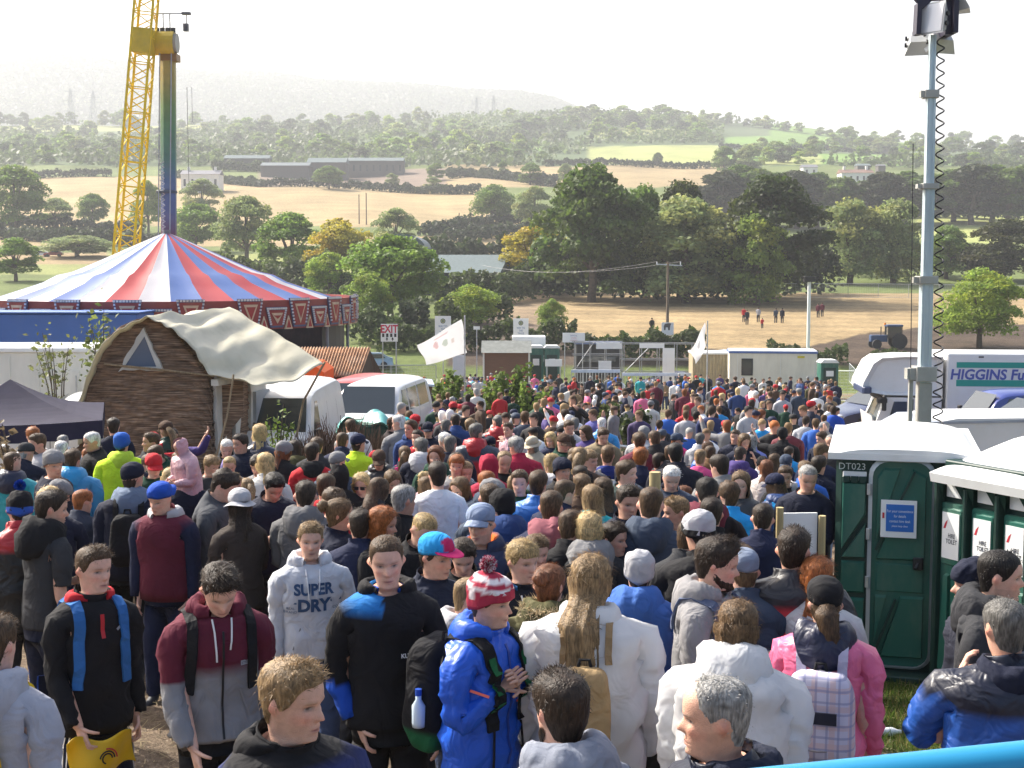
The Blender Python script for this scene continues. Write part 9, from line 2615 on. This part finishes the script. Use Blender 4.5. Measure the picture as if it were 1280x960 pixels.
 (640,591,170,'short light','hoodie char',dict(H=1.66)),(650,584,20,'short brown','jacket dgreen',dict(H=1.72)),(672,586,176,'short brown','shell blue',dict(topc=(.02,.16,.55),H=1.74,fat=(1.1,1.1),L='person in vivid blue jacket with brown hair, mid crowd')),(689,566,180,'curly fair','hoodie slate',dict(hood='lgrey',hoods=1.2,H=1.72)),(702,572,10,'short dark','jacket black',dict(hat='beanie dnavy',H=1.70)),(718,558,172,'pony mid','jacket blue',dict(topc=(.04,.09,.38),H=1.66)),(733,559,24,'fringe light','hoodie grey',dict(H=1.70)),(759,555,184,'short mid','hoodie royal',dict(topc=(.015,.03,.17),pack='grey',H=1.72,L='person in navy blue top carrying a small grey pack, mid crowd')),
 (726,581,178,'short dark','hoodie char',dict(H=1.62)),(728,591,182,'long mid','jacket brown',dict(H=1.62)),(742,605,182,'long light','jacket teal',dict(H=1.66,hairlen=.34,L='person with very long light brown hair and turquoise top')),(757,595,178,'long brown','jacket char',dict(H=1.64)),(700,598,170,'short brown','jacket navy',dict(H=1.68)),(781,573,30,'short brown','hoodie dgreen',dict(topc=(.03,.05,.045),H=1.74,L='youth in dark green striped top facing right')),(800,559,178,'curly ginger','jacket navy',dict(H=1.70,L='curly ginger haired person in navy from behind')),
 (779,570,0,'bald light','jacket slate',dict(H=1.66,D=13.6)),(837,577,10,'short white','jacket navy',dict(topc=(.05,.065,.10),pose=(0,16,4),H=1.72,arms=('phone','phone'),L='white haired man in navy jacket reading a white paper')),(846,552,184,'short black','coat dnavy',dict(topc=(.02,.02,.03),H=1.82,fat=(1.15,1.1),L='broad black haired man in dark coat, mid crowd')),(836,554,150,'crop brown','jacket char',dict(H=1.70)),(823,565,172,'fringe dark','hoodie red',dict(H=1.58)),(874,560,172,'crop light','hoodie mag',dict(topc=(.62,.08,.22),H=1.66,L='person in pink top with yellow bag motif, mid crowd')),(887,556,178,'short brown','jacket tan',dict(topc=(.16,.09,.045),H=1.66)),
 (905,566,196,'short dark','jacket grey',dict(topc=(.20,.20,.20),H=1.82,fat=(1.1,1.05),pack='black',L='man in grey tweed jacket with big black rucksack')),(923,556,170,'crop dark','hoodie purple',dict(hood='purple',H=1.76)),(919,535,0,'short brown','jacket dnavy',dict(H=1.78)),(940,543,180,'bob grey','coat lilac',dict(topc=(.20,.22,.50),H=1.70,L='person in lilac blue coat, mid crowd')),(955,574,150,'bob auburn','coat offw',dict(topc=(.55,.50,.46),H=1.64,L='woman with short auburn hair in cream coat')),(981,578,10,'short brown','jacket black',dict(hood='lgrey',H=1.74)),(968,566,176,'long brown','jacket char',dict(H=1.60)),(984,566,10,'short dark','jacket navy',dict(hat='cap slate',H=1.70)),
 (1006,575,176,'short mid','jacket blue',dict(H=1.72)),(1021,569,160,'quiff dark','jacket dnavy',dict(pack='dnavy',H=1.76,L='dark haired youth with navy rucksack beside the wide toilet')),(967,524,0,'short ginger','jacket black',dict(H=1.82,fat=(1.05,1.05),L='man in black suit jacket and pale shirt facing us')),(985,527,178,'crop mid','hoodie maroon',dict(topc=(.13,.025,.035),H=1.80,fat=(1.12,1.05),L='man in maroon jumper from behind left of the wide toilet')),(1031,537,-20,'short brown','jacket dnavy',dict(H=1.74)),(1041,541,-20,'bald grey','jacket char',dict(H=1.76)),(1007,519,176,'short dark','jacket lgrey',dict(pack='grey',H=1.72)),(1020,522,176,'short brown','jacket blue',dict(H=1.72)),
 (889,507,180,'short dark','jacket dnavy',dict(topc=(.02,.03,.10),H=1.86,fat=(1.2,1.1),L='broad person in navy jacket with white back print')),(858,512,180,'crop brown','hoodie lgrey',dict(pack='lgrey',H=1.74)),(870,513,178,'short black','jacket char',dict(H=1.70)),(845,540,178,'pony dark','jacket mag',dict(topc=(.65,.05,.20),H=1.62)),(875,540,172,'short dgrey','jacket lgrey',dict(H=1.68)),(820,536,182,'crop brown','jacket black',dict(H=1.80,fat=(1.15,1.1))),(799,539,182,'short brown','hoodie maroon',dict(H=1.76)),(800,512,-8,'bun mid','jacket purple',dict(topc=(.05,.035,.10),H=1.74,L='woman in purple jacket standing by the mesh pen')),
 (745,510,-50,'short brown','jacket lilac',dict(topc=(.09,.09,.30),arms=('raise','down'),H=1.72,L='person in lilac jacket raising an arm with a camera')),(752,521,170,'crop white','shell sky',dict(H=1.74)),(753,530,-10,'short brown','coat tan',dict(topc=(.20,.16,.10),H=1.78)),(735,530,-30,'long brown','jacket purple',dict(H=1.70)),(713,541,0,'long dark','jacket dgreen',dict(H=1.66)),(709,517,170,'crop white','jacket dnavy',dict(H=1.74)),(718,521,170,'short dgrey','jacket black',dict(H=1.70)),(835,511,184,'short brown','jacket blue',dict(pack='sky',H=1.72,L='person with a turquoise pack on a blue jacket, mid crowd')),
 (890,620,170,'short dark','jacket black',dict(H=1.70)),(668,640,12,'short mid','jacket char',dict(H=1.60,D=8.4)),(855,660,176,'short brown','jacket char',dict(H=1.66,D=8.3)),(710,650,176,'short brown','jacket black',dict(H=1.70,D=8.6)),(448,640,170,'short dark','jacket navy',dict(H=1.66,D=9.2)),(575,660,20,'short dark','jacket black',dict(H=1.66,D=8.1)),(930,690,176,'short brown','jacket slate',dict(H=1.62,D=7.6)),(952,640,176,'short dark','jacket navy',dict(H=1.66,D=9.6)),
]:
 px,py,hd,hair,top,kw=a;kw=dict(kw);pk=kw.pop('pack',None);rl=kw.pop('redline',None);sh=kw.pop('shades',None)
 def ex(e,p,dr,hf,pk=pk,rl=rl,sh=sh):
  if pk:backpack(e,p,dr,pk,(COL_W.get(pk,pk)+' backpack worn by the '+(p['L']or auto_label(p)).replace('person ','person ',1))[:88].rsplit(' ',1)[0],z=1.17,h=.42,w=.28)
  if rl:
   mb=decal_line(dr,[(x,1.30)for x in np.linspace(-.14,.14,9)],.03,'red');decal_line(dr,[(x,1.30)for x in np.linspace(-.14,.14,9)],.03,'red',front=False,mb=mb);mb_part(mb,'stripe',PRINT,e)
  if sh:
   mb=MB()
   for s in (-1,1):mb.box((s*.031,-.098,CHIN+.114),(.046,.012,.032),bev=.004,c=cc('black'))
   mb.bar((-.07,-.09,CHIN+.122),(.07,-.09,CHIN+.122),.006,c=cc('black'));V=hf(np.array(mb.V));mesh_np('sunglasses',V,mb.F,BLACKP,e)
 person(px,py,hd,hair,top,extra=ex,**kw)
person(237,573,176,'short dark','jacket dnavy',H=1.78,L='person in dark jacket carrying a child in pink on the shoulders',lod=1)
q=PEOPLE[-1]['obj'];sd=q.location.copy()
ch=person(235,524,-60,'short brown','puffer lpink',hat='hoodup lpink',H=1.0,D=sd.y,dz=0,pose=(0,14,10),legs='lpink',lod=1,arms=('hold','hold'),L='small child in pink hooded puffer jacket riding on shoulders')
ch.location.z=q.location.z+.98
for p in PEOPLE:
 if p['L']and 'wavy ginger hair in black' in p['L']:phone(p['obj'],p,1,'dark phone held by the person with wavy ginger hair')
for (px,py,D,hd,hair,top,L_)in [
 (772,457,99,0,'short dark','jacket blue','steward in blue standing at the gate barrier'),(857,464,97,0,'short dark','jacket black','person in black standing before the tall white banner'),(876,460,97,0,'short dark','jacket teal','person in turquoise standing below the narrow white flag'),(900,466,95,0,'bob brown','jacket purple','person in purple standing in front of the ribbed container'),
 (505,443,78,180,'short brown','jacket blue','person in blue left of the large flag by the tall fence'),(523,441,76,180,'crop white','jacket grey','person in grey top left of the large flag'),(532,439,76,180,'short dark','jacket black','person in black left of the large flag'),(513,455,74,180,'short brown','hoodie red','person in red left of the large flag'),
 (497,458,74,180,'short light','jacket slate','person in slate jacket beside the rusty shed'),(588,430,100,180,'short dark','jacket red','person in red on the raised platform behind the large flag'),(594,432,100,180,'short dark','jacket blue','person in blue on the raised platform behind the large flag'),(560,450,80,180,'short brown','jacket orange','person in orange under the large flag'),
 (815,397,None,180,'short dark','jacket black','lone dark figure walking in the stubble field left of the power pole'),(930,384,None,180,'short dark','jacket red','figure in red walking in the stubble field, left of a group'),(934,387,None,0,'short dark','jacket dnavy','figure in navy walking beside the one in red in the stubble field'),(948,384,None,180,'short dark','jacket lgrey','figure in pale grey walking in the stubble field'),(953,391,None,180,'short dark','jacket red','small crouching figure in red in the stubble field'),
 (970,385,None,180,'short dark','jacket slate','left one of a dark pair in the stubble field'),(978,385,None,180,'short dark','jacket dnavy','right one of a dark pair in the stubble field'),(1023,379,None,180,'short dark','jacket maroon','left one of a maroon pair walking beside the lamp pole'),(1028,378,None,180,'short brown','jacket maroon','right one of a maroon pair walking beside the lamp pole')]:
 hh=1.76
 if D is None:
  ds=np.linspace(133,199,800);rr=row_of(ground(xat(px,py,ds),ds)+hh,ds);D=float(ds[np.argmin(np.abs(rr-py))])
  if 'crouching' in L_:hh=1.2
 person(px,py,hd,hair,top,D=D,L=L_,lod=2,H=hh,legs='dnavy',stance=.2)
# ------------------------------------------------------------------ filling the dense crowd
FR=random.Random(99);spots=[(p['obj'].location.x,p['obj'].location.y)for p in PEOPLE]
FC=['navy']*4+['dnavy']*5+['black']*5+['char']*4+['slate','slate','grey','grey','lgrey','lgrey','white','offw','red','crim','red','blue','royal','maroon','olive','purple','offw','white','teal','pink','dgreen','dgreen','dblue','dblue','brown','brown','sky','tan','grey','dblue']
FH=['short dark','short brown','short dark','crop brown','short mid','short light','crop grey','long brown','long mid','pony light','bob blond','long dark','short black','short ginger','bob auburn','curly brown','crop white']
def px_of(x,y):return 640+x/y*FPX*CP
def blocked(px,D):
 if 20<D<33 and px<545:return True
 if D>=33 and px<(545 if D<60 else 500):return True
 if px<340 and D>19:return True
 if 612<px<676 and 33<D<44:return True
 if 742<px<822 and 23.5<D<34:return True
 if 735<px<812 and 34.5<D<39:return True
 if px>1050-(0 if D>20 else 20)or (px>1010 and 18<D<26):return True
 if 600<px<668 and D>94:return True
 if D<12 and px>1000:return True
 return False
cand=[]
tries=0
while len(cand)<420 and tries<60000:
 tries += 1
 D=10.5+84*FR.random()**1.25
 px=FR.uniform(30,1055)
 if blocked(px,D):continue
 if D>66 and 690<px<1045 and FR.random()<(D-66)/34:continue
 x=xat(px,480,D)
 md=.62 if D<24 else (.75 if D<45 else .85)
 if any((x-a)**2+(D-b)**2<md*md for a,b in spots):continue
 spots.append((x,D));cand.append((D,px))
cand.sort()
NEARN=max(0,299-len(PEOPLE))
far_V=[];far_F=[];far_C=[];far_n=0
for i,(D,px)in enumerate(cand):
 hd=FR.choice([180,175,185,170,190,160,200,0,10,-15,60,-70,90,30])
 hair=FR.choice(FH);top=FR.choice(['jacket','jacket','hoodie','shell','coat'])+' '+FR.choice(FC);hat=FR.choice([None]*12+['cap navy','beanie black','beanie grey','cap slate','tweed brown','cap red'])
 H=FR.choice([1.76,1.70,1.82,1.62,1.66,1.74,1.5,1.88,1.56,1.4])
 ar=FR.choice([None]*9+[('brow','down'),('raise','down'),('phone','phone'),('ear','hold')])
 bp=FR.choice(['black','navy','grey','red','green','sky'])if D<19 and FR.random()<.3 and hd>150 else None
 def pk_(e,p,dr,hf,bp=bp):
  l=COL_W[bp]+' backpack on the '+auto_label(p).replace(', seen from behind','')+' below '+min(LMK,key=lambda q:abs(q[0]-p['px']))[1]
  l=' '.join(l.replace(' with ',', ').replace(' hair','-haired').split()[:16])
  if any(o_.get('label')==l for o_ in bpy.data.objects):return
  backpack(e,p,dr,bp,l,z=1.17,h=.42,w=.28)
 if i<NEARN:person(px,480,hd,hair,top,hat=hat,D=D,H=H,arms=ar,extra=pk_ if bp else None,hood=(top.split()[1]if FR.random()<.35 and D<23 else None),legs=FR.choice(['char','jean','dnavy','black','ljean']))
 else:
  hs,hcol=hair.split();r=random.Random(i);f=r.uniform(.95,1.1)
  p=dict(hair=(hs,hcol),hat=tuple(hat.split())if hat else None,top=dict(kind=top.split()[0],col=top.split()[1]),legcol=FR.choice(['char','jean','dnavy','black']),skin=np.array(SKINS[r.randrange(3)]),seed=i,fat=(f,f),arms=(FR.choice(['down','down2','hold']),FR.choice(['down','pocket','phone'])),pose=Pose(r.uniform(-25,25),r.uniform(0,14),r.uniform(0,4)),legs=((.1,0,.1),(-.1,0,0)))
  V,F,C=build_far(p);s=H/1.75;a=R(hd);ca,sa=math.cos(a),math.sin(a);x=xat(px,480,D)
  W=np.stack([(V[:,0]*ca-V[:,1]*sa)*s+x,(V[:,0]*sa+V[:,1]*ca)*s+D,V[:,2]*s+gz(x,D)],1)
  far_V.append(W);far_C.append(C);far_F += [tuple(k+far_n for k in f_)for f_ in F];far_n += len(V)
if far_V:
 o=mesh_np('crowd',np.concatenate(far_V),far_F,BODYALL,C=np.concatenate(far_C),smooth=True);tag(o,kind='stuff')
finish_labels()
